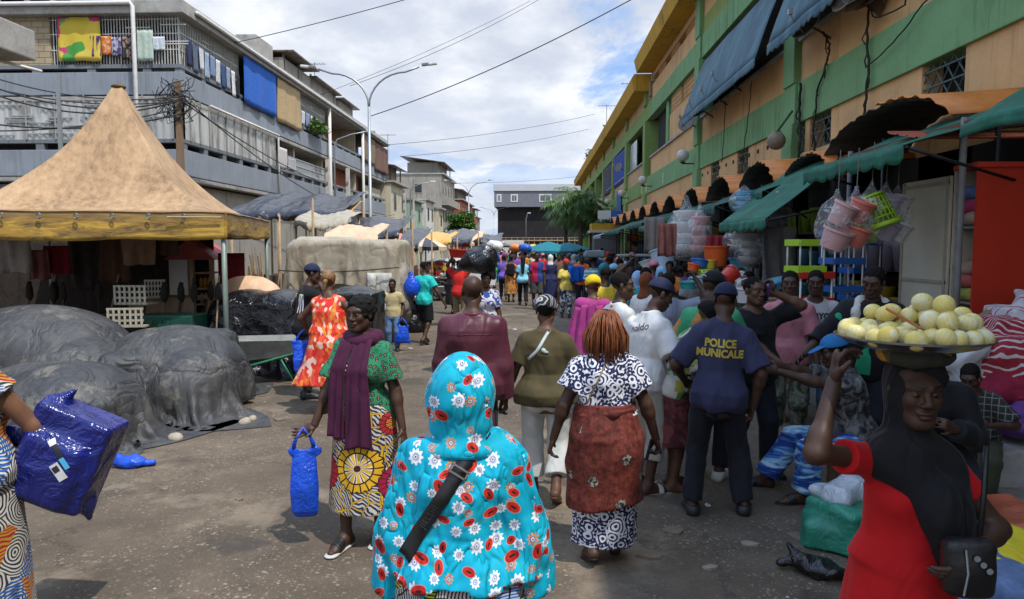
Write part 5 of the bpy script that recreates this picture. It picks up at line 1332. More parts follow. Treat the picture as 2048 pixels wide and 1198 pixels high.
for k in range(10):
 y = LY0 + .45 + k * .46; zt = 9.35 - .03 * k
 hang_cloth('washing', (LX + .0, y, 0), (LX + .0, y + .36, 0), zt - random.uniform(.75, 1.05), zt, cloth('wash_%d' % k, cc[k][0]), k, cc[k][1] + ' garment on the washing line along the street side bars', 'laundry', LA)
hang_cloth('blind', (LX + .12, yl(485), 0), (LX + .12, yl(551), 0), 8.0, 10.0, cloth('royal_blue_sheet', (.025, .12, .48), fold=.6), 21, 'royal blue sheet closing off a balcony of the flats', 'sheet', None, .05)
hang_cloth('blind', (LX + .12, yl(553), 0), (LX + .12, yl(599), 0), 7.9, 9.95, cloth('tan_sheet', (.42, .31, .17), fold=.6), 22, 'tan sheet closing off the balcony after the royal blue one', 'sheet', None, .06)
hang_cloth('blind', (LX + .12, yl(721), 0), (LX + .12, yl(748), 0), 8.0, 9.9, cloth('brown_mat_cloth', (.20, .14, .09), fold=.9), 23, 'brown mat blind on the last balconies of the flats', 'sheet', None, .08)
hang_cloth('blind', (LX + .12, yl(749), 0), (LX + .14, yl(774), 0), 7.7, 9.8, cloth('rust_mat_cloth', (.15, .08, .06), fold=.9), 24, 'rust coloured blind at the far end of the flats', 'sheet', None, .1)
for k in range(5): hang_cloth('washing', (LX + .02, yl(604) + k * .8, 0), (LX + .02, yl(604) + k * .8 + .6, 0), 8.4, 9.1, cloth('wash2_%d' % k, ((.5, .5, .55), (.2, .25, .4), (.55, .5, .5), (.4, .45, .55), (.3, .2, .25))[k]), k + 40, ('white', 'blue', 'cream', 'pale blue', 'plum')[k] + ' garment drying on the bars beyond the tan sheet', 'laundry', LA)
hang_cloth('towel', (LX - .02, yl(556), 0), (LX - .02, yl(575), 0), 5.75, 6.75, cloth('striped_towel', (.5, .48, .46)), 61, 'pale towel over the open loggia railing', 'towel')
hang_cloth('towel', (LX - .02, yl(577), 0), (LX - .02, yl(592), 0), 5.8, 6.4, cloth('grey_towel', (.36, .36, .38)), 62, 'smaller grey towel on the open loggia railing', 'towel')
def tuft(name, loc, r, n, mat, label, cat='plant', leaf=.16, seed=1, parent=None):
 R_ = random.Random(seed); m = MB()
 for k in range(n):
  a, b = R_.uniform(0, 2 * pi), R_.uniform(-.4, 1.3); q = R_.random() ** .45
  p = Vector((r[0] * q * cos(a) * cos(b), r[1] * q * sin(a) * cos(b), r[2] * q * sin(b)))
  d = Vector((R_.uniform(-1, 1), R_.uniform(-1, 1), R_.uniform(-.8, .6))).normalized() * leaf * R_.uniform(.6, 1.3); s = d.cross(Vector((R_.uniform(-1, 1), R_.uniform(-1, 1), 1))).normalized() * leaf * .32
  m.add([p, p + d * .5 + s, p + d, p + d * .5 - s], [(0, 1, 2, 3)])
 o = m.build(name, mat, parent)
 if loc is not None: o.location = loc
 if label: tag(o, label, cat)
 return o
def leafmat(name, c1, c2):
 return material(name, lambda N: dict(color=N.ramp(N.noise(N.obj(), 2.2, 4., .7), [(.35, c1), (.65, c2)]), rough=.55, translucent=.25))
LEAF = leafmat('leaf_green', (.025, .07, .012), (.09, .17, .03))
tuft('potted_plant', (LX + .25, yl(628), 8.4), (.5, 1.3, .5), 260, LEAF, 'bright green potted plants spilling over the upper balcony edge', leaf=.3)
def antenna(loc, h, label):
 t = thing('tv_antenna', label, 'antenna', loc)
 m = MB(); m.tube([(0, 0, 0), (0, 0, h)], .02, 5); m.build('mast', BL, t)
 m = MB(); m.tube([(-.7, 0, h - .1), (.7, 0, h - .1)], .015, 4)
 for k in range(6): m.tube([(-.6 + k * .24, -.3, h - .1), (-.6 + k * .24, .3, h - .1)], .01, 4)
 m.build('yagi', BL, t)
antenna((LX - 1.5, 45, 11.4), 2.0, 'television antenna on the roof shacks of the grey flats'); antenna((-13, 62, 9.4), 2.2, 'television antenna over the cream house roof'); antenna((LX - 1, LY0 + .6, 10.4), 1.2, 'small antenna at the corner of the flats roof')
def house(label, x, y0, y1, h, wall, nfl, seed, roof=RUSTS, depth=9., shack=True, balcony=True, front=True):
 R_ = random.Random(seed); t = thing('house', label, 'house', (x, y0, 0)); L = y1 - y0; fh = h / nfl
 m = MB(); m.box(-depth, 0, 0, L, -.1, h); m.build('wall', wall, t)
 m = MB(); m.box(-depth - .1, .35, -.12, L + .1, h, h + .16); m.build('roof_slab', CONC, t)
 for f in range(nfl):
  n = max(1, int(L / 2.6))
  for k in range(n):
   y = (k + .5) * L / n; z = f * fh + fh * .38
   w_ = MB(); w_.box(-.02, .035, y - .55, y + .55, z, z + fh * .42); fr = w_.build('window', M('old_window_frame', (.3, .27, .22), .7), t)
   w_ = MB(); w_.box(.0351, .045, y - .45, y + .45, z + .08, z + fh * .42 - .08); w_.build('pane', M('dark_pane', (.03, .035, .04), .25), fr)
  if balcony and f:
   b = MB(); b.box(.0, .75, .2, L - .2, f * fh - .12, f * fh); b.box(.68, .75, .2, L - .2, f * fh, f * fh + .75); b.build('balcony', wall, t)
 if front:
  for k, q in enumerate((-depth * .3, -depth * .6)):
   w_ = MB(); w_.box(q - .5, q + .5, -.035, .02, h - fh * .65, h - fh * .3); fr = w_.build('window', M('old_window_frame', (.3, .27, .22), .7), t)
   w_ = MB(); w_.box(q - .4, q + .4, -.045, -.0351, h - fh * .62, h - fh * .33); w_.build('pane', M('dark_pane', (.03, .035, .04), .25), fr)
 if shack:
  m = MB(); m.box(-4.2, -.6, L * .1, L * .75, h + .16, h + 1.5); m.build('roof_shack', W_SOOT, t)
  m = MB(); Q = Matrix.Translation((-2.2, L * .42, h + 1.75)) @ Matrix.Rotation(.14, 4, 'Y'); m.box(-2.6, 2.6, -L * .42, L * .42, -.03, .03, Q); m.build('roof_sheet', roof, t)
  for k in range(3): m = MB(); m.box(-.2, -.1, L * (.12 + .3 * k), L * (.12 + .3 * k) + .1, h + .16, h + 1.4); m.build('post', WOOD, t)
house('cream two storey house with stained walls and a tin roof shelter', -12.2, 59., 66., 7.2, W_CREAM, 2, 1)
house('pale mint fronted house with a deep balcony after the cream one', -11.9, 66.4, 73., 6.2, W_MINT, 2, 2, shack=False)
house('white metal clad house between the mint front and the tall sooty block', -11.5, 73.3, 79., 6.6, W_WHITE, 2, 3, shack=False, balcony=False)
house('tall sooty concrete block with reddish balconies near the street tree', -11.2, 83., 96., 10.2, W_SOOT, 3, 4)
house('low cream house with an arched gable beside the sooty block', -11.0, 79.2, 82.8, 6., W_CREAM, 2, 5, shack=False)
house('dark cluttered block at the far end of the flats side', -10.6, 98, 116, 8.2, W_RED, 3, 6)
house('distant grey block closing the row on the flats side', -10.4, 118, 128, 6.6, W_SOOT, 2, 7)
def far_building():
 y = 132.; t = thing('office_building', 'grey building with white windows above a huge black hoarding at the street end', 'building', (0, y, 0))
 m = MB(); m.box(-7.4, 16, .4, 14, 3.0, 9.0); m.build('hoarding', wallpaint('black_hoarding', (.018, .018, .020), (.10, .085, .075), .35, 1.2), t)
 m = MB(); m.box(-8.0, 16, -.6, 14, 9.001, 11.9); m.build('upper_wall', wallpaint('slate_paint', (.17, .18, .21), (.1, .1, .11), .2), t)
 m = MB(); m.box(-8.15, 16.1, -.8, 14.2, 11.901, 13.1); m.build('parapet', M('pale_parapet', (.46, .48, .50), .7, .06, 1.), t)
 for x, w_ in ((-7.5, .8), (-4.9, 1.2), (.3, 2.2), (4.6, 1.2), (8.5, 1.2)):
  f = MB(); f.box(x - .05, x + w_ + .05, -.66, -.58, 9.9, 11.3); fr = f.build('window', M('white_frame', (.62, .62, .63), .5), t)
  f = MB(); f.box(x + .18, x + w_ * .5 - .04, -.68, -.661, 10.1, 11.1); f.box(x + w_ * .5 + .04, x + w_ - .18, -.68, -.661, 10.1, 11.1); f.build('pane', M('grey_pane', (.10, .12, .13), .15), fr)
 m = MB(); m.box(-9.2, 12, -1.5, .2, 2.75, 2.95)
 for k in range(20): m.box(-9 + k * 1.05, -8.9 + k * 1.05, -1.4, -1.3, 2.2, 3.4)
 m.box(-9.2, 12, -1.42, -1.3, 3.3, 3.4); m.build('scaffold', WOODL, t)
 m = MB(); m.box(-6, 15, .6, 13, 0, 2.749); m.build('ground_floor', DARK, t)  # solid dark box in place of the shade under the scaffold
far_building()
def truck():
 d = 74.; x0, x1 = PX(1013, d), PX(1042, d)
 t = thing('truck', 'white box truck seen from behind at the far end of the crowd', 'truck', ((x0 + x1) / 2, d, 0)); h = (x1 - x0) / 2 + .25
 m = MB(); m.box(-h, h, 0, 4.2, .75, 2.45); m.build('box', M('white_truck_paint', (.66, .66, .64), .4, .05), t, bevel=.03)
 m = MB()
 for k in range(9): m.box(-h + .08 + k * h * .21, -h + .12 + k * h * .21, -.02, -.001, .85, 2.35)
 m.build('door_rib', M('truck_shadow_grey', (.4, .4, .4), .5), t)  # ribs in a darker grey than the white box
 m = MB(); m.box(-h + .1, h - .1, 4.25, 5.8, .5, 2.0); m.build('cab', M('white_truck_paint', (.66, .66, .64), .4, .05), t, bevel=.08)
 for sx in (-1, 1):
  for yy in (.9, 4.9): m = MB(); m.lathe([(.2, -.1), (.4, -.11), (.42, 0), (.4, .11), (.2, .1)], 18, (sx * (h - .15), yy, .42), Vector((1, 0, 0))); m.build('wheel', M('tyre_rubber', (.02, .02, .02), .9), t, True)
truck()
def car(label, loc, rz):
 t = thing('parked_car', label, 'car', loc, rz)
 WP = M('white_car_paint', (.62, .63, .64), .25, .04, 2., 0., coat=.6); GL = M('car_glass', (.03, .045, .05), .08, .1); TY = M('tyre_rubber', (.02, .02, .02), .9)
 pf = [(-2.1, .35), (-2.12, .62), (-2.02, .86), (-1.55, .93), (-.95, .97), (-.62, 1.30), (-.2, 1.45), (.75, 1.46), (1.35, 1.36), (1.75, 1.02), (2.08, .95), (2.13, .6), (2.08, .35)]
 def ring(y, sh, zc): return [(x * sh, y, z if z < .98 else .98 + (z - .98) * zc) for x, z in pf]
 n = len(pf); vs = []; ws = ((-.80, .96, .0), (-.83, 1., .0), (-.70, .985, .93), (-.5, 1., 1.), (.5, 1., 1.), (.70, .985, .93), (.83, 1., 0.), (.80, .96, 0.))
 for y, s_, zc in ws: vs += ring(y, s_, zc)
 fs = [(i * n + k, i * n + (k + 1) % n, (i + 1) * n + (k + 1) % n, (i + 1) * n + k) for i in range(len(ws) - 1) for k in range(n)] + [tuple(range(n))[::-1], tuple((len(ws) - 1) * n + k for k in range(n))]
 m = MB(); m.add(vs, fs); m.build('body', WP, t, True, bevel=0, auto=35)
 for s_ in (-1, 1):
  for x0, x1, x2, x3 in ((-.78, .12, .12, -.36), (.2, 1.0, 1.0, .2), (1.08, 1.5, 1.3, 1.08)):
   m = MB(); m.quad((x0, s_ * .815, 1.0), (x1, s_ * .815, 1.0), (x2, s_ * .722, 1.36), (x3, s_ * .722, 1.36)); m.build('side_window', GL, t)
  for x in (-1.32, 1.3):
   m = MB(); m.lathe([(.16, -.09), (.30, -.1), (.32, 0), (.30, .1), (.16, .09)], 22, (x, s_ * .74, .32), Vector((0, 1, 0))); w_ = m.build('wheel', TY, t, True)
   m = MB(); m.lathe([(.03, -.1), (.19, -.09), (.19, .09), (.03, .1)], 16, (x, s_ * .75, .32), Vector((0, 1, 0))); m.build('rim', STEEL, w_, True)
  m = MB(); m.box(-2.13, -2.02, s_ * .62 - .16, s_ * .62 + .16, .64, .8); m.build('headlight', M('headlight_glass', (.5, .5, .5), .1), t, bevel=.03)
  m = MB(); m.box(2.05, 2.14, s_ * .66 - .12, s_ * .66 + .12, .66, .9); m.build('tail_light', M('tail_red', (.35, .02, .02), .2), t, bevel=.02)
  m = MB(); m.box(-.72, -.6, s_ * .86 - .07, s_ * .86 + .07, .98, 1.08); m.build('mirror', WP, t, bevel=.03)
 m = MB(); m.quad((-.93, -.62, 1.0), (-.93, .62, 1.0), (-.46, .55, 1.37), (-.46, -.55, 1.37)); m.build('windscreen', GL, t)
 m = MB(); m.quad((1.76, -.62, 1.04), (1.76, .62, 1.04), (1.4, .55, 1.36), (1.4, -.55, 1.36)); m.build('rear_window', GL, t)
car('white saloon car parked among the stalls behind the motorbikes', (PX(884, 29.5), 29.4, 0), radians(16))
def motorbike():
 t = thing('motorbike', 'dark motorbike parked nearest the walking man in turquoise', 'motorbike', (0, 0, 0), 0, 'motorbikes parked by the white car')
 TY = M('tyre_rubber', (.02, .02, .02), .9); DK = M('bike_black', (.015, .015, .017), .3, coat=.4)
 for x in (-.62, .62):
  m = MB(); m.tube([(x + .29 * cos(a), 0, .30 + .29 * sin(a)) for a in [2 * pi * k / 24 for k in range(25)]], .035, 8); w_ = m.build('wheel', TY, t, True)
  m = MB(); m.tube([(x + .24 * cos(a), 0, .30 + .24 * sin(a)) for a in [2 * pi * k / 24 for k in range(25)]], .014, 6)
  for k in range(10): m.tube([(x, 0, .3), (x + .24 * cos(k * .628), 0, .3 + .24 * sin(k * .628))], .005, 4)
  m.build('rim', STEEL, w_, True)
 m = MB(); m.tube([(-.62, .07, .3), (-.40, .07, .95)], .018, 6); m.tube([(-.62, -.07, .3), (-.40, -.07, .95)], .018, 6); m.build('fork', STEEL, t, True)
 m = MB(); m.tube([(-.42, 0, .82), (-.1, 0, .35), (.3, 0, .33), (.55, 0, .7), (-.38, 0, .78)], .022, 6); m.tube([(.62, .06, .3), (.2, .06, .36)], .02, 6); m.build('frame', DK, t, True)
 m = blob('tank', [el((-.17, 0, .80), (.22, .12, .11), .05), el((-.3, 0, .78), (.1, .1, .08), .05)], M('bike_tank_paint', (.06, .05, .05), .2, coat=.6), t, .02)
 blob('seat', [bx((.28, 0, .80), (.34, .12, .05), .05), el((.55, 0, .84), (.14, .1, .05), .05)], M('seat_vinyl', (.02, .02, .02), .5), t, .02)
 blob('engine', [bx((.0, 0, .42), (.14, .12, .13), .03), rc((-.1, .0, .45), (-.2, 0, .62), .07, .06)], M('engine_grey', (.14, .14, .14), .4, metal=.6), t, .02)
 m = MB(); m.tube([(-.3, -.36, 1.03), (-.38, -.12, 1.0), (-.38, .12, 1.0), (-.3, .36, 1.03)], .014, 6); m.build('handlebar', BL, t, True)
 blob('headlight', [el((-.50, 0, .88), (.08, .08, .08), .02)], M('headlight_glass', (.5, .5, .5), .1), t, .015)
 m = MB(); m.tube([(.05, -.12, .3), (.4, -.14, .27), (.8, -.15, .36)], [.03, .045, .05], 8); m.build('exhaust', STEEL, t, True)
 return t
mb = motorbike()
for k, (px, d, rz, lb) in enumerate(((880, 25.2, .3, None), (838, 25.6, -.25, 'dark motorbike standing half behind the covered stall corner'), (812, 27., .5, 'dark motorbike hidden most behind the other two'), (905, 26.4, -.5, 'dark motorbike parked closest to the red shirted porter'))):
 if k == 0: mb.location = (PX(px, d), d, 0); mb.rotation_euler.z = rz
 else: dup(mb, (PX(px, d), d, 0), rz, lb)
def leafy_tree(label, x, y, h, r, mat, n=1400, leaf=.3, seed=1):
 t = thing('tree', label, 'tree', (x, y, 0)); R_ = random.Random(seed)
 m = MB(); m.tube([(0, 0, 0), (.1, 0, h * .35), (0, .1, h * .75)], [.16, .12, .05], 8)
 for k in range(6): a = k * 1.05; m.tube([(.05, 0, h * .4), (r * .6 * cos(a), r * .6 * sin(a), h * (.6 + .06 * k))], [.06, .02], 6)
 m.build('trunk', WOOD, t, True)
 m = MB()
 for c in range(12):
  cx, cy, cz = R_.uniform(-1, 1) * r * .7, R_.uniform(-1, 1) * r * .7, h * R_.uniform(.45, .95); rr = r * R_.uniform(.3, .5)
  for k in range(n // 12):
   v = Vector((R_.gauss(0, 1), R_.gauss(0, 1), R_.gauss(0, 1))).normalized() * rr * R_.random() ** .4; p = Vector((cx, cy, cz)) + v
   d = Vector((R_.uniform(-1, 1), R_.uniform(-1, 1), R_.uniform(-1, .4))).normalized() * leaf * R_.uniform(.6, 1.3); s = d.cross(Vector((R_.uniform(-1, 1), .3, 1))).normalized() * leaf * .35
   m.add([p, p + d * .5 + s, p + d, p + d * .5 - s], [(0, 1, 2, 3)])
 m.build('crown', mat, t)
leafy_tree('leafy green street tree behind the second lamp post', PX(922, 66), 66, 5.2, 1.5, leafmat('street_leaf', (.03, .09, .015), (.10, .22, .03)), 2600, .3, 3)
leafy_tree('small dull tree at the far end of the flats side', PX(972, 110), 110, 3.4, 1.6, LEAF, 800, .35, 5)
def palm(label, x, y, h, seed, nf=46):
 R_ = random.Random(seed); t = thing('palm_tree', label, 'palm tree', (x, y, 0))
 m = MB(); m.tube([(0, 0, 0), (.1, 0, h * .5), (.05, .05, h)], [.2, .16, .14], 8); m.build('trunk', M('palm_trunk', (.10, .08, .06), .9, .3, 6.), t, True)
 m = MB()
 for k in range(nf):
  a = R_.uniform(0, 2 * pi); up = R_.uniform(-.35, 1.25); L = R_.uniform(1.7, 2.7); p = Vector((.05, .05, h)); d = Vector((cos(a) * cos(up), sin(a) * cos(up), sin(up)))
  side = Vector((-sin(a), cos(a), 0)); pts = []
  for j in range(9): pts.append(p.copy()); p = p + d * (L / 9); d = (d + Vector((0, 0, -.23))).normalized()
  for j in range(1, 9):
   q, tn = pts[j], (pts[j] - pts[j - 1]).normalized(); w_ = .75 * sin(pi * (j + 1.5) / 11.)
   for z in (-1, 1):
    for e in (0, .5):
     b = q - tn * e * L / 9; tip = b + side * z * w_ * R_.uniform(.7, 1.) + tn * .28 - Vector((0, 0, w_ * R_.uniform(.35, .75))); wd = tn * .05
     m.add([b - wd, b + wd, tip], [(0, 1, 2)])
 m.build('crown', material('palm_leaf_' + str(seed), lambda N: dict(color=N.ramp(N.noise(N.obj(), 1.1, 4., .7), [(.35, (.03, .085, .022)), (.65, (.15, .25, .065))]), rough=.5, translucent=.3)), t)
palm('drooping green palm nearest the hall at the street end', PX(1158, 52), 52, 4.9, 5, 90); palm('paler drooping palm on the street side of the clump', PX(1130, 56), 57, 4.6, 6, 70); palm('darker low palm in the clump against the hall', PX(1182, 54), 54.5, 4.0, 8, 70)
tuft('roof_bush', (5.3, 72, 10.5), (.5, 1.6, 1.1), 320, LEAF, 'small bush growing out of the yellow roof edge far down the hall', 'bush', .32, 4)
tuft('roof_bush', (5.5, 56, 10.6), (.3, .9, .8), 160, LEAF, 'sprig of leaves on the hall roof beside a mast', 'bush', .3, 5); antenna((5.4, 57, 10.4), 2.6, 'bent antenna mast on the far wing of the hall'); antenna((5.6, 43, 10.4), 1.2, 'small antenna on the yellow roof edge of the far wing')
for k, (px, d, sx, sz, mt, lb) in enumerate(((588, 13.2, .35, .5, TARP_B, 'slumped black bundle beside the beige wrapped stall'), (812, 16.2, .4, .55, BLACKP, 'shiny black sack pile at the road corner of the beige stall'), (800, 19., .5, .8, TARP_B, 'tall slate bundle under the wide black roof'), (828, 21., .35, .5, PEACHT, 'peach sheet heap before the motorbikes'), (842, 33., .6, .9, ORANGET, 'yellow orange heap beyond the white car'), (925, 34., .6, .8, TARP_B, 'black heap on the road edge by the second lamp post'), (940, 44., .7, 1., PEACHT, 'pale peach heap further along the road edge'), (955, 52., .8, 1., TARP_B, 'far black heap below the distant stalls'), (540, 13.8, .4, 1.1, TARP_B, 'upright black wrapped stack behind the rear tent leg'), (745, 12.4, .28, .45, BLACKP, 'small black sack in front of the pale patch sheet'))):
 o = blob('goods_heap', [el((0, 0, sz * .4), (sx, sx * .8, sz * .62), .1), el((sx * .5, 0, sz * .2), (sx * .7, sx * .7, sz * .4), .1), cutz(0.)], mt, None, .03, heapfold(k + 70), .05); o.location = (PX(px, d), d, 0); tag(o, lb, 'covered goods')
GRNAW = material('green_awning_cloth', lambda N: dict(color=N.mix(N.mul(N.step(N.noise(N.obj(), 2.6, 5., .65), .46, .66), .6), (.016, .15, .10), (.032, .30, .19)), rough=.7, bump=N.add(N.noise(N.obj(), 3., 4.), N.mul(N.noise(N.obj(), 40., 2.), .15)), bumps=.4, bumpd=.03, translucent=.3))
GRNDK = material('faded_green_awning', lambda N: dict(color=N.mix(N.step(N.noise(N.obj(), 2., 5., .65), .42, .62), (.03, .10, .085), (.07, .20, .16)), rough=.8, bump=N.noise(N.obj(), 3.4, 4.), bumps=.4, bumpd=.03, translucent=.3))
BLUAW = material('blue_awning_cloth', lambda N: dict(color=N.mix(N.step(N.noise(N.scale(N.obj(), (1, 1, .4)), 1.6, 5., .65), .42, .62), (.035, .10, .145), (.07, .165, .21)), rough=.75, bump=N.noise(N.obj(), 2., 4.), bumps=.4, bumpd=.04))
ORSH = M('orange_roof_sheet', (.55, .19, .035), .55, .2, 2., .2, dirt=((.25, .09, .03), .5)); REDSH = M('brick_red_roof_sheet', (.38, .10, .055), .55, .2, 2.)
RUSTK = M('dark_rusted_sheet', (.045, .042, .038), .85, .5, 3., .5)
def arch(y, wd, zp, zb, x0, x1, label, seed, mat=RUSTK):
 R_ = random.Random(seed); t = thing('arched_canopy', label, 'canopy', (0, y, 0), 0, 'arched sheet canopies along the hall')
 n = 44; jag = [R_.uniform(-.014, .014) for _ in range(n + 1)]
 def fn(u, v):
  a = u * 2 - 1; z = zb + (zp - zb) * sqrt(max(0, 1 - (abs(a) * .97) ** 2.2)) + .015 * sin(u * 2 * pi * 11)
  x = x0 + jag[min(n, int(round(u * n)))] * 1.4 if v == 0 else x0 + (x1 - x0) * v
  return Vector((x, a * wd / 2, z + .08 * v))
 drape(fn, n, 4, 'sheet', mat, t, .012, True)
 drape(lambda u, v: fn(u * .5, .0 + v) + Vector((-.05 if v == 0 else 0, 0, .025)), n, 3, 'top_sheet', ORSH, t, .008, True)
 m = MB(); m.tube([(x1 - .05, -wd / 2 + .08, zb + .1), (x0 + .1, -wd / 2 + .08, zb)], .02, 6); m.tube([(x0 + .15, -wd / 2 + .08, 0), (x0 + .15, -wd / 2 + .08, zb + .02)], .028, 8); m.build('post', BL, t, True)
 m = MB()
 for q in (.2, .5, .8):
  m.add([(x1 - .02, (q * 2 - 1) * wd / 2 - .28, zb + .3), (x1 - .02, (q * 2 - 1) * wd / 2 + .3, zb + .32), (x1 - .5, (q * 2 - 1) * wd / 2 + .26, zb + .55 - abs(q - .5) * .5), (x1 - .5, (q * 2 - 1) * wd / 2 - .24, zb + .53 - abs(q - .5) * .5)], [(0, 1, 2, 3)])
 m.build('batten', ORSH, t) if seed % 2 else None
 return t
wh = ['beside the grille window bay', 'at the broken globe lamp', 'two bays before the second pillar', 'just before the second pillar', 'just past the second pillar', 'below the first white globe', 'past the first white globe', 'before the second white globe', 'below the second white globe', 'past the second white globe', 'near the yellow kiosk', 'at the far end']
for k, (y, wd, zp) in enumerate(((9.2, 3.3, 3.72), (11.6, 1.9, 3.42), (14.2, 2.4, 3.58), (17.05, 2.5, 3.57), (20.1, 2.5, 3.55), (23.3, 2.5, 3.57), (26.2, 2.5, 3.57), (29.1, 2.5, 3.57), (32., 2.5, 3.55), (35., 2.5, 3.57), (38., 2.5, 3.57), (41, 2.5, 3.55))):
 arch(y, wd, zp, zp - (.62 if k > 1 else (.55 if k == 0 else .35)), 4.25, 5.48, 'ragged dark corrugated canopy arch ' + wh[k], k)
def flatroof():
 t = thing('sheet_roof', 'orange and brick red profiled roof sheets over the nearest stalls', 'roof sheets')
 def low(u, v):
  rb = .018 if (int(v * 24) % 6) == 0 else 0
  return Vector((3.82 + 1.55 * u + .04 * nz(v * 4, 0, 0, 3) * (1 - u), 7.12 + .95 * v, 3.02 + .20 * v + rb))
 drape(low, 6, 24, 'sheet', REDSH, t, .012, False)
 for y in (6.95, 9.4): m = MB(); m.tube([(4.02, y, 0), (4.02, y, 3.2)], .032, 8); m.build('post', M('grey_post', (.16, .16, .155), .6, .2), t, True)
 m = MB(); m.box(4.0, 4.06, 5.6, 9.7, 3.10, 3.16); m.build('beam', M('rust_beam', (.12, .06, .035), .8), t)
flatroof()
def awning(label, y0, y1, xi, zi, xo, zo, mat, seed, drop=.16, scal=True, sag=.05, post=True, group='green awnings of the market stalls', skew=0.):
 t = thing('awning', label, 'awning', (0, (y0 + y1) / 2, 0), 0, group); L = (y1 - y0) / 2
 def fn(u, v):
  return Vector((xo + (xi - xo) * v + .02 * nz(u * 6, v, 0, seed), (u * 2 - 1) * L + skew * v + .03 * nz(v * 4, u, 1, seed), zo + (zi - zo) * v ** .92 - sag * sin(pi * v) * (1 + .4 * sin(u * 15 + seed)) + .015 * nz(u * 8, v * 5, 2, seed)))
 drape(fn, 30, 12, 'cover', mat, t, .006)
 def vl(u, v):
  q = fn(u, 0); dz = drop * (.75 + .25 * abs(sin(u * pi * L * 2 / .28))) if scal else drop
  return Vector((q.x - .015 + .02 * v * nz(u * 20, v, 1, seed), q.y, q.z - dz * v))
 drape(vl, 80, 3, 'valance', mat, t, .004)
 for s in (-.97, .97) if post else ():
  m = MB(); m.tube([(xi, s * L + skew * .6, zi - .75), (xo + .04, s * L, zo - .02)], .016, 6); m.build('strut', BL, t, True)
  if post: m = MB(); m.tube([(xi - .05, s * L + skew, .1), (xi - .05, s * L + skew, zi)], .025, 6); m.build('post', BL, t, True)
 m = MB(); m.tube([(xo + .03, -L, zo - .02), (xo + .03, L, zo - .02)], .016, 6); m.build('front_bar', BL, t, True)
 return t
awning('big sloping green awning reaching furthest down over the plastic goods', 9.25, 11.5, 4.5, 3.34, 2.92, 2.34, GRNAW, 1, .16, skew=1.5)
awning('green scalloped awning over the wrapped hanging baskets', 6.6, 8.95, 4.5, 3.36, 3.3, 2.90, GRNAW, 2, .17, skew=.5)
awning('green awning nearest the red cabinet at the top of the picture', 3.3, 5.75, 4.6, 3.52, 3.3, 2.93, GRNAW, 3, .10, False, .02, False, skew=1.2)
awning('short green scalloped awning just past the big sloping one', 11.6, 13.6, 4.5, 3.2, 3.62, 2.88, GRNAW, 4, .16, skew=.8)
awning('long green awning over the wrapped white basins', 13.8, 16.4, 4.5, 3.15, 3.4, 2.75, GRNDK, 5, .2, skew=1.)
awning('mid green awning with a pale patch after the long one', 16.5, 18.9, 4.5, 3.1, 3.3, 2.72, GRNAW, 6, .18, skew=1.)
awning('steep green awning beyond the pale patched one', 19.1, 22.6, 4.5, 3.1, 3.2, 2.55, GRNAW, 7, .15)
awning('washed out green awning near the first white globe', 22.8, 26., 4.5, 3.1, 3.3, 2.7, GRNDK, 8, .15)
awning('grey green awning past the first white globe', 26.3, 30., 4.5, 3.1, 3.0, 2.55, GRNDK, 9, .15)
awning('far green awning by the vests of the wardens', 30.4, 34.5, 4.5, 3.1, 3.2, 2.6, GRNAW, 10, .15)
awning('pale blue grey awning next to the yellow kiosk', 35, 40., 4.6, 3.0, 3.1, 2.5, M('pale_blue_awning', (.25, .31, .34), .8), 11, .2, False)
awning('long blue sun blind hanging from the first floor between two green pillars', 15.9, 23.9, 5.46, 8.02, 4.72, 6.06, BLUAW, 12, .22, True, -.05, False, 'blue sun blinds of the hall')
awning('nearer blue sun blind cut off by the top of the picture', 11.9, 15.2, 5.46, 8.02, 4.75, 6.1, BLUAW, 13, .22, True, -.05, False, 'blue sun blinds of the hall')
hang_cloth('blind', (RX + .02, PIL[2] - 6.8, 0), (RX - .1, PIL[2] - .6, 0), 6.0, 8.1, cloth('royal_blue_blind', (.02, .06, .30), fold=.7), 71, 'royal blue curtain across an opening of the far wing', 'curtain')
hang_cloth('blind', (RX + .02, PIL[3] - 6.8, 0), (RX - .1, PIL[3] - .8, 0), 5.9, 8.1, cloth('slate_blind', (.05, .05, .075), fold=.7), 72, 'dark slate curtain beyond the royal blue one', 'curtain')
hang_cloth('blind', (RX - .12, PIL[2] - 5.5, 0), (RX - .1, PIL[2] - 2.5, 0), 3.9, 5.6, cloth('blue_tarp_low', (.03, .11, .28), fold=.7), 73, 'blue tarpaulin hung below the royal blue curtain', 'tarpaulin')
def dish(y, z, r, label, x=RX - .42, yaw=.5):
 t = thing('satellite_dish', label, 'satellite dish', (x, y, z)); ax = Vector((-1, -yaw, .45)).normalized()
 m = MB(); m.lathe([(.001, 0), (r * .4, .016), (r * .75, .05), (r, .095), (r * 1.01, .105), (r * .75, .064), (r * .4, .03), (.001, .012)], 26, (0, 0, 0), ax); m.build('reflector', M('grimy_dish', (.21, .19, .165), .7, .25, 4., dirt=((.08, .07, .05), .7)), t, True)
 m = MB(); m.tube([Vector((0, 0, -r * .7)) + ax * .06, ax * .42 + Vector((0, 0, -.12)), ax * .5], .012, 6); m.box(-.04, .04, -.04, .04, -.05, .05, Matrix.Translation(ax * .5)); m.build('feed_arm', STEEL, t)
 m = MB(); m.tube([-ax * .02, (.2, 0, -.1), (.43, 0, -.25)], .022, 6); m.build('bracket', M('rusty_bracket', (.10, .05, .03), .85), t)
dish(13.9, 6.12, .31, 'round grey satellite dish under the corner of the nearer blue blind'); dish(12.0, 6.06, .36, 'larger satellite dish at the very top above the grille window', yaw=.2)
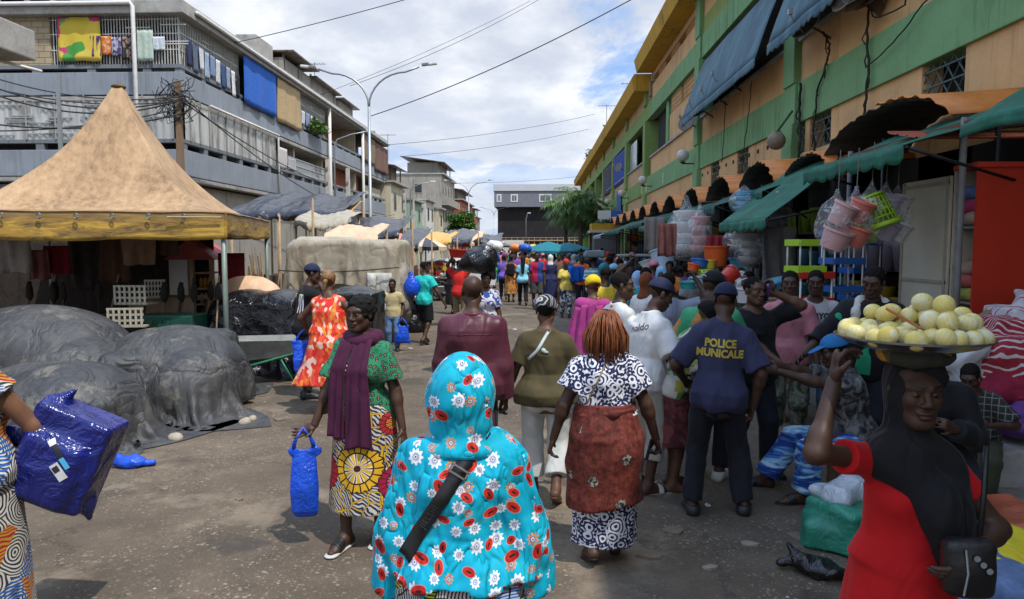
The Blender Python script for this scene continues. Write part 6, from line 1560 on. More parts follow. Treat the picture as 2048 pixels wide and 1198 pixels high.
dish(24.6, 6.12, .33, 'satellite dish hanging at the far lower corner of the long blue blind', yaw=.9); dish(22.9, 6.25, .3, 'second satellite dish tucked under the long blue blind', yaw=.7); dish(21.2, 6.3, .3, 'third satellite dish tucked under the long blue blind', yaw=.6); dish(19.8, 6.4, .28, 'satellite dish highest under the long blue blind')
dish(45.0, 6.8, .3, 'white dish in front of the pale glazing on the far wing', yaw=.8)
def globe(y, z, r, label, broken=False):
 t = thing('globe_lamp', label, 'globe lamp', (RX - .5, y, z), 0, 'globe lamps along the hall')
 m = MB(); m.lathe([(r * sin(a), -r * cos(a)) for a in [pi * k / 12 for k in range(0, 13)]], 18); m.build('globe', M('rusty_globe' if broken else 'white_globe', (.22, .17, .12) if broken else (.52, .52, .50), .6 if broken else .3, .3 if broken else .06, 9., .4 if broken else 0.), t, True)
 m = MB()
 if broken: m.tube([(0, 0, r * .9), (.30, -.05, r + .42)], .025, 8)
 else: m.tube([(0, 0, -r), (0, 0, -r - .07), (.45, 0, -r - .07)], .022, 8); m.lathe([(r * .5, -r - .01), (r * .35, -r - .06)], 12)
 m.build('bracket', BL if not broken else M('green_bracket', (.05, .09, .05), .7), t, True)
globe(15.3, 4.18, .19, 'dull brown globe lamp hanging from a slanted bracket', True)
for y, lb in ((25., 'nearest white globe lamp on the second pillar'), (34.4, 'second white globe lamp at the corner of the wings'), (43., 'third white globe lamp on the far wing'), (51.8, 'fourth white globe lamp above the palm'), (58, 'last white globe lamp close to the palm')): globe(y, 5.08, .21, lb)
for k, (pts, r) in enumerate((([(5.36, 13.9, 6.0), (5.37, 13.6, 5.7), (5.38, 13.7, 5.45), (5.40, 14.2, 5.0), (5.38, 14.3, 4.2), (5.4, 14.2, 3.8)], .02), ([(5.36, 12., 6.0), (5.36, 12.1, 5.5), (5.37, 12.0, 4.9), (5.38, 12.1, 4.3), (5.36, 12.2, 3.8)], .022), ([(5.36, 12.1, 4.9), (5.36, 11.2, 5.05), (5.36, 10.4, 5.35), (5.36, 10.1, 5.45), (5.37, 9.2, 5.5), (5.37, 8.5, 5.8), (5.37, 8., 6.6)], .012), ([(5.36, 15.0, 5.3), (5.38, 15.1, 4.8), (5.38, 15.0, 4.3), (5.36, 15., 3.8)], .03), ([(5.36, 18.4, 6.1), (5.37, 18.6, 5.4), (5.36, 18.9, 4.6), (5.34, 19., 3.9)], .012), ([(5.36, 20.9, 6.1), (5.37, 21., 5.2), (5.37, 21.2, 4.4)], .012), ([(5.34, 11.1, 6.1), (5.36, 10.7, 5.8), (5.36, 10.9, 5.5), (5.36, 11.8, 5.6), (5.3, 12., 5.9)], .014))):
 m = MB(); q = []
 for a, b in zip(pts, pts[1:]):
  a, b = Vector(a), Vector(b)
  for j in range(5): q.append(a.lerp(b, j / 5) + Vector((0, .03 * sin(j * 2. + k * 3), -.02 * sin(j * pi / 5))))
 q.append(Vector(pts[-1])); m.tube(q, r, 5)
 for j in range(2, len(q) - 2, 3):
  if r > .015: m.tube([q[j], q[j] + Vector((-.03, .1 * sin(j * 9.), -.12)), q[j] + Vector((0, .02, -.22))], r * .6, 4)
 o = m.build('hanging_cable', M('grimy_cable', (.03, .027, .022), .9), None, True)
 tag(o, 'grimy cable hanging on the hall front, ' + ('below the round grey dish', 'below the larger dish with dead creepers', 'looping across the green band', 'thickest, beside the near pillar', 'under the long blind at mid bay', 'under the long blind further on', 'coiled around the larger dish')[k], 'cable')
tuft('dead_creeper', (5.25, 11.6, 6.0), (.12, .55, .35), 40, M('dry_twig', (.10, .07, .045), .95), 'dry leafless creeper around the larger satellite dish', 'creeper', .45, 6)
def cabinet():
 t = thing('steel_cabinet', 'tall bright red steel cabinet with open shelves of folded clothes', 'cabinet', (4.2, 7., 0))
 RD = M('bright_red_panel', (.56, .035, .014), .55, .06, 1.2, .05); IN = M('cabinet_khaki', (.47, .45, .36), .6, .08, 2., .1)
 m = MB(); m.box(0, 1.25, 0, .03, .14, 2.74); m.build('side_panel', RD, t)
 m = MB(); m.box(-.02, 1.25, -.02, .38, 2.741, 2.79); m.build('top', RD, t)
 m = MB(); m.box(.4, .43, .031, .36, .14, 2.74); m.build('back', IN, t); m = MB(); m.box(0, .43, .361, .39, .14, 2.74); m.build('side_panel', IN, t)
 for z in (.14, .9, 1.42, 2.16): m = MB(); m.box(.01, .399, .032, .359, z, z + .025); m.build('shelf', M('shelf_grey', (.20, .20, .19), .6), t)
 d = MB(); d.box(-.03, 0, .40, 1.32, .2, 2.70); dr = d.build('door', IN, t, bevel=.006)
 m = MB()
 for z in (.24, .95, 1.6, 2.62): m.box(-.045, -.0301, .41, 1.31, z, z + .035)
 for y in (.41, 1.28): m.box(-.0451, -.0302, y, y + .035, .21, 2.69)
 m.build('rail', M('cabinet_khaki_edge', (.31, .29, .23), .6), dr)
 m = MB(); m.box(-.07, -.046, 1.15, 1.27, 1.0, 1.09); m.build('handle', M('dark_red_lock', (.14, .02, .02), .4), dr, bevel=.01)
 for k, (z, c) in enumerate(((.925, (.45, .06, .10)), (1.445, (.42, .03, .16)), (2.186, (.35, .30, .24)))):
  for j in range(3):
   col = [(.42, .05, .14), (.10, .16, .34), (.30, .32, .08), (.4, .1, .1), (.34, .26, .2)][(k * 2 + j) % 5]
   o = blob('clothes', [bx((.18, .19, z + .07 + j * .13), (.17, .15, .06), .04), el((.06, .12 + .06 * j, z + .07 + j * .13), (.09, .1, .05), .05)], cloth('folded_%d' % ((k * 2 + j) % 5), col), None, .02, waves(k * 7 + j, (20, 40), (10, 30)), .01)
   o.location = (4.2, 7., 0); tag(o, ('lowest', 'middle', 'uppermost')[j] + ' folded garment pile on the ' + ('lower', 'middle', 'top')[k] + ' shelf of the red cabinet', 'clothes')
cabinet()
PC = {'lime green': (.33, .55, .03), 'white': (.60, .60, .60), 'pale pink': (.55, .33, .32), 'salmon': (.62, .18, .13), 'lavender': (.42, .38, .50), 'royal blue': (.02, .12, .42), 'sky blue': (.10, .36, .55), 'red': (.48, .03, .02), 'orange red': (.60, .10, .02), 'turquoise': (.06, .38, .40), 'grey': (.28, .29, .30), 'pale blue': (.34, .48, .58), 'yellow': (.62, .45, .04), 'purple': (.20, .06, .30)}
def pm(c): return M('plastic_' + c.replace(' ', '_'), PC[c], .35, .06, 2., 0.)
FILM = material('clear_film', lambda N: dict(color=(.75, .78, .80), rough=.12, alpha=N.add(.10, N.mul(N.step(N.noise(N.obj(), 9., 4., .6, 1.5), .48, .66), .35)), bump=N.noise(N.obj(), 11., 4., .6, 1.5), bumps=1., bumpd=.03, spec=.6))
def shops():
 for k, y in enumerate((1.0, 8.4, 10.6, 13.2, 15.8, 18.6, 21.8, 25.5, 29.5, 33.5, 38.)):
  t = thing('shop_front', 'dark shop front under the hall with crowded shelves, ' + ('nearest the camera', 'behind the hanging baskets', 'behind the big sloping awning', 'behind the short scalloped awning', 'behind the white basins', 'behind the pale patched awning', 'behind the steep awning', 'at the first white globe', 'past the first white globe', 'by the wardens', 'by the yellow kiosk')[k], 'shop', (0, y, 0))
  L = 1.7 if k < 6 else 2.
  m = MB(); m.box(5.25, 5.3, -L, L, .14, 3.2); m.build('back_wall', DARK, t)  # near-black sheet paints the gloom deep in the shop
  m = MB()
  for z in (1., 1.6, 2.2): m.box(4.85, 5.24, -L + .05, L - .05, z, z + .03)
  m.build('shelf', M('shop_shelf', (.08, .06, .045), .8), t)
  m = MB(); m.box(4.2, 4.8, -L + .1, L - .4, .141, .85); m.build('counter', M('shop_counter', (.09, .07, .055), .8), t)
  for q in range(3):
   c = random.choice(list(PC)); m = MB()
   for j in range(7):
    yy = -L + .2 + j * (2 * L - .4) / 7; h = random.uniform(.2, .45); m.lathe([(.1, 0), (.15, h), (.155, h + .02)], 10, (5.02, yy, 1.031 + q * .6))
   m.build('stock', M('stock_%d' % (q + 3 * (k % 3)), C(PC[c], .55), .5), t, True)
shops()
def tub(name, c, r, h, label, loc, rot=(0, 0, 0), group=None, taper=.78, handle=False, cat=None):
 t = thing(name, label, cat or name.replace('plastic_', '').replace('_', ' '), loc, 0, group); t.rotation_euler = rot
 m = MB(); m.lathe([(.001, 0), (r * taper, 0), (r * .9, h * .55), (r, h), (r * 1.07, h), (r * 1.07, h - .025), (r * 1.01, h - .03), (r * .99, h - .012), (r * .94, h - .01), (r * taper * .95, .02), (.001, .02)], 24); m.build('body', pm(c), t, True, auto=40)
 if handle: m = MB(); m.tube([(r * cos(a), 0, h + r * .75 * sin(a)) for a in [pi * k / 10 for k in range(11)]], .008, 6); m.build('handle', pm('white'), t, True)
 return t
def basketry(c, label, loc, rot):
 t = thing('laundry_basket', label, 'basket', loc); t.rotation_euler = rot; t.scale = (.78,) * 3
 m = MB()
 for j in range(5): z = .06 + j * .085; r = .15 + .012 * j; m.tube([(r * cos(a), r * .8 * sin(a), z) for a in [2 * pi * k / 20 for k in range(21)]], .014, 6)
 for k in range(18): a = 2 * pi * k / 18; m.tube([(.145 * cos(a), .116 * sin(a), 0), (.205 * cos(a), .164 * sin(a), .42)], .010, 5)
 m.lathe([(.001, 0), (.15, 0), (.15, .03), (.001, .03)], 20); m.lathe([(.195, .40), (.215, .40), (.218, .45), (.20, .45)], 20)
 m.build('lattice', pm(c), t, True)
def wrapbag(loc, r, h, label, seed):
 o = blob('clear_bag', [el((0, 0, 0), (r, r * .9, h * .42), .1), rc((0, 0, h * .2), (.02, 0, h * .62), r * .6, .02, .1)], FILM, None, .025, waves(seed, (12, 30), (5, 12)), .018)
 o.location = loc; tag(o, label, 'plastic bag'); return o
hb = [(1668, 452, 'pale pink'), (1705, 446, 'salmon'), (1736, 432, 'lime green'), (1764, 436, 'lavender'), (1788, 438, 'white')]
for k, (px, py, c) in enumerate(hb):
 d = 7.2 + .12 * k; p = W(px, py, d)
 if c == 'lime green':
  basketry(c, 'lime green lattice basket hung among the wrapped tubs', p + Vector((.03, 0, .21)), (.3, 2.9, .3)); basketry(c, 'lower lime green lattice basket under its twin', p + Vector((-.02, .02, -.24)), (.2, .25, .9))
 else:
  tub('plastic_tub', c, .12, .22, c + ' plastic tub hung upper in its clear bag', p + Vector((.02, 0, .02)), (.35, .35 - .1 * k, .2)); tub('plastic_tub', c, .145, .20, c + ' plastic tub lowest in its clear bag', p + Vector((-.02, 0, -.22)), (.25, .3, .1 * k))
 wrapbag(p + Vector((.01, 0, -.03)), .18, .62, 'clear plastic bag wrapped around the ' + c + (' baskets' if c == 'lime green' else ' tubs'), k)
 m = MB(); m.tube([p + Vector((.03, 0, .32)), p + Vector((.05, .02, .75))], .005, 4); o = m.build('string', M('dull_string', (.16, .15, .13), .9), None); tag(o, 'string holding up the clear bag of ' + c + ' plastics', 'string')
def rack(c, label, loc, w_, tiers, dz, post='white', rz=.2):
 t = thing('plastic_rack', label, 'rack', loc, rz)
 for k in range(tiers):
  m = MB(); z = k * dz; hw = w_ / 2; dp = .15
  m.box(-hw, hw, -dp, dp, z, z + .015); m.box(-hw, hw, -dp - .012, -dp, z, z + .075); m.box(-hw, hw, dp, dp + .012, z, z + .075); m.box(-hw - .012, -hw, -dp, dp, z, z + .075); m.box(hw, hw + .012, -dp, dp, z, z + .075)
  m.build('tray', pm(c if not isinstance(c, list) else c[k % len(c)]), t, bevel=.006)
 for sx in (-1, 1):
  for sy in (-1, 1): m = MB(); m.tube([(sx * (w_ / 2 - .02), sy * .13, 0), (sx * (w_ / 2 - .02), sy * .13, (tiers - 1) * dz + .07)], .011, 6); m.build('post', pm(post), t, True)
p = W(1610, 545, 8.2); rack('lime green', 'lime green two tier plastic rack standing on the red and white one', (p.x, 8.2, p.z), .33, 2, .30)
p = W(1618, 600, 8.2); rack(['red', 'white', 'red'], 'red and white plastic shelf rack under the lime green one', (p.x, 8.2, p.z - .62), .42, 4, .29)
p = W(1682, 580, 8.6); rack('royal blue', 'blue three tier plastic rack with white posts beside the cabinet door', (p.x, 8.6, p.z - .35), .40, 4, .33)
p = W(1742, 540, 8.9); rack('royal blue', 'darker blue rack half hidden by the open cabinet door', (p.x, 9.2, p.z - .4), .4, 3, .35)
p = W(1612, 640, 8.2); tb = thing('table', 'low stand carrying the red and white plastic rack', 'table', (p.x, 8.2, 0)); m = MB(); m.box(-.35, .35, -.25, .25, .45, W(1618, 600, 8.2).z - .625); m.build('top', WOOD, tb)
for sx in (-.3, .3): m = MB(); m.box(sx - .03, sx + .03, -.2, .2, .0, .449); m.build('leg', WOOD, tb)
def table(label, x0, x1, y0, y1, z, mat=None):
 t = thing('table', label, 'table', ((x0 + x1) / 2, (y0 + y1) / 2, 0)); a, b = (x1 - x0) / 2, (y1 - y0) / 2
 m = MB(); m.box(-a, a, -b, b, z - .05, z); m.build('top', mat or WOOD, t)
 for sx in (-1, 1):
  for sy in (-1, 1): m = MB(); m.box(sx * (a - .06) - .03, sx * (a - .06) + .03, sy * (b - .06) - .03, sy * (b - .06) + .03, 0, z - .0501); m.build('leg', WOOD, t)
table('market table loaded with toys and tubs under the big sloping awning', 2.3, 3.4, 10.3, 11.9, 1.05); table('market table of plastic bowls further along the hall', 2.4, 3.4, 13., 15.2, .95); table('market table of pale basins near the pale patched awning', 2.5, 3.4, 16.6, 18.4, .95); table('market table among the shoppers by the steep awning', 2.5, 3.4, 20.4, 22.6, .95)
items = [(1432, 512, 11.4, 'orange red', .20, .32, 'square orange red tub with a white lid on the toy table'), (1385, 535, 11., 'orange red', .10, .12, 'small orange red bowl at the end of the toy table'), (1448, 548, 10.6, 'red', .15, .20, 'red bucket tipped on the edge of the toy table'), (1410, 545, 11., 'lime green', .12, .1, 'lime green toy tray on the toy table'), (1398, 528, 11.2, 'royal blue', .14, .12, 'royal blue bowl behind the lime green toy tray'), (1420, 528, 11.2, 'yellow', .09, .14, 'yellow cup behind the lime green toy tray'), (1376, 570, 10.5, 'turquoise', .13, .12, 'turquoise bowl hanging at the front of the toy table'), (1395, 565, 10.5, 'pale blue', .12, .14, 'pale blue jug shaped tub at the front of the toy table'), (1470, 560, 10.6, 'white', .15, .2, 'white bucket beside the tipped red bucket'), (1478, 525, 11.6, 'sky blue', .16, .16, 'sky blue basin behind the white bucket'), (1330, 520, 14., 'pale blue', .24, .4, 'tall pale blue basin standing on the bowl table'), (1345, 545, 13.6, 'grey', .2, .18, 'grey basin on the bowl table'), (1312, 548, 13.8, 'salmon', .16, .2, 'salmon bucket on the bowl table'), (1300, 530, 17., 'white', .2, .25, 'white basin on the pale basin table'), (1288, 545, 17.4, 'turquoise', .18, .2, 'turquoise basin on the pale basin table'), (1520, 580, 9.5, 'purple', .2, .14, 'purple basin low beside the shopkeeper'), (1545, 570, 9.6, 'sky blue', .22, .12, 'sky blue basin low beside the shopkeeper'), (1495, 590, 9.4, 'white', .16, .2, 'white bucket low in front of the shopkeeper')]
for k, (px, py, d, c, r, h, lb) in enumerate(items):
 p = W(px, py, d); tub('plastic_bucket' if 'bucket' in lb else 'plastic_basin', c, r, h, lb, p - Vector((0, 0, h * .5)), ((.0, 1.1, .5) if 'tipped' in lb else (0, .3 * (k % 3 == 1), .2 * k)), None, .78, 'bucket' in lb)
table('low table of basins beside the shopkeeper in the shade', 2.9, 3.4, 9.0, 10.1, W(1520, 580, 9.5).z - .08)
for k, (px, py, d, c, r, h, lb) in enumerate(((1372, 470, 14.5, 'white', .42, 1.3, 'tall clear bag of white basins hung under the long awning'), (1352, 480, 15.5, 'pale blue', .3, 1., 'clear bag of pale blue basins hung beside the white ones'), (1398, 475, 14., 'pale pink', .28, 1.1, 'clear bag of pinkish wares hung on the near side of the white ones'), (1478, 480, 11.8, 'white', .26, .5, 'clear bag of white buckets hung below the big sloping awning'), (1500, 500, 11., 'grey', .24, .7, 'grey blue bag of wares hung at the strut of the big awning'), (1535, 490, 11., 'sky blue', .26, .6, 'clear bag of sky blue tubs hung below the big sloping awning'), (1487, 405, 12.4, 'sky blue', .26, .5, 'blue tinted bag hung under the short scalloped awning'), (1555, 430, 11.2, 'grey', .22, .6, 'dark grey bag hung high behind the big sloping awning'))):
 p = W(px, py, d); t = thing('goods_bundle', lb, 'bundle', p)
 m = MB()
 for j in range(4): zz = -h * .3 + j * h * .17; m.lathe([(r * .5, zz), (r * .72, zz + h * .15), (r * .7, zz + h * .16)], 14, (0.03 * (j % 2), 0, 0))
 m.build('basins', pm(c), t, True); blob('film', [el((0, 0, 0), (r, r * .85, h * .42), .1), rc((0, 0, h * .2), (0, 0, h * .58), r * .5, .03, .1)], FILM, t, .035, waves(k + 60, (10, 24), (4, 9)), .02)
for k, (px, py, d, col, w_, h_, lb) in enumerate(((1335, 480, 13., (.30, .12, .10), .35, .6, 'rust red cloth hung between the awning struts'), (1432, 500, 12.2, (.28, .03, .04), .3, .5, 'crimson bag hung beside the clear bag of white buckets'), (1310, 470, 16., (.25, .22, .2), .5, .8, 'greyish cloth hung under the pale patched awning'), (1560, 520, 9.8, (.10, .09, .08), .5, .9, 'dark sheet hung behind the shopkeeper'))):
 p = W(px, py, d); hang_cloth('hanging_cloth', (p.x - w_ / 2, d, 0), (p.x + w_ / 2, d + .1, 0), p.z - h_ / 2, p.z + h_ / 2, cloth('hc_%d' % k, col, fold=.8), k + 80, lb, 'cloth', None, .06)
def yellow_kiosk():
 t = thing('kiosk', 'yellow banded kiosk with a blue and white sign on its roof', 'kiosk', (3.9, 41.5, 0))
 m = MB(); m.box(-.75, 1., 0, 2., 2.86, 3.25); m.build('band', W_MUST, t); m = MB(); m.box(-.85, 1.05, -.1, 2.1, 2.72, 2.859); m.build('canopy', W_CREAM, t)
 m = MB(); m.box(-.6, .9, .1, 1.9, 0, 2.719); m.build('wall', M('kiosk_shade', (.12, .12, .12), .8), t)  # wall in one even dark grey
 m = MB(); m.box(-.4, .35, .2, .26, 3.35, 4.0); m.build('sign', pm('white'), t); m = MB(); m.box(.351, 1.0, .2, .26, 3.35, 4.0); m.build('sign', pm('royal blue'), t)
 tuft('plant', (3.8, 41.7, 3.3), (.6, .2, .25), 60, LEAF, 'little potted greenery on top of the yellow kiosk', 'plant', .25, 8)
yellow_kiosk()
table('grey stand under the awnings near the red clothed shopper', 2.2, 3.1, 19.0, 19.9, 1.75, CONC)
def clothheap():
 table('display table buried under folded textiles in front of the red cabinet', 3.75, 5.2, 5.9, 6.75, .75)
 base = [((.26, .03, .05), 'crimson'), ((.14, .10, .05), 'olive brown'), ((.42, .42, .45), 'white'), ((.30, .03, .06), 'maroon'), ((.12, .06, .20), 'purple'), ((.03, .18, .12), 'green')]
 def bundle(px, py, d, s, col, name, label, seed, pat=None):
  p = W(px, py, d); o = blob('textile_pile', [bx((0, 0, -s[2] * .2), (s[0] * .9, s[1] * .9, s[2] * .6), .03, seed * .7, .05), bx((s[0] * .25, -.05, s[2] * .35), (s[0] * .6, s[1] * .7, s[2] * .35), .03, seed * 1.3, .05), el((-s[0] * .4, -.05, -s[2] * .3), (s[0] * .6, s[1] * .8, s[2] * .7), .06)], pat or cloth('tex_' + name.replace(' ', '_'), col, fold=.9), None, .016, waves(seed, (10, 30), (10, 30), 7), .034); o.location = p; tag(o, label, 'textiles')
 STR = material('crimson_stripe_cloth', lambda N: dict(color=N.mix(N.gt(N.wave(N.vm('ADD', N.obj(), N.scale(N.noise(N.obj(), 3., color=True), .12)), 9., 0., 'DIAGONAL'), .8), (.30, .015, .03), (.55, .5, .5)), rough=.85, bump=creases(N), bumps=.5, bumpd=.03))
 WST = material('white_red_stripe_cloth', lambda N: dict(color=N.mix(N.gt(N.wave(N.vm('ADD', N.obj(), N.scale(N.noise(N.obj(), 3., color=True), .1)), 5., 0., 'DIAGONAL'), .93), (.55, .56, .60), (.5, .04, .06)), rough=.85, bump=creases(N), bumps=.5, bumpd=.03))
 bundle(2000, 700, 6.2, (.42, .34, .42), (.3, .02, .03), 'crimson', 'crimson striped textile heap below the red cabinet', 1, STR); bundle(2060, 650, 6.3, (.34, .3, .4), (.5, .5, .5), 'white', 'white and red striped textile heap at the picture edge', 2, WST); bundle(2032, 760, 6.0, (.4, .25, .22), (.26, .02, .05), 'maroon', 'maroon textile heap behind the seated boy', 3)
 bundle(1962, 705, 6.1, (.14, .1, .24), (.16, .11, .05), 'olive brown', 'olive brown cloth hanging beside the white one', 4); bundle(1938, 715, 6.0, (.15, .1, .28), (.52, .53, .55), 'white cloth', 'white cloth trailing from the textile table', 5); bundle(1935, 680, 6.2, (.13, .1, .1), (.03, .22, .14), 'green', 'green folded cloth on the textile table', 6); bundle(2040, 830, 5.75, (.2, .15, .18), (.13, .05, .22), 'purple', 'purple shiny cloth beside the seated boy', 7); bundle(1965, 640, 6.5, (.13, .1, .12), (.30, .20, .12), 'brown', 'brown bag topped pile behind the tray of fruit', 8); bundle(1990, 800, 6.1, (.3, .2, .14), (.12, .09, .07), 'dark', 'dark textile stack under the maroon heap', 9)
clothheap()
sb = thing('concrete_block', 'worn concrete block the boy sits on', 'block', (PX(2010, 5.75), 5.75, 0)); m = MB(); m.box(-.45, .8, -.28, .28, 0, .42); m.build('block', CONC, sb, bevel=.02)
def gsack(label, px, py, d, s, mat, seed, zc=None, cat='sack', name='sack', open_=False, rot=0.):
 p = W(px, py, d); z = max(s[2] * .55, .05) if zc is None else zc
 pr = [bx((0, 0, -s[2] * .1), (s[0] * .8, s[1] * .75, s[2] * .7), .05, seed * .4, .06), el((s[0] * .45, s[1] * .2, -s[2] * .2), (s[0] * .65, s[1] * .8, s[2] * .75), .08), bx((-s[0] * .4, -s[1] * .2, -s[2] * .35), (s[0] * .55, s[1] * .7, s[2] * .5), .04, seed * 1.1, .06)]
 if open_: pr.append(el((0, 0, s[2] * .95), (s[0] * .75, s[1] * .65, s[2] * .5), .04, 's'))
 o = blob(name, pr + [cutz(-z)], mat, None, .014, waves(seed, (7, 22), (6, 18), 7), .036); o.location = (p.x, d, z); o.rotation_euler.z = rot; tag(o, label, cat)
GS = plastic('green_woven_sack', (.02, .20, .13), 5., .03, .5, .2, .7); YS = plastic('yellow_woven_sack', (.60, .47, .02), 4., .03, .55, .1, .6); OS = plastic('orange_woven_sack', (.42, .10, .045), 4., .03, .55, .2, .7)
gsack('green woven sack lying open on the road behind the red dress', 1715, 1060, 4.75, (.36, .30, .26), GS, 1, open_=True); gsack('crumpled clear plastic sheet on top of the green sack', 1690, 1010, 4.85, (.26, .13, .09), plastic('milky_film', (.42, .46, .50), 7., .03, .25, .1), 2, .34, 'plastic sheet', 'plastic_sheet')
gsack('bright yellow woven sack at the picture edge beside the jeans', 2030, 1110, 4.0, (.42, .30, .27), YS, 3, rot=-.5); gsack('orange woven sack slumped behind the yellow one', 2030, 1040, 4.6, (.46, .28, .24), OS, 4); gsack('flat salmon orange sheet spread on the road by the kerb', 2015, 990, 5.1, (.55, .25, .05), plastic('salmon_sheet', (.42, .14, .10), 4., .03, .5), 5, .02, 'sheet', 'sheet'); gsack('pale green sheet edge between the salmon and orange ones', 2010, 1010, 4.85, (.5, .10, .16), plastic('pale_green_sheet', (.16, .34, .24), 4., .03, .5), 6, .05, 'sheet', 'sheet')
JE = cloth('heaped_denim', (.10, .15, .26), .3, fold=1.); gsack('heap of blue jeans spilling from the sacks on the road', 1960, 1150, 3.75, (.26, .34, .26), JE, 7, cat='jeans', name='jeans_heap'); gsack('grey plastic bag between the jeans and the orange sack', 1965, 1050, 4.4, (.22, .2, .22), plastic('grey_film', (.16, .17, .20), 6., .03, .25), 8, cat='plastic bag', name='plastic_bag'); gsack('faded denim garment lying across the lower edge of the heap', 1990, 1190, 3.6, (.3, .18, .16), cloth('pale_denim', (.22, .28, .38), .3, fold=1.), 9, cat='jeans', name='jeans_heap')
LIT = [M('paper_litter', (.26, .22, .17), .9, .2), M('cardboard_litter', (.17, .13, .09), .9, .2), M('white_litter', (.55, .55, .53), .7, .1)]
for k, (px, py, s, q) in enumerate(((1605, 1083, .11, 1), (1600, 990, .05, 2), (1640, 1050, .08, 1), (1300, 1125, .10, 1), (1415, 1020, .03, 2), (1345, 1075, .08, 1), (1500, 1100, .06, 0), (1420, 1150, .06, 0), (1255, 1010, .04, 2), (700, 800, .05, 0), (560, 850, .06, 1), (600, 930, .05, 0), (330, 1000, .05, 1), (870, 720, .05, 0), (1000, 700, .05, 0), (820, 700, .05, 2), (910, 640, .07, 2), (745, 720, .05, 0), (1030, 660, .06, 2), (1010, 700, .05, 1), (1575, 1140, .05, 0), (480, 1020, .04, 1), (1010, 1000, .04, 0))):
 d = 1420 * 2 / (py - 490); p = W(px, py, d); R_ = random.Random(k); m = MB()
 pts = [(s * R_.uniform(.6, 1.2) * cos(a), s * R_.uniform(.5, 1.) * sin(a), .004 + R_.uniform(0, .02)) for a in [2 * pi * j / 7 for j in range(7)]]
 m.add([(0, 0, .02)] + pts + [(x, y, .001) for x, y, z in pts], [(0, 1 + j, 1 + (j + 1) % 7) for j in range(7)] + [(1 + j, 8 + j, 8 + (j + 1) % 7, 1 + (j + 1) % 7) for j in range(7)])
 o = m.build('litter_scrap', LIT[q]); o.location = (p.x, p.y, .002); tag(o, 'scrap of trodden paper or plastic on the road', 'litter', 'scraps trodden into the road')
def fabric(N, c, rough=.85, fold=.6, bd=.035, **kw):
 return dict(color=c, rough=rough, bump=creases(N, 6.), bumps=fold, bumpd=bd, sheen=.04, spec=.22, **kw)
def poppy(N):
 uv = N.boxuv(); uv = N.vm('ADD', uv, N.scale(N.noise(N.obj(), 6., 2., color=True), .02))
 def lay(off, sc_):
  v = N.vm('ADD', uv, off); o = N.voro(v, sc_, 'F1', .62, '2D')
  d = N.vm('SUBTRACT', N.scale(v, sc_), N.scale(o[2], 1.) if False else N.scale(o[2], sc_)); p = N.xyz(d); r = N.xyz(o[1])
  a0 = N.mul(r[1], 6.283); ca, sa = N.m('COSINE', a0), N.m('SINE', a0)
  x = N.add(N.mul(p[0], ca), N.mul(p[1], sa)); y = N.sub(N.mul(p[1], ca), N.mul(p[0], sa))
  return x, y, r
 bgn = N.noise(N.obj(), 7., 3.); c = N.ramp(bgn, [(.3, (.0, .30, .44)), (.7, (.005, .42, .58))])
 st = N.voro(N.vm('ADD', uv, (.3, .2, 0.)), 5.5, 'DISTANCE_TO_EDGE', .9, '2D')[0]
 c = N.mix(N.mul(N.lt(st, .010), .5), c, (.06, .26, .10))
 for k, (off, sc_) in enumerate((((.0, .0, 0.), 14.5), ((.037, .051, 0.), 12.5))):
  x, y, r = lay(off, sc_)
  zz = N.add(.78, N.mul(r[1], .5)); x = N.m('DIVIDE', x, zz); y = N.m('DIVIDE', y, zz); rd = N.m('SQRT', N.add(N.mul(x, x), N.mul(y, y))); th = N.m('ARCTAN2', y, x)
  if k == 0:                                               # white daisies and a few amber ones
   pet = N.add(.27, N.mul(.05, N.m('COSINE', N.mul(th, 9.))))
   am = N.gt(r[0], .74); colr = N.mix(am, (.72, .74, .78), (.62, .26, .06)); sz = N.sub(pet, N.mul(am, .05))
   keep = N.lt(r[2], .9)
   c = N.mix(N.mul(N.lt(rd, sz), keep), c, colr)
   c = N.mix(N.mul(N.mul(N.lt(rd, N.add(.15, N.mul(.03, N.m('COSINE', N.mul(th, 14.))))), keep), .8), c, (.16, .19, .36))
   c = N.mix(N.mul(N.lt(rd, .075), keep), c, (.62, .62, .60)); c = N.mix(N.mul(N.lt(rd, .035), keep), c, (.04, .04, .10))
  else:                                                    # red poppies, longer than wide
   e = N.m('SQRT', N.add(N.mul(N.mul(x, x), 2.4), N.mul(y, y))); keep = N.lt(r[0], .58)
   c = N.mix(N.mul(N.lt(e, .27), keep), c, N.mix(N.gt(N.noise(N.obj(), 30.), .5), (.52, .025, .012), (.40, .012, .01)))
   c = N.mix(N.mul(N.lt(N.m('SQRT', N.add(N.mul(N.mul(x, x), 9.), N.mul(y, y))), .13), keep), c, (.02, .012, .012))
   rg = N.mul(N.lt(e, .31), N.gt(e, .27)); c = N.mix(N.mul(N.mul(rg, keep), .7), c, (.60, .18, .10))
 r = fabric(N, c, .7, 1., .05); a = N.scale(N.obj(), (1., 1., .45)); a = N.vm('ADD', a, N.scale(N.noise(a, 5., 2., color=True), .22))
 r['bump'] = N.add(N.mul(r['bump'], .6), N.m('POWER', N.m('ABSOLUTE', N.sub(N.noise(a, 9., 2., .5), .5)), .7)); return r
POPPY = material('poppy_print_cloth', poppy)
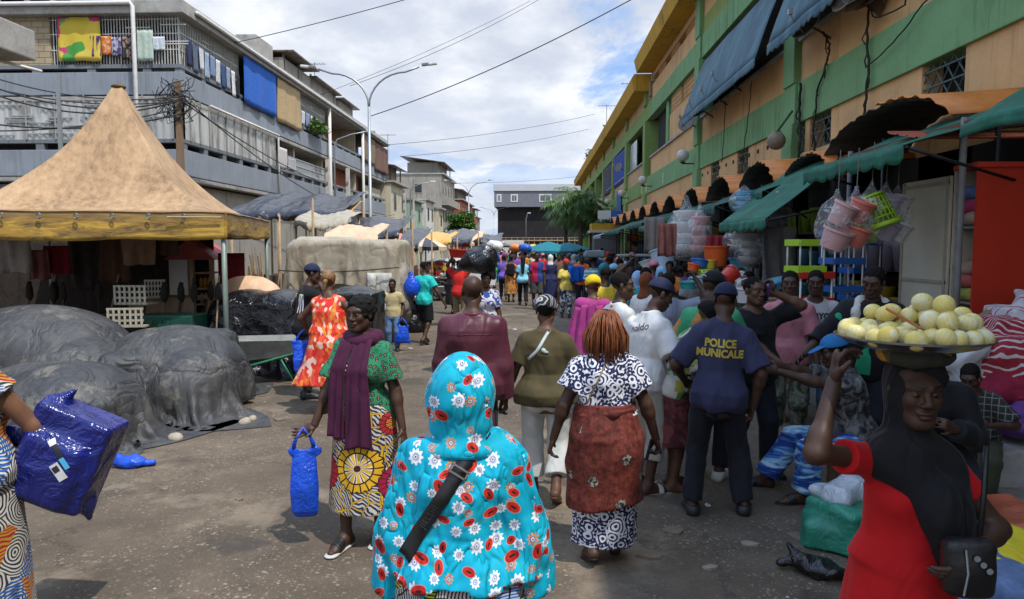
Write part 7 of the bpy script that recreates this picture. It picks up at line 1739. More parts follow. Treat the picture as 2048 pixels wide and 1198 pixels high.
def navywhite(N):
 uv = N.vm('ADD', N.boxuv(), N.scale(N.noise(N.obj(), 9., 2., color=True), .035))
 o = N.voro(uv, 11., 'F1', 1., '2D'); e = N.voro(uv, 11., 'DISTANCE_TO_EDGE', 1., '2D')[0]
 rings = N.gt(N.m('SINE', N.mul(o[0], 26.)), .15); dots = N.lt(N.voro(uv, 44., 'F1', .7, '2D')[0], .42)
 k = N.mx(N.mul(rings, N.gt(e, .07)), N.mul(N.mul(dots, N.lt(N.xyz(o[1])[0], .6)), N.gt(o[0], .3)))
 k = N.mx(k, 0.)
 return fabric(N, N.mix(k, (.66, .67, .72), (.018, .022, .075)), .8, .4)
NAVYW = material('navy_white_print_cloth', navywhite)
def darkwrap(N):
 uv = N.boxuv(); o = N.voro(N.vm('ADD', uv, N.scale(N.noise(N.obj(), 8., 2., color=True), .05)), 7., 'F1', 1., '2D')
 c = N.ramp(N.noise(N.scale(N.obj(), (1, 1, 1)), 22., 5., .75), [(.38, (.055, .012, .009)), (.5, (.125, .024, .016)), (.62, (.17, .04, .026))])
 tri = N.mul(N.lt(N.voro(uv, 34., 'F1', .4, '2D')[0], .22), .35); c = N.mix(tri, c, (.03, .01, .012))
 mo = N.mul(N.lt(o[0], .22), N.gt(N.xyz(o[1])[0], .45)); c = N.mix(mo, c, N.mix(N.gt(N.noise(N.obj(), 60.), .52), (.018, .03, .03), (.30, .27, .22)))
 return fabric(N, c, .7, .6, .035)
DWRAP = material('dark_red_wrapper_cloth', darkwrap)
def leopard(N):
 uv = N.boxuv(); o = N.voro(uv, 42., 'F1', 1., '2D'); n = N.noise(N.obj(), 120., 2.)
 r = N.xyz(o[1]); k = N.mul(N.mul(N.lt(o[0], .42), N.gt(o[0], .2)), N.gt(N.add(r[0], N.mul(n, .6)), .55))
 c = N.mix(N.mul(N.lt(o[0], .22), N.gt(r[0], .3)), (.025, .20, .10), (.28, .12, .10)); c = N.mix(k, c, (.012, .02, .018))
 return fabric(N, c, .85, .45)
LEOP = material('green_leopard_print', leopard)
def orangeflame(N):
 uv = N.vm('ADD', N.boxuv(), N.scale(N.noise(N.obj(), 7., 3., color=True), .09))
 o = N.xyz(N.voro(N.scale(uv, (1.4, .8, 1.)), 24., 'F1', 1., '2D')[1])[0]
 return fabric(N, N.ramp(o, [(0., (.62, .035, .02)), (.36, (.70, .12, .03)), (.55, (.72, .50, .42)), (.72, (.66, .06, .05)), (.86, (.70, .24, .05))], 'CONSTANT'), .8, .4)
FLAME = material('orange_red_print_cloth', orangeflame)
def medallion(N):
 p = N.xyz(N.obj())
 uvw = N.vm('ADD', N.boxuv(), N.scale(N.noise(N.obj(), 5., 2., color=True), .1))
 lines = N.gt(N.wave(uvw, 22., 3., 'DIAGONAL', 'SIN', 1.), .5); big = N.gt(N.noise(N.obj(), 4., 2.), .5)
 c = N.mix(lines, (.50, .47, .42), (.02, .025, .07)); crv = N.voro(uvw, 13., 'DISTANCE_TO_EDGE', 1., '2D')[0]
 c = N.mix(N.lt(crv, .055), c, (.55, .33, .02)); c = N.mix(N.mul(N.gt(crv, .055), N.lt(crv, .085)), c, (.02, .012, .02))
 for cx, cz, R_, c1, c2 in ((.03, .55, .165, (.62, .36, .02), (.68, .60, .45)), (-.24, .50, .13, (.40, .01, .02), (.42, .05, .06)), (.27, .44, .12, (.35, .01, .06), (.5, .2, .25)), (-.14, .80, .09, (.42, .03, .02), (.6, .3, .05)), (.24, .83, .09, (.42, .02, .03), (.6, .35, .05))):
  x, z = N.sub(p[0], cx), N.sub(p[2], cz); r = N.m('DIVIDE', N.m('SQRT', N.add(N.mul(x, x), N.mul(z, z))), R_); th = N.m('ARCTAN2', z, x)
  w_ = N.m('COSINE', N.mul(th, 11.)); edge = N.add(.93, N.mul(.07, N.m('ABSOLUTE', N.m('COSINE', N.mul(th, 9.)))))
  fr = N.lt(p[1], .03)
  col = N.mix(N.gt(w_, -.2), c1, c2)
  col = N.mix(N.mul(N.gt(r, .60), 1.), col, c1); col = N.mix(N.mul(N.gt(w_, .86), N.lt(r, .6)), col, (.03, .012, .012))
  col = N.mix(N.mul(N.gt(r, .58), N.lt(r, .64)), col, (.05, .015, .012)); col = N.mix(N.mul(N.gt(N.m('COSINE', N.mul(th, 18.)), .8), N.gt(r, .64)), col, (.05, .015, .012)); col = N.mix(N.lt(r, .13), col, (.04, .015, .012))
  c = N.mix(N.mul(N.lt(r, edge), fr), c, col); c = N.mix(N.mul(N.mul(N.gt(r, N.sub(edge, .05)), N.lt(r, edge)), fr), c, (.03, .012, .015))
 return fabric(N, c, .8, .35)
MEDAL = material('medallion_wax_print', medallion)
def stripwax(N):
 uv = N.vm('ADD', N.boxuv(), N.scale(N.noise(N.obj(), 3.5, 2., color=True), .16)); o = N.voro(N.scale(uv, (1., 1.5, 1.)), 6.5, 'F1', 1., '2D'); r = N.xyz(o[1]); e = N.voro(N.scale(uv, (1., 1.5, 1.)), 6.5, 'DISTANCE_TO_EDGE', 1., '2D')[0]
 l = N.gt(N.wave(uv, 26., .5, 'Y'), .5); l2 = N.gt(N.wave(uv, 30., .5, 'X'), .55)
 a = N.mix(l, (.50, .58, .02), (.03, .06, .02)); b = N.mix(l2, (.50, .46, .44), (.03, .02, .03)); d = N.mix(l, (.03, .14, .50), (.5, .55, .6)); g = N.mix(l2, (.16, .30, .02), (.03, .1, .02))
 c = N.mix(N.gt(r[0], .3), a, b); c = N.mix(N.gt(r[0], .6), c, g); c = N.mix(N.gt(r[0], .82), c, d); c = N.mix(N.lt(e, .025), c, (.02, .025, .02))
 return fabric(N, c, .8, .4)
STRIPW = material('green_strip_wax_print', stripwax)
def bwwax(N):
 uv = N.vm('ADD', N.boxuv(), N.scale(N.noise(N.obj(), 5., 2., color=True), .08)); o = N.voro(uv, 7., 'F1', 1., '2D'); r = N.xyz(o[1])
 l = N.gt(N.m('SINE', N.mul(o[0], 60.)), 0.); z = N.gt(N.wave(uv, 18., 4., 'Y', 'TRI', 0.), .5)
 c = N.mix(l, (.52, .50, .44), (.03, .03, .05)); c = N.mix(N.mul(N.gt(r[0], .5), z), c, (.02, .10, .34)); c = N.mix(N.gt(r[0], .82), c, N.mix(z, (.40, .25, .02), (.35, .02, .03)))
 return fabric(N, c, .8, .4)
BWWAX = material('blue_cream_wax_print', bwwax)
def camo(name, cols, sc_=7., st=(1, 1, 1)):
 return material(name, lambda N: fabric(N, N.ramp(N.noise(N.scale(N.obj(), st), sc_, 3., .5, 1.), [(p, c) for p, c in zip((0., .42, .5, .58), cols)], 'CONSTANT'), .85, .5))
CAMOB = camo('blue_camouflage', [(.02, .05, .22), (.05, .16, .42), (.22, .42, .62), (.45, .60, .72)], 9., (.5, .5, 2.)); CAMOG = camo('grey_camouflage', [(.02, .02, .022), (.05, .05, .055), (.10, .10, .10), (.16, .16, .155)], 13.); CAMOD = camo('dull_green_camouflage', [(.03, .035, .025), (.07, .08, .05), (.14, .14, .10), (.22, .21, .16)], 9.)
def dots(name, bg, fg, sc_, r, rnd=.15): return material(name, lambda N: fabric(N, N.mix(N.lt(N.voro(N.boxuv(), sc_, 'F1', rnd, '2D')[0], r), bg, N.mix(N.lt(N.voro(N.boxuv(), sc_, 'F1', rnd, '2D')[0], r * .4), fg, C(fg, .75)))))
DOTS = dots('magenta_yellow_dot_cloth', (.22, .012, .05), (.62, .50, .12), 17., .32)
FLOR = print_cloth('white_leaf_floral', [(.55, .55, .52), (.6, .6, .57), (.10, .26, .06), (.58, .57, .5), (.42, .40, .05), (.6, .6, .58)], 17.)
GOJ = print_cloth('green_orange_jersey', [(.04, .28, .12), (.05, .34, .16), (.04, .3, .13), (.48, .20, .04), (.05, .3, .14)], 9.)
REDSW = print_cloth('dark_red_swirl', [(.06, .012, .014), (.10, .02, .02), (.05, .01, .012), (.14, .03, .03)], 24.)
SWIRL = material('blue_orange_swirl_print', lambda N: fabric(N, N.ramp(N.wave(N.vm('ADD', N.obj(), N.scale(N.noise(N.obj(), 5., 2., color=True), .35)), 5., 2., 'DIAGONAL'), [(0., (.04, .08, .28)), (.3, (.50, .56, .70)), (.55, (.62, .62, .62)), (.75, (.55, .22, .05)), (.9, (.45, .5, .62))], 'CONSTANT')))
HWRAP = material('grey_black_headwrap', lambda N: fabric(N, N.ramp(N.wave(N.vm('ADD', N.obj(), N.scale(N.noise(N.obj(), 7., 2., color=True), .10)), 7., 1.5, 'DIAGONAL'), [(0., (.02, .02, .022)), (.35, (.03, .03, .033)), (.45, (.36, .35, .36)), (.7, (.46, .45, .45)), (.85, (.03, .03, .03))], 'CONSTANT')))
PLAID = material('dark_plaid_cloth', lambda N: fabric(N, N.mix(N.mx(N.mul(N.gt(N.m('FRACT', N.mul(N.xyz(N.boxuv())[0], 22.)), .86), .8), N.mul(N.gt(N.m('FRACT', N.mul(N.xyz(N.boxuv())[1], 20.)), .86), .8)), (.025, .028, .026), (.20, .20, .18))))
BWP = print_cloth('black_white_print', [(.5, .5, .5), (.03, .03, .05), (.45, .45, .47), (.04, .05, .10)], 15.)
STRP = material('turquoise_stripe_cloth', lambda N: fabric(N, N.mix(N.gt(N.m('FRACT', N.mul(N.xyz(N.obj())[2], 11.)), .5), (.06, .36, .42), (.55, .58, .58))))
BARCA = material('crimson_navy_halves', lambda N: fabric(N, N.mix(N.gt(N.m('SINE', N.mul(N.xyz(N.obj())[0], 16.)), .0), (.40, .015, .06), (.03, .05, .20))))
PCLO = {}
def pc(name, col, var=.12, **kw): return cloth(name + '_cloth', col, var, **kw)
MAROON = material('maroon_satin', lambda N: fabric(N, N.ramp(N.noise(N.obj(), 6., 3.), [(.3, (.075, .020, .032)), (.7, (.105, .030, .044))]), .38, .55, .04))
OLIVE = pc('olive_brown', (.075, .060, .028)); NAVY = pc('police_navy', (.034, .036, .078), .12); BLK = pc('black', (.010, .010, .012)); DKT = pc('dark_trouser', (.014, .015, .021)); PLUM = pc('plum_scarf', (.060, .012, .038), .1, fold=.5); RED = pc('bright_red_dress', (.43, .008, .010), .08, fold=.5); WHT = pc('white', (.62, .62, .60)); OWH = pc('off_white_trouser', (.52, .53, .51)); JEAN = pc('blue_denim', (.10, .17, .30), .25); PINK = pc('dusty_pink', (.42, .16, .19)); GRY = pc('pale_grey', (.38, .38, .40)); BGR = pc('blue_grey', (.20, .225, .29)); TURQ = pc('turquoise', (.02, .46, .42)); SAND = pc('sand', (.46, .38, .20)); GRN = pc('football_green', (.02, .24, .12)); MAG = pc('magenta_shawl', (.34, .045, .20)); YEL = pc('bright_yellow', (.70, .50, .015)); TEALC = pc('teal_veil', (.012, .13, .17)); LBLUE = pc('light_blue_veil', (.26, .40, .62)); KHAKI = pc('khaki', (.25, .20, .12)); REDT = pc('red_tee', (.52, .025, .02)); ORV = pc('orange_vest', (.72, .14, .02)); GRV = pc('lime_vest', (.42, .60, .04)); SHER = M('white_fleece', (.50, .48, .44), .95, .15, 60., 1., 90., .01); CAPN = pc('navy_cap', (.018, .022, .055)); CAPB = pc('black_cap', (.012, .012, .014))
GOLDH = M('golden_braided_hair', (.20, .10, .035), .5, .6, 30., .8, 60.); BRAID = M('copper_braid_hair', (.20, .060, .018), .5, .5, 40., .6, 160., .003); SHORTH = M('cropped_hair', (.012, .010, .009), .95, .3, 80., .8, 160., .004, spec=.08)
SOLEW = M('white_sole', (.5, .5, .47), .7, .1); SLIDE = M('black_slide', (.012, .012, .013), .45, .2); BRSAND = M('brown_sandal', (.12, .055, .03), .6); WSAND = M('white_sandal', (.5, .5, .46), .6); SHOEB = M('black_shoe', (.018, .018, .020), .5, .3)
TYEL = M('yellow_print_ink', (.48, .36, .05), .7, .15, 20., 0.); TWHT = M('white_print_ink', (.62, .62, .60), .7, .08, 20., 0.); TBLK = M('black_print_ink', (.02, .02, .025), .7, .1, 20., 0.); TGRY = M('grey_print_ink', (.07, .07, .075), .5, .1, 20., 0.)
def ray_y(ob, x, z, sgn, off=.004):
 """garment surface met when looking along local Y from one side"""
 if 'bv' not in ob: pass
 bv = BV.get(ob.name)
 if bv is None: bv = BV[ob.name] = BVHTree.FromPolygons([v.co for v in ob.data.vertices], [p.vertices[:] for p in ob.data.polygons])
 h = bv.ray_cast(Vector((x, sgn * 1.5, z)), Vector((0, -sgn, 0)), 3)
 return (h[0].y + sgn * off) if h[0] is not None else None
BV = {}
def ribbon(p, ob, pts, width, mat, sgn, name='strap', th=.004, off=.005):
 """a strap lying on a garment through (x, z) points"""
 P = [Vector((x, 0, z)) for x, z in pts]; Q = []
 for a, b in zip(P, P[1:]):
  n = max(2, int((b - a).length / .02))
  for j in range(n): Q.append(a.lerp(b, j / n))
 Q.append(P[-1]); vs, last = [], None
 for i, q in enumerate(Q):
  t = (Q[min(i + 1, len(Q) - 1)] - Q[max(i - 1, 0)]).normalized(); s = Vector((t.z, 0, -t.x)) * width / 2
  for e in (-1, 0, 1):
   r = q + s * e; y = ray_y(ob, r.x, r.z, sgn, off); y = last if y is None else y; last = y if y is not None else 0.
   vs.append(Vector((r.x, last, r.z)))
 fs = [(i * 3 + k, i * 3 + k + 1, i * 3 + k + 4, i * 3 + k + 3) for i in range(len(Q) - 1) for k in (0, 1)]
 m = MB(); m.add(vs, fs); o = m.build(name, mat, p.root, True)
 bm = bmesh.new(); bm.from_mesh(o.data); bmesh.ops.solidify(bm, geom=bm.faces[:], thickness=th); bm.to_mesh(o.data); bm.free(); return o
def at(px, d): return (PX(px, d), d, 0)
R = radians
def skirt_rows(hem, w0, d0, top=1.03, tw=.165, td=.125, hip=.205, hd=.165, cx=0., cy=0.):
 return [(hem, w0, d0, cx, cy), ((hem + .9) / 2, (w0 + hip) / 2 * 1.0, (d0 + hd) / 2, cx * .5, cy * .5 + .01), (.90, hip, hd, 0, .015), (top - .01, tw, td), (top, tw - .004, td - .004)]
def headscarf(p, mat, name='headscarf', e=.016, face=True, neck=True, drape_=None, fold=.004):
 H = p.HF; k = H.to_scale()[0]; Rm = H.to_3x3().normalized(); kk = p.k
 pr = [el(H @ Vector((0, .020, .026)), [(.074 + e) * k, (.094 + e) * k, (.098 + e) * k], .03, 'u', Rm)]
 if neck: pr += [rc(H @ Vector((0, .01, -.05)), p.TF @ Vector((0, .01, 1.40)), .078 * kk, .085 * kk, .05), el(p.TF @ Vector((0, .0, 1.385)), (.115 * kk, .10 * kk, .045 * kk), .05)]
 if drape_: pr += drape_
 if face: pr.append(Pr(el(H @ Vector((0, -.115, -.018)), (.060 * k, .075 * k, .092 * k), .01, 's', Rm).f, H.translation - Vector((.3,) * 3), H.translation + Vector((.3,) * 3), .008, 's'))
 return p.add(name, pr, mat, fold, kx=(14, 34), kz=(10, 26))
def headwrap(p, mat, knot=True, name='head_wrap'):
 H = p.HF; k = H.to_scale()[0]; Rm = H.to_3x3().normalized()
 pr = [el(H @ Vector((0, .025, .048)), (.094 * k, .114 * k, .096 * k), .03, 'u', Rm), cutz(-.005, H, True, (0, -.35, .94))]
 for q in (-.02, .022, .06): pr.insert(1, rc(H @ Vector((-.088, .0, q * .7)), H @ Vector((.088, .03, q + .02)), .018 * k, .018 * k, .02))
 if knot: pr.insert(1, el(H @ Vector((-.03, .125, -.02)), (.04 * k, .03 * k, .03 * k), .02))
 return p.add(name, pr, mat, .004, kx=(18, 40), kz=(18, 40))
def hung(p, i): return p.wr[i]
p = Person('person in a turquoise poppy print hijab and tunic seen from behind', at(922, 2.48), R(180), 1.575, 'f', 1.22, vox=.008, lh=(.29, -.03, .70), rh=(-.29, -.03, .70), le=(.6, .6, 0), re=(-.6, .6, 0), head=(0, 4), face=False, skin=1)
tu = p.shirt(POPPY, .045, 1.93, .92, 'tunic', .009, neck=1.45, nk=.03, flare=.04, ex=.010, kx=(22, 58), kz=(3, 16))
H = p.HF
headscarf(p, POPPY, 'hijab', .046, True, False, [el(H @ Vector((0, .05, -.02)), (.122 * p.k, .130 * p.k, .130 * p.k), .05), rc(H @ Vector((0, .02, -.06)), p.TF @ Vector((0, .01, 1.40)), .088, .092, .05), el(p.TF @ Vector((0, .01, 1.385)), (.135, .115, .042), .03), rc(H @ Vector((-.08, .10, -.10)), H @ Vector((.085, .105, -.075)), .028, .022, .03), rc(H @ Vector((-.09, .03, -.125)), H @ Vector((.09, .08, -.13)), .03, .026, .03)], .010)
p.skirt(STRIPW, skirt_rows(.10, .30, .26, 1.06, .21, .17, .26, .215), 'wrapper', (7, .05, .6), .006)
st = ribbon(p, tu, [(-.085, 1.36), (.02, 1.20), (.13, 1.03), (.19, .93)], .050, SLIDE, 1, 'shoulder_strap', .004, .008)
st2 = MB(); yb = ray_y(tu, -.005, 1.24, 1, .018)
Q = Matrix.Translation((-.005, yb, 1.24)) @ Matrix.Rotation(R(-32), 4, 'Y')
for a in (-.034, .028): st2.box(a, a + .006, -.003, .004, -.014, .014, Q)
for b in (-.016, .011): st2.box(-.034, .034, -.003, .004, b, b + .005, Q)
st2.build('buckle', M('pale_metal_buckle', (.5, .47, .42), .3, metal=.8), p.root)
dv = Vector((-.11, 0, .17)).normalized()
write_on('JIELSHI', st, (.098, 0, 1.08), dv, Vector((dv.z, 0, -dv.x)), .030, TGRY, p.root, off=.0015, outward=(0, 1, 0), spacing=1.15)
p = Person('person with a plum scarf over a green leopard print shirt and wax print skirt', at(722, 4.66), R(-10), 1.655, 'f', 1.0, vox=.0075, lh=(.305, -.05, .80), rh=(-.30, -.14, .83), re=(-.5, .8, 0), rhd=(-.72, -.35, -.42), pn=(None, (-.1, -.9, .45)), curl=(.5, .35), lf=(.085, .06, .08), rf=(-.085, -.13, .08), head=(-12, 2), skin=0, thumb=1.)
sh = p.shirt(LEOP, .022, .72, .86, 'tee_shirt', .007, flare=.03)
p.skirt(MEDAL, skirt_rows(.245, .255, .22, .98, .185, .15, .22, .18), 'skirt', (6, .05, 2.), .007)
p.hair(None, .017, .055, noise=.007); H = p.HF
p.add('hair_bun', [el(H @ Vector((0, .13, .03)), (.045, .04, .04), .02), el(H @ Vector((.0, .115, -.02)), (.035, .03, .05), .03)], HAIR, .004, kx=(50, 90), kz=(50, 90), vox=.007)
p.sandals(SOLEW, SLIDE, wide=.07)
k = p.k
pan = []
for (xt, xm, xb, wt_, wb, zb, sd_) in ((-.065, -.098, -.115, .10, .125, .77, 1), (.05, .035, .045, .12, .20, .70, 5)):
 def fn(u, v, xt=xt, xm=xm, xb=xb, wt_=wt_, wb=wb, zb=zb, sd_=sd_):
  z = 1.425 * k + (zb - 1.425) * k * v; xc = xt + (xm - xt) * min(1, v * 3) + (xb - xm) * v; w_ = wt_ + (wb - wt_) * v; x = xc + (u - .5) * w_
  y = -(.085 + .105 * min(1, v * 3.6) ** .8 + .012 * v) + .011 * sin(u * 15 + sd_ + 2.5 * v) * (.4 + .6 * v) + .006 * nz(u * 5, v * 6, 0, sd_)
  return Vector((x * k, y * k, z + .012 * sin(u * 5 + sd_) * v))
 pan.append(drape(fn, 30, 40, 'scarf', PLUM, p.root, .006))
ring = [p.TF @ Vector((.098 * cos(a), .012 + .088 * sin(a) , 1.432 - .028 * (sin(a) < 0) * -sin(a))) for a in [2 * pi * j / 12 for j in range(13)]]
p.add('scarf', [rc(a, b, .034, .034, .03) for a, b in zip(ring, ring[1:])], PLUM, .006, kx=(30, 60), kz=(20, 50))
for tx, zz, sz in (('D V', 1.235, .052), ('ONL', 1.175, .056)): write_on(tx, sh, (-.025 * k, 0, zz * k), (1, 0, 0), (0, 0, 1), sz, TWHT, p.root, 'shirt_lettering', .004, outward=(0, -1, 0), bold=.002)
Wr = p.root.matrix_world if False else Matrix.Translation(p.root.location) @ Matrix.Rotation(p.root.rotation_euler.z, 4, 'Z')
def bag(label, w, size, mat, seed, rz=0., name='shopping_bag', tall=1.):
 sx, sy, sz = size
 t = thing(name, label, 'bag', w, rz)
 blob('body', [prof([(-.13 - sz, sx * .40, sy * .16), (-.13 - sz * .9, sx * .50, sy * .42), (-.13 - sz * .6, sx * .53, sy * .52), (-.13 - sz * .3, sx * .50, sy * .34), (-.13 - sz * .08, sx * .47, sy * .16), (-.13, sx * .46, sy * .10)], Matrix(), .02), rc((sx * .36, 0, -.14), (sx * .30, 0, -.075), .022, .014, .03, n=(0, 1, 0), sq=2.), rc((-sx * .36, 0, -.14), (-sx * .30, 0, -.075), .022, .014, .03, n=(0, 1, 0), sq=2.)], mat, t, .008, waves(seed, (18, 44), (3, 10), 7), .010)
 for s in (-1, 1):
  m = MB(); pts = [(s * sx * .36, s * .012, -.16), (s * sx * .18, s * .016, -.06), (0, s * .008, .0), (-s * sx * .0, s * .008, .004)]
  m.tube([(sx * .34, s * .008, -.12), (sx * .22, s * .014, -.05), (.0, s * .010, .012), (-sx * .22, s * .014, -.05), (-sx * .34, s * .008, -.12)], [.014, .009, .006, .009, .014], 6); m.build('handle', mat, t, True)
 return t
bag('bright blue plastic shopping bag hanging from the hand of the plum scarf wearer', Wr @ (p.wr[1] + Vector((-.055, -.05, -.02))), (.19, .10, .46), BLUEP, 3, .3)
p = Person('person with copper braids in a navy white print dress and dark red wrapper', at(1214, 4.42), R(183), 1.585, 'f', 1.22, vox=.0085, lh=(.35, -.02, .83), rh=(-.40, -.03, .70), le=(.5, .6, 0), re=(-.5, .6, 0), lf=(.10, .10, .13), rf=(-.09, -.10, .08), skin=0, head=(0, 3), curl=(.6, 1.1), face=True)
p.shirt(NAVYW, .026, .60, 1.02, 'blouse', .008, nk=.085, neck=1.40, flare=.035)
p.skirt(NAVYW, skirt_rows(.13, .215, .17, .8, .2, .17, .215, .17), 'underskirt', (8, .05, .3), .005)
wrp = p.skirt(DWRAP, [(.40, .262, .225, .0, .02), (.62, .258, .225, 0, .025), (.88, .252, .22, 0, .03), (.98, .228, .192, 0, .015), (1.07, .208, .172), (1.095, .200, .166)], 'wrapper', (5, .05, .9), .012, cutz_=[cutz(.40 * p.k, None, True, (.18, -.1, 1))], kx=(5, 14), kz=(10, 26))
p.add('wrapper_fold', [rc((.17 * p.k, .10, 1.02 * p.k), (-.03 * p.k, .170, 1.05 * p.k), .020, .022, .03), rc((-.03 * p.k, .170, 1.05 * p.k), (-.17 * p.k, .09, 1.06 * p.k), .022, .018, .03)], DWRAP, .006, kx=(20, 40), kz=(20, 50))
p.hair(HAIR, .010, .06); H = p.HF; RB = random.Random(3); bm_ = MB()
for j in range(120):
 a = RB.uniform(-.25, pi + .25) if j > 20 else RB.uniform(0, 2 * pi); e = RB.uniform(.25, 1.25); q = Vector((cos(a) * cos(e) * .086, .022 + sin(a) * cos(e) * .106, .042 + sin(e) * .094))
 o = Vector((q.x, q.y - .02, 0)).normalized(); L = RB.uniform(.16, .25); tip = Vector((q.x * 1.15, q.y, q.z)) + o * (.022 + .03 * (1 - q.z * 8 * .1)) + Vector((RB.uniform(-.015, .015), RB.uniform(-.01, .01), -L - q.z))
 pts = [q * .97, q + o * .012, Vector((q.x * 1.12, q.y * 1.08, q.z - .05)) + o * .026, Vector((tip.x, tip.y, (q.z + tip.z) / 2)) + o * .006, tip]
 bm_.tube([H @ x for x in pts], [.0048, .0052, .005, .0045, .003], 5)
bm_.build('braids', BRAID, p.root, True)
p.sandals(SLIDE, SLIDE, wide=.03)
ribbon(p, p.last, [(.06, 1.19), (.10, 1.10), (.18, 1.0)], .012, M('tan_cord', (.25, .17, .09), .7), 1, 'bag_strap') if False else None
ribbon(p, p.last, [(.0, 1.31), (.06, 1.2), (.13, 1.03)], .010, M('tan_cord', (.25, .17, .09), .7), 1, 'bag_strap')
t = thing('mobile_phone', 'dark mobile phone in the hand of the person with copper braids', 'phone', (Matrix.Translation(p.root.location) @ Matrix.Rotation(R(183), 4, 'Z')) @ (p.wr[1] + Vector((.035, -.035, -.075)))); t.rotation_euler = (.2, .2, 1.2)
m = MB(); m.box(-.034, .034, -.005, .005, -.07, .07); m.build('case', M('phone_black', (.012, .012, .016), .2), t, bevel=.004); m = MB(); m.box(-.030, .030, -.0058, -.0051, -.064, .064); m.build('screen', M('phone_glass', (.02, .025, .05), .06), t)
dR = 2.36
p = Person('person in a long red dress and black veil carrying a fruit tray on the head', at(1833, dR), R(-6), 1.635, 'f', .74, vox=.006, rh=(-.262, -.045, 1.615), re=(-1, -.75, .05), rhd=(.1, .1, 1), lh=(.125, -.205, 1.09), le=(.7, .35, -.4), lhd=(-.62, -.45, -.35), pn=((-.5, .65, .25), (.9, -.1, 0)), curl=(.5, .75), head=(4, 2), skin=0, lf=(.09, -.03, .08), bust=.25)
dr = p.shirt(RED, .016, .50, 1.0, 'dress', .005, flare=.004, neck=1.42, nk=.06, plus=[profs([(.10, .33, .29), (.45, .235, .22, 0, .01), (.78, .190, .190, 0, .02), (.95, .165, .158, 0, .015), (1.10, .120, .105), (1.22, .11, .095)], p.UF, p.k, .06, None, None, (5, .09, 1.1))], kx=(5, 14), kz=(1, 4))
H = p.HF; k = p.k
veil = [rc(p.TF @ Vector((-.075, -.0, 1.365)), p.TF @ Vector((.075, -.0, 1.36)), .058, .062, .05), rc(p.TF @ Vector((-.05, -.065, 1.35)), p.TF @ Vector((.07, -.095, 1.20)), .062, .072, .05), rc(p.TF @ Vector((.06, -.095, 1.22)), p.TF @ Vector((.12, -.10, 1.0)), .070, .055, .05), rc(p.TF @ Vector((.12, -.02, 1.33)), p.TF @ Vector((.155, -.05, 1.04)), .062, .058, .05), rc(p.TF @ Vector((.02, .04, 1.32)), p.TF @ Vector((.07, .05, 1.12)), .07, .07, .06)]
headscarf(p, pc('black_veil', (.012, .012, .014), .2, fold=.9, fsc=9.), 'veil', .010, True, True, veil, .020)
top = H @ Vector((0, .012, .122))
Wp = Matrix.Translation(p.root.location) @ Matrix.Rotation(R(-6), 4, 'Z'); tp = Wp @ top
pad = thing('head_pad', 'patterned cloth ring between the black veil and the fruit tray', 'head pad', tp + Vector((0, 0, .004)))
ring = [Vector((.085 * cos(a), .085 * sin(a), 0)) for a in [2 * pi * j / 14 for j in range(15)]]
mesh_from('ring', [nets([rc(a, b, .026, .026, .02) for a, b in zip(ring, ring[1:])], .008, waves(5, (25, 50), (20, 50)), .004)], print_cloth('pad_print', [(.03, .03, .02), (.10, .07, .03), (.03, .03, .02), (.5, .25, .02)], 9.), pad)
tz = tp.z + .026
tr = thing('tray', 'wide shallow steel tray balanced on the head of the person in red', 'tray', (tp.x - .012, tp.y, tz)); m = MB()
m.lathe([(.001, 0), (.145, 0), (.195, .014), (.222, .034), (.233, .034), (.233, .040), (.221, .040), (.193, .022), (.145, .008), (.001, .008)], 48); m.build('dish', M('worn_enamel_tray', (.20, .19, .19), .22, .2, 3., .1, metal=.75), tr, True, auto=50)
def peeled(N):
 v = N.obj(); p_ = N.xyz(v); th = N.m('ARCTAN2', p_[1], p_[0])
 band = N.m('SINE', N.add(N.mul(th, 15.), N.mul(N.noise(v, 40., 3.), 7.)))
 rnd = N.n('ShaderNodeObjectInfo').outputs['Random']; c = N.mix(N.mul(N.step(band, -.6, 1.), .42), N.mix(rnd, (.66, .60, .30), (.66, .52, .13)), (.62, .46, .05)); c = N.mix(N.step(N.noise(N.vm('ADD', v, N.comb(rnd, rnd, 0.)), 22., 3.), .50, .62), c, (.68, .63, .40)); c = N.mix(N.step(p_[2], .024, .033), c, (.60, .44, .05))
 return dict(color=c, rough=.42, bump=N.noise(v, 90., 3.), bumps=.25, bumpd=.002, spec=.4)
PEEL = material('peeled_fruit_skin', peeled)
fruits = []; RF = random.Random(12)
for lay, (n, rr, z) in enumerate(((19, .192, .050), (13, .134, .048), (7, .074, .046), (13, .162, .097), (9, .100, .097), (4, .09, .140))):
 for j in range(n):
  a = 2 * pi * (j + .5 * (lay % 2) + (.2 * lay)) / n + RF.uniform(-.08, .08)
  if lay >= 3 and cos(a - .25) < (-.35 if lay < 5 else .0): continue
  fruits.append((rr * cos(a), rr * sin(a), z + RF.uniform(-.006, .006)))
fo = None
for j, (x, y, z) in enumerate(fruits):
 if fo is None:
  m = MB(); m.lathe([(.0320 * sin(a), -.0305 * cos(a)) for a in [pi * q / 14 for q in range(15)]], 22); fo = m.build('peeled_fruit', PEEL, None, True); o = fo
  tag(fo, 'peeled yellow fruit with pale rind stripes on the steel tray', 'fruit', 'peeled fruits heaped on the tray')
 else: o = fo.copy(); COL.objects.link(o)
 o.location = tr.location + Vector((x, y, z)); o.rotation_euler = (RF.uniform(-.9, .9), RF.uniform(-.9, .9), RF.uniform(0, 6)); o.scale = (RF.uniform(.9, 1.08), RF.uniform(.9, 1.08), RF.uniform(.86, 1.06))
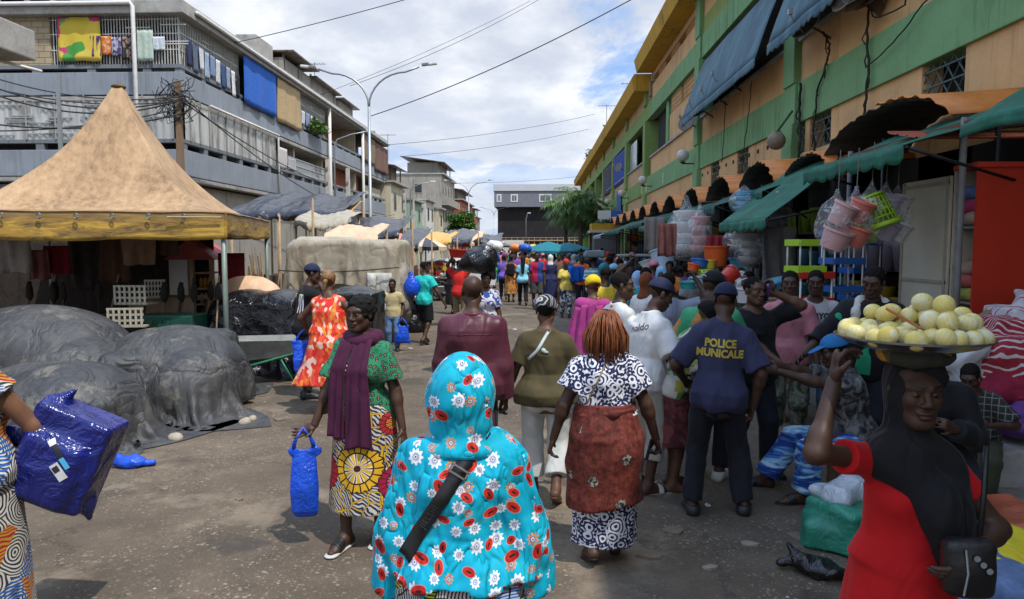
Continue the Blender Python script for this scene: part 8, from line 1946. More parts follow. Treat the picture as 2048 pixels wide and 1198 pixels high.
m = MB(); m.add([(-.055, -.012, -.002), (.055, -.008, -.002), (.07, .006, -.002), (-.055, .012, -.002), (-.055, -.012, .003), (.055, -.008, .003), (.07, .006, .003), (-.055, .012, .003)], [(0, 3, 2, 1), (4, 5, 6, 7), (0, 1, 5, 4), (1, 2, 6, 5), (2, 3, 7, 6), (3, 0, 4, 7)]); o = m.build('knife', M('rusty_orange_knife', (.42, .14, .04), .6)); o.location = tr.location + Vector((-.09, -.115, .108)); o.rotation_euler = (.2, .55, -.35); tag(o, 'small orange handled knife lying across the fruit', 'knife')
bgp = Wp @ Vector((.095, -.225, 1.03)); bb = thing('shoulder_bag', 'small black leather shoulder bag held against the red dress', 'bag', bgp, R(-6))
blob('body', [bx((0, 0, 0), (.072, .035, .088), .025), el((0, -.02, -.01), (.06, .032, .07), .03)], M('black_leather', (.014, .013, .013), .35, .2, 20., .3), bb, .008, waves(3, (20, 40), (20, 40)), .003)
m = MB(); m.tube([(-.028, -.046, .07), (-.022, -.053, .0), (-.028, -.046, -.07)], .0035, 5); m.build('zip', STEEL, bb); m = MB()
for q, zz in ((.0, .048), (.018, .030), (.036, .012)): m.lathe([(.001, -.0015), (.009, -.0015), (.009, .0015), (.001, .0015)], 12, (q, -.054, zz), Vector((0, -1, 0)))
m.build('charm', STEEL, bb)
m = MB(); m.tube([(.03, .0, .1), (.05, .03, .22), (.06, .05, .36)], .008, 6); m.build('strap', SLIDE, bb, True)
p = Person('person in a navy municipal police shirt and cap seen from behind in the shade', at(1438, 5.2), R(170), 1.735, 'm', .96, lean=(5, -3), vox=.008, lh=(.22, -.22, .95), rh=(-.26, -.02, .80), le=(.5, .5, -.2), re=(-.5, .5, 0), lf=(.15, .02, .08), rf=(-.22, -.06, .08), head=(-14, 10), skin=0, curl=(.7, 1.1), pelvis=(-.02, 0, .90))
sh = p.shirt(NAVY, .024, .86, .80, 'police_shirt', .008, flare=.03, neck=1.435, nk=.065)
p.trousers(DKT, .022, 1.95, flare=.022, fold=.010); p.cap(CAPN, 'police_cap'); p.hair(SHORTH, .004, .05); p.shoes(SHOEB, 'shoe', .012, SHOEB)
U = p.TF.to_3x3() @ Vector((0, 0, 1)); RR = (p.TF.to_3x3() @ Vector((-1, 0, 0)))
for tx, zz in (('POLICE', 1.275), ('MUNICALE', 1.205)): write_on(tx, sh, p.TF @ Vector((.02, .15, zz)), RR, U, .078, TYEL, p.root, 'shirt_lettering', .007, outward=(0, 1, 0), bold=.0035, squash=.86)
Wp = Matrix.Translation(p.root.location) @ Matrix.Rotation(R(170), 4, 'Z')
o = fo.copy(); COL.objects.link(o); o.location = Wp @ (p.wr[1] + Vector((.045, -.03, -.085))); o.scale = (.85,) * 3; o['label'] = 'half eaten peeled fruit in the hand of the policeman'; del o['group']; o.name = 'peeled_fruit'
p = Person('person with a shaved head in a maroon satin long sleeved shirt seen from behind', at(944, 5.35), R(182), 1.765, 'm', 1.08, vox=.009, lh=(.24, -.06, .80), rh=(-.24, -.06, .80), head=(6, 4), skin=0)
p.shirt(MAROON, .034, 1.92, .58, 'long_shirt', .009, flare=.022, neck=1.45, nk=.05, ex=.008, kx=(6, 16), kz=(3, 8)); p.trousers(DKT); p.shoes(SHOEB)
p.add('collar', [rc(p.TF @ Vector((.062 * cos(a), .012 + .06 * sin(a), 1.425)), p.TF @ Vector((.062 * cos(a + .5), .012 + .06 * sin(a + .5), 1.425)), .018, .018, .02) for a in [.5 * j for j in range(13)]], MAROON, .002)
ribbon(p, p.last, [(.16, 1.335), (.08, 1.335), (0, 1.34), (-.08, 1.335), (-.16, 1.335)], .006, MAROON, 1, 'yoke_seam', .004, .002)
p = Person('person in an olive shirt, pale trousers and grey black head wrap walking away', at(1092, 5.45), R(180), 1.60, 'f', 1.18, vox=.0085, lh=(.36, -.06, .82), rh=(-.33, -.12, .84), le=(.4, .7, 0), re=(-.4, .7, 0), lf=(.10, -.12, .08), rf=(-.085, .16, .15), skin=1, head=(-8, 2), curl=(.7, .7))
sh = p.shirt(OLIVE, .022, .66, .84, 'tee_shirt', .007, flare=.025, neck=1.42, nk=.07); p.trousers(OWH, .020, 1.72, flare=.03, fold=.007); headwrap(p, HWRAP); p.hair(HAIR, .004, .05, back=-.09)
ribbon(p, sh, [(-.03, 1.36), (.02, 1.28), (.07, 1.20), (.135, 1.13)], .022, M('mint_strap', (.45, .52, .50), .7), 1, 'bag_strap'); p.add('strap_bow', [el(p.TF @ Vector((.02, .15, 1.285)), (.02, .012, .02), .01), el(p.TF @ Vector((-.005, .155, 1.268)), (.02, .01, .012), .01)], M('mint_strap', (.45, .52, .50), .7), 0); p.sandals(BRSAND, BRSAND, wide=.03)
p = Person('person in a sleeveless orange and red print dress with golden braids seen from behind', at(655, 8.3), R(176), 1.69, 'f', 1.16, vox=.0105, lh=(.30, -.16, .92), rh=(-.33, -.20, 1.0), le=(.9, .3, 0), re=(-1, .3, -.2), lf=(.07, .05, .10), rf=(-.07, -.05, .08), skin=1, face=False)
p.shirt(FLAME, .014, 0., 1.0, 'dress', .006, neck=1.41, nk=.09, nf=.02, plus=[profs([(.36, .34, .27, .11, .02), (.6, .27, .22, .05, .02), (.88, .232, .205, 0, .03), (1.08, .198, .155), (1.22, .185, .14)], p.UF, p.k, .06, None, None, (6, .10, 2.))]); p.hair(GOLDH, .012, .055)
H = p.HF; p.add('ponytail', [el(H @ Vector((0, .12, .0)), (.03, .03, .03), .02), rc(H @ Vector((0, .13, -.01)), H @ Vector((.01, .14, -.10)), .026, .016, .02)], GOLDH, .003, kx=(40, 80), kz=(10, 30)); p.sandals(BRSAND, None)
Wp = Matrix.Translation(p.root.location) @ Matrix.Rotation(R(176), 4, 'Z'); bag('royal blue plastic bag held by the person in the orange red dress', Wp @ (p.wr[0] + Vector((.06, .02, .06))), (.30, .12, .40), BLUEP, 7, .5)
p = Person('person in a black and white striped jersey and navy cap eating by the beige stall', at(607, 9.1), R(120), 1.75, 'm', 1., lean=(6, 0), vox=.0115, rh=(-.05, -.20, 1.42), re=(-.5, 0, -1), lh=(.25, -.15, .95), head=(-12, 6), skin=0, curl=(.9, 1.))
sh = p.shirt(BLK, .022, .8, .80, 'jersey', .007, flare=.02); p.trousers(DKT); p.cap(CAPN, 'cap'); p.hair(SHORTH, .005, .05); p.shoes(SHOEB)
for q in (-.12, -.085, -.05): ribbon(p, sh, [(q - .02, 1.37), (q - .02, 1.24), (q - .01, 1.12)], .016, TWHT, 1, 'jersey_stripe')
for z in (1.34, 1.31): ribbon(p, sh, [(.15, z), (.09, z + .015), (.04, z + .03)], .02, M('yellow_flash', (.55, .5, .02), .7), 1, 'jersey_flash')
p = Person('boy in a sand coloured shirt and blue jeans facing the camera beside the beige stall', at(784, 13.3), R(4), 1.34, 'm', .92, vox=.012, lh=(.22, -.06, .86), rh=(-.22, -.2, 1.02), hs=1.14, skin=0, head=(-4, 3)); p.root.name = 'person'
p.shirt(SAND, .022, .6, .80, 'tee_shirt', flare=.02); p.trousers(JEAN, .016); p.hair(SHORTH, .005, .055); p.shoes(SHOEB); bag('blue plastic bag hanging from the hand of the boy in the sand shirt', Vector(p.root.location) + p.wr[0] + Vector((.02, -.03, -.06)), (.26, .1, .34), BLUEP, 9)
p = Person('person in a turquoise shirt and black shorts with a blue bag on the shoulder', at(848, 14.25), R(158), 1.66, 'm', .9, vox=.0115, rh=(-.42, -.10, .84), re=(-.4, 1, 0), lh=(.20, -.02, 1.05), le=(.6, .6, -.6), lf=(.09, -.16, .08), rf=(-.09, .20, .13), head=(-32, 0), skin=0)
p.shirt(TURQ, .022, .6, .82, 'tee_shirt', flare=.02); p.trousers(BLK, .022, .95, flare=.03, name='shorts'); p.hair(SHORTH, .005, .05); p.sandals(SLIDE, SLIDE)
Wp = Matrix.Translation(p.root.location) @ Matrix.Rotation(R(158), 4, 'Z')
o = blob('plastic_bag', [el((0, 0, 0), (.16, .12, .20), .06), rc((0, 0, .12), (-.03, -.02, .30), .08, .03, .06)], BLUEP, None, .018, waves(3, (16, 34), (4, 10)), .014); o.location = Wp @ Vector((.19, .17, 1.16)); tag(o, 'bulging blue plastic bag slung on the back of the person in turquoise', 'bag')
o = bag('black bag with a white flash carried low by the person in turquoise', Wp @ Vector((.24, -.03, 1.0)), (.26, .1, .3), BLACKP, 4, .3)
p = Person('person in a white shirt with an orange collar looking towards the shops', at(1240, 6.5), R(112), 1.745, 'm', .95, vox=.0095, skin=0, head=(-26, 2), lh=(.22, -.14, .86))
p.shirt(WHT, .024, .72, .78, 'polo_shirt', flare=.02); p.add('collar', [rc(p.TF @ Vector((.068 * cos(a), .0 + .066 * sin(a), 1.405 - .02 * (sin(a) < -.3))), p.TF @ Vector((.068 * cos(a + .5), .066 * sin(a + .5), 1.405 - .02 * (sin(a + .5) < -.3))), .016, .016, .02) for a in [.5 * j for j in range(13)]], pc('orange_collar', (.62, .16, .02)), .001); p.trousers(KHAKI); p.hair(SHORTH, .005, .05); p.shoes(SHOEB)
p = Person('person in a navy cap lettered CAL and a white jersey bending his head', at(1292, 5.7), R(118), 1.735, 'm', .98, lean=(8, 0), vox=.0085, skin=0, head=(-16, 16), lh=(.24, -.24, .98), rh=(-.22, -.32, 1.02), curl=(.8, .8))
sh = p.shirt(GRYW, .026, .8, .78, 'jersey', .008, flare=.03) if 'GRYW' in globals() else p.shirt(WHT, .026, .8, .78, 'jersey', .008, flare=.03)
p.trousers(pc('stone_trouser', (.34, .31, .26)), .02, 1.5, flare=.02); cp = p.cap(CAPN, 'cap'); p.hair(SHORTH, .005, .05); p.sandals(WSAND, WSAND)
k = p.HF.to_scale()[0]; hr = p.HF.to_3x3().normalized()
write_on('CAL', cp, p.HF @ Vector((.03, -.09, .085)), hr @ Vector((.92, -.4, 0)) * -1 if False else hr @ Vector((.95, .30, 0)), hr @ Vector((0, .25, 1)), .045, TWHT, p.root, 'cap_lettering', .004, outward=hr @ Vector((.30, -.95, .15)), bold=.003)
write_on('naldo', sh, p.TF @ Vector((-.02, .15, 1.30)), (-1, 0, .25), (.25, 0, 1), .085, TBLK, p.root, 'shirt_lettering', .004, outward=(0, 1, 0)); write_on('B', sh, p.TF @ Vector((-.05, .15, 1.0)), (-1, 0, .1), (.1, 0, 1), .09, TBLK, p.root, 'shirt_lettering', .004, outward=(0, 1, 0), bold=.004)
Wp = Matrix.Translation(p.root.location) @ Matrix.Rotation(R(118), 4, 'Z'); o = blob('waist_bag', [bx((0, 0, 0), (.15, .06, .07), .04), el((.05, 0, -.02), (.12, .07, .06), .04)], pc('dark_canvas', (.035, .033, .032)), None, .012, waves(4, (20, 40), (20, 40)), .005); o.location = Wp @ Vector((.10, -.24, 1.02)); o.rotation_euler.z = R(110); tag(o, 'dark canvas bag at the waist of the person in the lettered cap', 'bag')
p = Person('person in a blue grey polo shirt with one arm lifted to the head', at(1338, 7.6), R(172), 1.70, 'm', .95, vox=.0105, skin=0, rh=(-.30, -.05, 1.62), re=(-1, .2, 0), lh=(.24, -.1, .82), face=False); p.shirt(BGR, .024, .7, .78, 'polo_shirt', flare=.02); p.trousers(DKT); p.hair(SHORTH, .006, .05); p.shoes(SHOEB)
p = Person('person in a green and orange patterned jersey and black cap behind the policeman', at(1425, 6.05), R(150), 1.77, 'm', 1.05, vox=.0095, skin=0, head=(-20, 12), lh=(.28, -.2, .95), rh=(-.2, -.35, 1.0)); p.shirt(GOJ, .026, .9, .80, 'jersey', flare=.02); p.trousers(DKT); cp = p.cap(CAPB, 'cap'); p.hair(SHORTH, .005, .05); p.shoes(WSAND)
H = p.HF; write_on('X', cp, H @ Vector((.04, .09, .09)), H.to_3x3() @ Vector((-1, .3, 0)), H.to_3x3() @ Vector((0, -.2, 1)), .05, TWHT, p.root, 'cap_emblem', .004, outward=H.to_3x3() @ Vector((.3, 1, .2)), squash=1.3) if False else None
m = MB(); hk = H.to_scale()[0]
for s in (-1, 1): m.tube([H @ Vector((.035 + .028 * cos(a), .128 - .01 * abs(cos(a)), .085 + s * .010 + s * .016 * (1 - sin(a)))) for a in [pi * j / 8 for j in range(9)]], .0035, 5)
m.build('cap_emblem', TWHT, p.root)
p = Person('person in a white leafy print top and dark red skirt leaning in behind the policeman', at(1352, 5.75), R(95), 1.60, 'f', 1.1, lean=(24, 0), vox=.0105, skin=1, lh=(.2, -.42, .95), rh=(-.2, -.40, .95), face=False); p.shirt(FLOR, .026, .9, .82, 'blouse', flare=.03); p.skirt(REDSW, skirt_rows(.42, .24, .22, 1.0, .2, .17, .23, .20), 'skirt', (7, .06, .5)); p.hair(HAIR, .012, .06); p.sandals(SLIDE, SLIDE)
p = Person('stout person in a black shirt holding a phone to the ear facing the camera', at(1507, 6.2), R(14), 1.72, 'm', 1.22, vox=.0078, belly=.05, skin=1, head=(10, 2), lh=(.135, -.09, 1.58), le=(1, -.3, -.5), lhd=(-.1, .1, 1), rh=(.10, -.36, .98), re=(-.7, .3, -.2), lf=(.16, -.05, .08), rf=(-.14, .04, .08), curl=(1., .5)); p.shirt(BLK, .022, .85, .80, 'tee_shirt', flare=.02); p.trousers(DKT, .022, flare=.02); p.shoes(SHOEB, 'shoe', .012, SHOEB); p.hair(SHORTH, .002, .075)
Wp = Matrix.Translation(p.root.location) @ Matrix.Rotation(R(14), 4, 'Z'); t = thing('mobile_phone', 'black mobile phone pressed to the ear of the stout person in black', 'phone', Wp @ (p.HF @ Vector((.098, -.02, -.02)))); t.rotation_euler = (-.3, 0, R(14)); m = MB(); m.box(-.006, .006, -.036, .036, -.075, .075); m.build('case', M('phone_black', (.012, .012, .016), .2), t, bevel=.004); m = MB(); m.box(-.0068, -.0061, -.031, .031, -.068, .068); m.build('screen', M('phone_glass', (.02, .025, .05), .06), t)
p = Person('person in a dusty pink shirt standing behind the stout one in black', at(1582, 6.95), R(-14), 1.745, 'm', .98, vox=.0082, skin=0, head=(-6, 2), lh=(.25, -.14, .82)); p.shirt(PINK, .024, .8, .80, 'tee_shirt', flare=.02); p.trousers(CAMOD, .025, 1.6, flare=.02); p.hair(SHORTH, .004, .06); p.sandals(SLIDE, SLIDE)
p = Person('person in a pale grey lettered shirt and blue jeans between the pink and black tops', at(1634, 7.15), R(-18), 1.745, 'm', 1.0, vox=.0082, skin=0, head=(-4, 6), lh=(.25, -.16, .85)); sh = p.shirt(GRY, .024, .8, .80, 'tee_shirt', flare=.02); p.trousers(JEAN); p.hair(SHORTH, .010, .062); p.shoes(SHOEB)
for tx, zz in (('EVERYC', 1.27), ('CA', 1.195)): write_on(tx, sh, (.0 if tx != 'CA' else -.05, 0, zz * p.k), (1, 0, 0), (0, 0, 1), .078, TBLK, p.root, 'shirt_lettering', .004, outward=(0, -1, 0), bold=.0035, squash=.9)
p = Person('person in a black jacket with white fleece collar over a green shirt leaning down', at(1742, 6.25), R(-30), 1.83, 'm', 1.06, lean=(10, 4), vox=.0078, skin=0, head=(-10, 8), rh=(-.42, -.38, .98), re=(-.6, .6, -.2), lh=(.3, -.25, .95), curl=(.8, .8)); k = p.k
p.shirt(GRN, .018, .5, .84, 'football_shirt'); pr = p.torso(.040, .80, 1.42, .008)
for i in (0, 1): pr += p.arm(i, .030, 1.45, True, flare=.01)
pr.append(Pr(rc(p.TF @ Vector((0, -.2, .6)), p.TF @ Vector((0, -.2, 1.5)), .085, .085, .02, 's').f, p.TF @ Vector((-.3, -.5, .5)), p.TF @ Vector((.3, .0, 1.6)), .015, 's'))
p.add('jacket', pr, BLK, .009, kx=(7, 18), kz=(4, 12));
p.add('fleece_collar', [rc(p.TF @ Vector(a), p.TF @ Vector(b), .034, .034, .03) for a, b in zip([(.085, -.165, 1.24), (.10, -.12, 1.35), (.088, -.02, 1.425), (.0, .07, 1.45), (-.088, -.02, 1.425), (-.10, -.12, 1.35)], [(.10, -.12, 1.35), (.088, -.02, 1.425), (.0, .07, 1.45), (-.088, -.02, 1.425), (-.10, -.12, 1.35), (-.085, -.165, 1.24)])], SHER, .004, kx=(60, 110), kz=(60, 110)); p.trousers(DKT); p.hair(SHORTH, .012, .06); p.shoes(SHOEB)
m = MB(); c = p.TF @ Vector((-.055, -.175, 1.27)); m.add([c + Vector(q) for q in ((-.02, 0, 0), (0, -.004, .006), (.022, 0, .014), (.004, -.004, -.008), (-.004, 0, -.02))], [(0, 1, 2, 3, 4)]); m.build('chest_emblem', TWHT, p.root)
sx, sd_ = PX(1722, 5.6), 5.6
p = Person('seated person in blue camouflage trousers and a dark camouflage shirt reaching towards the crowd', (sx, sd_, 0), R(-92), 1.74, 'm', 1.08, pelvis=(0, .0, .50), lean=(12, 0), vox=.0085, skin=0, head=(-6, 6), lf=(.16, -.42, .08), rf=(-.20, -.60, .08), lk=(.35, -1, .6), rk=(-.35, -1, .6), lh=(.10, -.62, 1.00), rh=(-.10, -.66, 1.04), le=(.6, 0, -.8), re=(-.6, 0, -.6), curl=(.8, .8))
p.shirt(CAMOG, .026, .75, .80, 'shirt', flare=.02); p.trousers(CAMOB, .034, 1.93, flare=.03, fold=.012, kx=(8, 20), kz=(8, 20)); p.sandals(SLIDE, SLIDE, wide=.06); p.cap(pc('blue_cap', (.02, .14, .34)), 'cap'); p.hair(SHORTH, .004, .05)
stl = thing('stool', 'rough block of wood under the seated person in camouflage', 'stool', (sx + .05, sd_, 0)); m = MB(); m.box(-.2, .25, -.22, .22, .30, .405); m.build('seat', WOOD, stl, bevel=.01)
for a in (-.17, .16): m = MB(); m.box(a, a + .06, -.2, .2, 0, .2999); m.build('leg', WOOD, stl)
p = Person('boy in a dark plaid shirt sitting on the concrete block below the textile heap', (PX(1990, 5.5), 5.58, 0), R(-38), 1.34, 'm', .95, pelvis=(0, 0, .62), lean=(14, -6), vox=.0082, hs=1.12, skin=0, head=(-6, 8), lf=(.12, -.42, .1), rf=(-.12, -.46, .1), lk=(.3, -1, .8), rk=(-.3, -1, .8), lh=(.12, -.34, .84), rh=(-.14, -.36, .84), le=(.8, .3, -.4), re=(-.8, .3, -.4)); p.shirt(PLAID, .024, .9, .78, 'shirt', flare=.02); p.trousers(pc('olive_drab', (.05, .055, .032)), .022); p.hair(SHORTH, .006, .06); p.sandals(BRSAND, BRSAND)
p = Person('person all in black sitting hunched beside the fruit seller', (PX(1893, 5.0), 4.98, 0), R(-30), 1.72, 'm', 1.05, pelvis=(0, 0, .58), lean=(22, -6), vox=.0105, skin=0, lf=(.12, -.34, .08), rf=(-.12, -.40, .08), lk=(.3, -1, .6), rk=(-.3, -1, .6), lh=(.08, -.42, .82), rh=(-.10, -.42, .82), face=False, head=(0, 20)); p.shirt(BLK, .034, 1.9, .78, 'jacket', flare=.02); p.trousers(DKT, .03, flare=.03); p.hair(SHORTH, .008, .055); p.shoes(SHOEB)
stl2 = thing('stool', 'low crate stool under the person sitting hunched in black', 'stool', (PX(1893, 5.0) + .02, 5.02, 0)); m = MB(); m.box(-.2, .2, -.18, .2, .38, .46); m.build('seat', WOOD, stl2)
for a in (-.18, .12): m = MB(); m.box(a, a + .06, -.16, .18, 0, .3799); m.build('leg', WOOD, stl2)
p = Person('person cut off by the picture edge with one bare arm bent over a navy sack', (PX(-92, 3.28), 3.28, 0), R(176), 1.70, 'f', 1.2, vox=.0085, skin=2, rh=(-.10, -.22, .99), re=(-1, .25, -.1), lh=(.3, -.1, .85), face=False); p.shirt(BWWAX, .020, .22, .86, 'blouse', flare=.03); p.skirt(BWWAX, skirt_rows(.12, .27, .24, 1.02, .2, .17, .235, .20), 'skirt', (6, .05, .2)); p.hair(HAIR, .012, .05); p.sandals(SLIDE, SLIDE)
NAVYP = plastic('navy_plastic_sack', (.008, .014, .15), 4., .05, .20, .3, .8); c = W(128, 905, 3.45)
sk = thing('plastic_sack', 'shiny navy plastic sack with small printed stickers carried by the person at the picture edge', 'sack', c); sk.rotation_euler = (0, R(24), R(6))
bo = blob('body', [bx((.02, 0, .0), (.20, .12, .25), .035, 0, .03), bx((.0, -.04, -.06), (.16, .13, .18), .05, .0, .05), rc((-.12, 0, .22), (-.06, 0, .33), .06, .012, .05), rc((-.18, 0, -.2), (-.24, 0, -.28), .06, .02, .05), rc((.2, 0, -.2), (.24, 0, -.27), .05, .02, .05), el((-.24, -.02, .0), (.08, .05, .06), .05)], NAVYP, sk, .010, heapfold(6), .02)
for (x, z, w_, h_, mt) in ((.035, .075, .065, .026, TBLK), (.085, .03, .06, .026, M('sky_sticker', (.08, .40, .66), .4)), (-.01, .10, .03, .028, M('white_sticker', (.6, .6, .62), .4)), (.075, -.02, .09, .046, M('white_sticker', (.6, .6, .62), .4)), (.06, -.012, .03, .03, TBLK)):
 m = MB(); n = 6; a_ = -.62
 def stk(u, v, x=x, z=z, w_=w_, h_=h_):
  uu, vv = (u - .5) * w_, (v - .5) * h_; xx = x + uu * cos(a_) - vv * sin(a_); zz = z + uu * sin(a_) + vv * cos(a_); y = ray_y(bo, xx, zz, -1, .004 if mt is not TBLK else .006); return Vector((xx, y if y is not None else -.17, zz))
 m.grid(stk, 6, 4); m.build('sticker', mt, sk)
V = .0165
def shopper(label, px, d, rz, H, sex, top, low, kind='trousers', hd=None, skin=0, sl=.65, vox=V, wt=1., hair=True, face=True, extra=None, **kw):
 w_ = kw.pop('walk', .12); hem = kw.pop('hem', .3)
 p = Person(label, at(px, d), R(rz), H, sex, wt, vox=vox, skin=skin, lf=(.09, -w_, .08), rf=(-.09, w_, .08 + w_ * .3), face=face and vox < .014, fing=False, **kw)
 if top: p.shirt(top, .024, sl, .80, 'shirt', .006, flare=.02)
 if kind == 'trousers': p.trousers(low, .02)
 elif kind == 'shorts': p.trousers(low, .024, 1.0, flare=.02, name='shorts')
 elif kind == 'skirt': p.skirt(low, skirt_rows(hem, .235, .21 + w_ * .5, 1.0, .185, .15, .215, .18), 'skirt')
 elif kind == 'robe': p.skirt(low, [(.08, .30, .27), (.6, .27, .23), (1.0, .23, .2), (1.3, .17, .14), (1.42, .09, .08)], 'robe')
 if hd is None: p.hair(SHORTH if sex == 'm' else HAIR, .006 if sex == 'm' else .014, .055)
 elif hd[0] == 'scarf': headscarf(p, hd[1])
 elif hd[0] == 'wrap': headwrap(p, hd[1])
 elif hd[0] == 'cap': p.cap(hd[1])
 return p
def WM(p): return Matrix.Translation(p.root.location) @ Matrix.Rotation(p.root.rotation_euler.z, 4, 'Z')
p = shopper('person in a blue and orange swirl dress with a huge black sack on the head', 972, 10.6, 6, 1.60, 'f', SWIRL, SWIRL, 'skirt', skin=0, vox=.0115, sl=.7)
o = blob('plastic_sack', [el((0, 0, 0), (.25, .24, .20), .06), el((.06, 0, .06), (.22, .2, .18), .06), el((-.14, 0, -.05), (.15, .16, .12), .06), rc((.16, 0, -.1), (.22, -.05, -.24), .1, .05, .06)], BLACKP, None, .018, waves(7, (10, 26), (8, 24)), .022); o.location = W(958, 522, 10.6); tag(o, 'huge shiny black plastic sack carried on the head of the swirl dress wearer', 'sack')
p = shopper('person with a bright yellow head wrap, magenta shawl and yellow dotted dress walking away', 1187, 8.2, 186, 1.64, 'f', DOTS, DOTS, 'skirt', ('wrap', YEL), skin=1, vox=.0105, sl=.9, wt=1.1); k = p.k
def shawl(u, v):
 a = pi * (1.0 + .05) * u * .55 + pi * .18; r = 1 + .5 * v; x = (.24 * r) * cos(a) + .04; y = .05 + .18 * (1 + .25 * v) * sin(a); return Vector((x * k, y * k, (1.40 - .74 * v ** .9 - .08 * abs(cos(a)) * (1 - v)) * k + .012 * sin(u * 25))) + Vector((.014 * sin(u * 30 + v * 3), .014 * cos(u * 26), 0))
drape(shawl, 40, 24, 'shawl', MAG, p.root, .008); p.add('shawl', [rc(p.TF @ Vector((-.14, .03, 1.36)), p.TF @ Vector((.14, .03, 1.36)), .075, .08, .04), rc(p.TF @ Vector((.14, .0, 1.36)), p.TF @ Vector((.23, -.03, 1.0)), .07, .07, .04)], MAG, .006)
p = shopper('person wrapped in a long teal veil down to the ground seen from behind', 1209, 11.6, 180, 1.68, 'f', None, TEALC, 'robe', skin=1, vox=.0125, face=False, hair=False); headscarf(p, TEALC, 'veil', .03, False, True, [rc(p.TF @ Vector((0, .02, 1.35)), p.TF @ Vector((0, .04, .95)), .17, .26, .08)])
p = shopper('person in a light blue hijab over a green top at the shop tables', 1276, 10., 160, 1.62, 'f', pc('deep_green', (.02, .12, .07)), BLK, 'skirt', ('scarf', LBLUE), vox=.0125, skin=0)
p = shopper('person with a rust brown scarf and white top browsing the shop tables', 1292, 9.2, 140, 1.63, 'f', WHT, REDSW, 'skirt', ('scarf', pc('rust_scarf', (.16, .05, .02))), vox=.0125, skin=0)
p = shopper('shopkeeper in a dark shirt looking along the stall behind the white buckets', 1500, 10.2, -70, 1.62, 'm', pc('bottle_green_shirt', (.025, .045, .032)), DKT, vox=.0125, skin=1)
p = shopper('porter in a red shirt balancing a red tub on the head with raised arms', 918, 17., 176, 1.63, 'm', REDT, KHAKI, vox=.0135, lh=(.16, -.02, 1.80), rh=(-.22, -.02, 1.82), le=(1, 0, -.2), re=(-1, 0, -.2), sl=.7)
tub('plastic_tub', 'red', .30, .20, 'wide dull red tub carried on the head of the porter', WM(p) @ Vector((-.03, 0, 1.70)), (0, .05, 0));
p = shopper('person in a purple vest over white sleeves and dark trousers walking away', 1007, 26, 182, 1.62, 'f', pc('violet', (.13, .09, .42)), DKT, walk=.15)
p = shopper('person in an orange print dress with a dark backpack walking away', 1022, 25, 178, 1.62, 'f', print_cloth('orange_brown_print', [(.45, .18, .03), (.2, .06, .02), (.5, .25, .05)], 16.), print_cloth('orange_brown_print', [(.45, .18, .03)]), 'skirt'); p.add('backpack', [bx(p.TF @ Vector((0, .2, 1.2)), (.15, .09, .22), .08)], BLK, .01)
p = shopper('person in a sky blue shirt and black trousers with long black hair walking away', 1046, 23.4, 186, 1.63, 'f', pc('sky_blue_tee', (.22, .52, .62)), BLK, walk=.2); p.add('long_hair', [rc(p.HF @ Vector((0, .08, .02)), p.TF @ Vector((.02, .16, 1.15)), .08, .05, .04)], HAIR, .006)
p = shopper('person in a crimson and navy halved football shirt coming this way', 1074, 22, 2, 1.78, 'm', BARCA, pc('mottled_shorts', (.05, .05, .045)), 'shorts', vox=.0135)
p = shopper('person in navy with a white head covering beside the halved football shirt', 1101, 23, 180, 1.68, 'f', pc('navy_dress', (.02, .025, .075)), pc('navy_dress', (.02, .025, .075)), 'skirt', ('scarf', WHT))
p = shopper('person in a yellow shirt with a red head wrap and patterned trousers facing the camera', 1132, 19.6, 8, 1.60, 'f', pc('soft_yellow', (.62, .48, .10)), BWP, 'trousers', ('wrap', REDT), vox=.0125); q = WM(p) @ Vector((.24, -.1, 1.25)); hang_cloth('blue_cloth', (q.x - .2, q.y - .02, 0), (q.x + .24, q.y, 0), .98, 1.42, pc('royal_cloth', (.01, .09, .42)), 4, 'royal blue cloth carried over the arm of the person in yellow', 'cloth', None, .07)
p = shopper('warden in an orange vest over a dark check shirt facing the camera', 1163, 21, 10, 1.74, 'm', ORV, DKT, vox=.0135)
p = shopper('person in a turquoise striped shirt carrying folded mats on the head', 1188, 18., 184, 1.68, 'm', STRP, DKT, sl=.7); o = blob('folded_mats', [bx((0, 0, 0), (.26, .2, .05), .04), bx((.02, 0, .08), (.24, .19, .04), .03)], pc('mat_blue_grey', (.16, .20, .22)), None, .02, waves(3, (10, 20), (10, 30)), .012); o.location = WM(p) @ Vector((0, 0, 1.74)); tag(o, 'folded grey blue mats on the head of the striped shirt wearer', 'mats')
p = shopper('warden in a lime yellow vest over a grey shirt near the awnings', 1219, 15.6, 150, 1.75, 'm', GRV, DKT, vox=.0135); p = shopper('warden in an orange vest over grey sleeves standing by the awnings', 1240, 15.2, 170, 1.72, 'm', ORV, DKT, vox=.0135)
p = shopper('person in a mauve shirt and dull cap far under the awnings', 1264, 18.6, 10, 1.80, 'm', pc('mauve', (.30, .10, .12)), DKT, hd=('cap', pc('dull_cap', (.2, .1, .1))))
p = shopper('person in a brown patterned robe between the halved shirt and the wardens', 1118, 24.5, 4, 1.72, 'm', pc('brown_robe', (.14, .08, .05)), pc('brown_robe', (.14, .08, .05)), 'robe')
p = shopper('person in grey hood and blue grey top in mid street', 1148, 25.5, 185, 1.66, 'f', pc('slate_top', (.10, .13, .19)), BLK, 'skirt', ('scarf', pc('grey_hood', (.3, .3, .31))))
p = shopper('person in a black dress standing at the covered stall corner', 905, 20.5, 150, 1.6, 'f', BLK, BLK, 'skirt')
protos = []
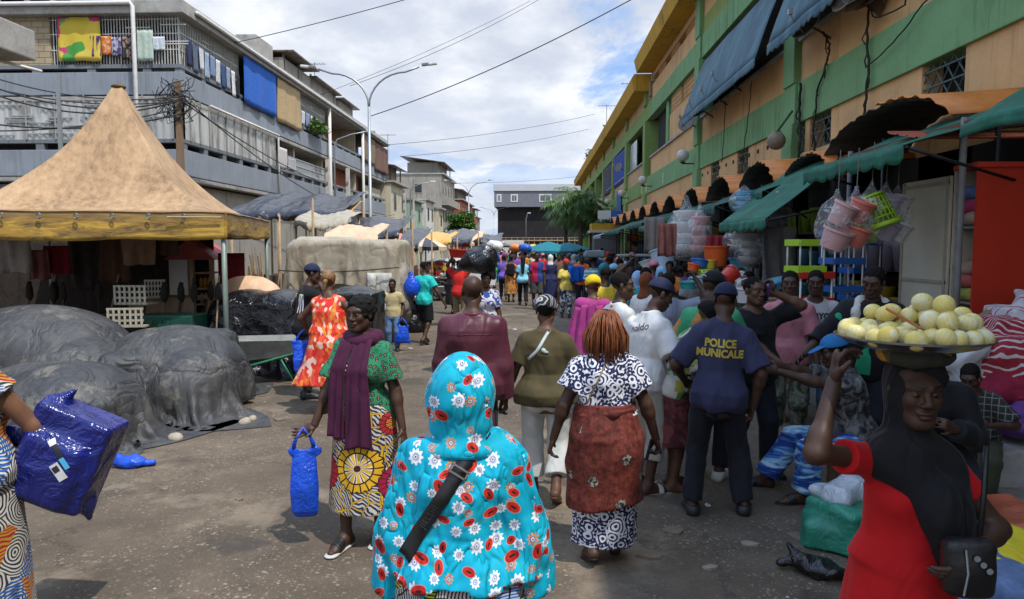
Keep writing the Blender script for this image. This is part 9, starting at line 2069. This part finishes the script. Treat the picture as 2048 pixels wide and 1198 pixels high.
for k, (sex, kind, rz, hd, H, arms) in enumerate((('m', 'trousers', 180, None, 1.74, {}), ('f', 'skirt', 180, 'wrap', 1.62, {}), ('m', 'trousers', 0, None, 1.72, dict(rh=(-.2, -.3, 1.0))), ('f', 'skirt', 0, 'scarf', 1.62, {}), ('f', 'skirt', 180, None, 1.64, dict(lh=(.12, -.05, 1.75), le=(1, 0, 0))), ('m', 'shorts', 180, 'cap', 1.70, {}), ('f', 'robe', 0, 'scarf', 1.60, {}))):
 q = shopper('proto', 1080, 30 + k, rz, H, sex, BLK, BLK, kind, (hd, BLK) if hd else None, vox=.023, face=False, walk=.14, **arms); protos.append((q.root, sex, kind, hd, rz))
CN = {'white': (.6, .6, .58), 'red': (.5, .03, .02), 'yellow': (.6, .42, .04), 'royal blue': (.02, .09, .40), 'black': (.012, .012, .014), 'orange': (.6, .18, .03), 'green': (.03, .25, .08), 'pink': (.55, .2, .26), 'grey': (.26, .26, .27), 'navy': (.02, .03, .09), 'purple': (.2, .06, .26), 'brown': (.14, .07, .04), 'sky blue': (.2, .42, .6), 'cream': (.5, .45, .34), 'maroon': (.15, .02, .03), 'olive': (.12, .12, .05), 'teal': (.02, .2, .22)}
names = list(CN); RC = random.Random(21); used = set()
def recolour(root, cmap):
 for ch in root.children:
  for key, c in cmap.items():
   if ch.name.split('.')[0] == key and len(ch.material_slots):
    ch.material_slots[0].link = 'OBJECT'; ch.material_slots[0].material = c
def crowd_person(px, d, i=None, zone='in the distant crowd'):
 root, sex, kind, hd, rz = protos[RC.randrange(len(protos)) if i is None else i]
 for _ in range(80):
  a, b, h = RC.choice(names), RC.choice(names), RC.choice(names)
  lowname = {'trousers': 'trousers', 'skirt': 'skirt', 'shorts': 'shorts', 'robe': 'robe'}[kind]
  if kind == 'robe': lab = '%s veil and %s robe' % (h, b)
  else: lab = '%s top, %s %s%s' % (a, b, lowname, {'wrap': ', %s head wrap' % h, 'scarf': ', %s veil' % h, 'cap': ', %s cap' % h, None: ''}[hd])
  if lab not in used: break
 used.add(lab)
 c = dup(root, at(px, d), radians(rz + RC.uniform(-25, 25)), 'person in ' + lab + ' ' + zone, 'shoppers in the distant crowd', RC.uniform(.95, 1.06))
 recolour(c, {'shirt': pc('far_' + a, CN[a]), 'trousers': pc('far_' + b, CN[b]), 'shorts': pc('far_' + b, CN[b]), 'skirt': pc('far_' + b, CN[b]), 'robe': pc('far_' + b, CN[b]), 'head_wrap': pc('far_' + h, CN[h]), 'headscarf': pc('far_' + h, CN[h]), 'cap': pc('far_' + h, CN[h])})
 return c
for k in range(34): crowd_person(RC.uniform(985, 1235), RC.uniform(27, 44), None, 'in mid street')
for k in range(34): crowd_person(RC.uniform(960, 1190), RC.uniform(44, 78), None, 'far down the street')
for k in range(8): crowd_person(RC.uniform(1225, 1330), RC.uniform(13, 25), None, 'under the hall awnings')
for k in range(13): crowd_person(1212 + 16 * k, RC.uniform(9.6, 13.5), (0, 1, 3, 2, 4)[k % 5], 'close to the market tables')
for k in range(6): crowd_person(RC.uniform(930, 990), RC.uniform(30, 44), None, 'along the tarpaulin stalls')
for k, (px, y, d, nm, s) in enumerate(((988, 496, 33, 'white', .42), (1031, 505, 34, 'orange', .3), (1050, 508, 33, 'royal blue', .3), (1066, 500, 40, 'yellow', .28), (965, 498, 36, 'black', .55), (1098, 510, 36, 'red', .3))):
 c = crowd_person(px, d, 4, 'carrying a load'); o = blob('head_load', [el((0, 0, 0), (s, s * .8, s * .7), .1), el((s * .4, 0, -s * .1), (s * .6, s * .6, s * .5), .1)], plastic('load_' + nm.replace(' ', '_'), CN[nm], 4., .04), None, .04, waves(k, (6, 14), (5, 12)), .03); o.location = (PX(px, d), d, 1.70 + s * .55); tag(o, nm + ' bundle carried on a head in the distant crowd', 'bundle')
for root, *_ in protos:
 for ch in list(root.children): bpy.data.objects.remove(ch)
 bpy.data.objects.remove(root)
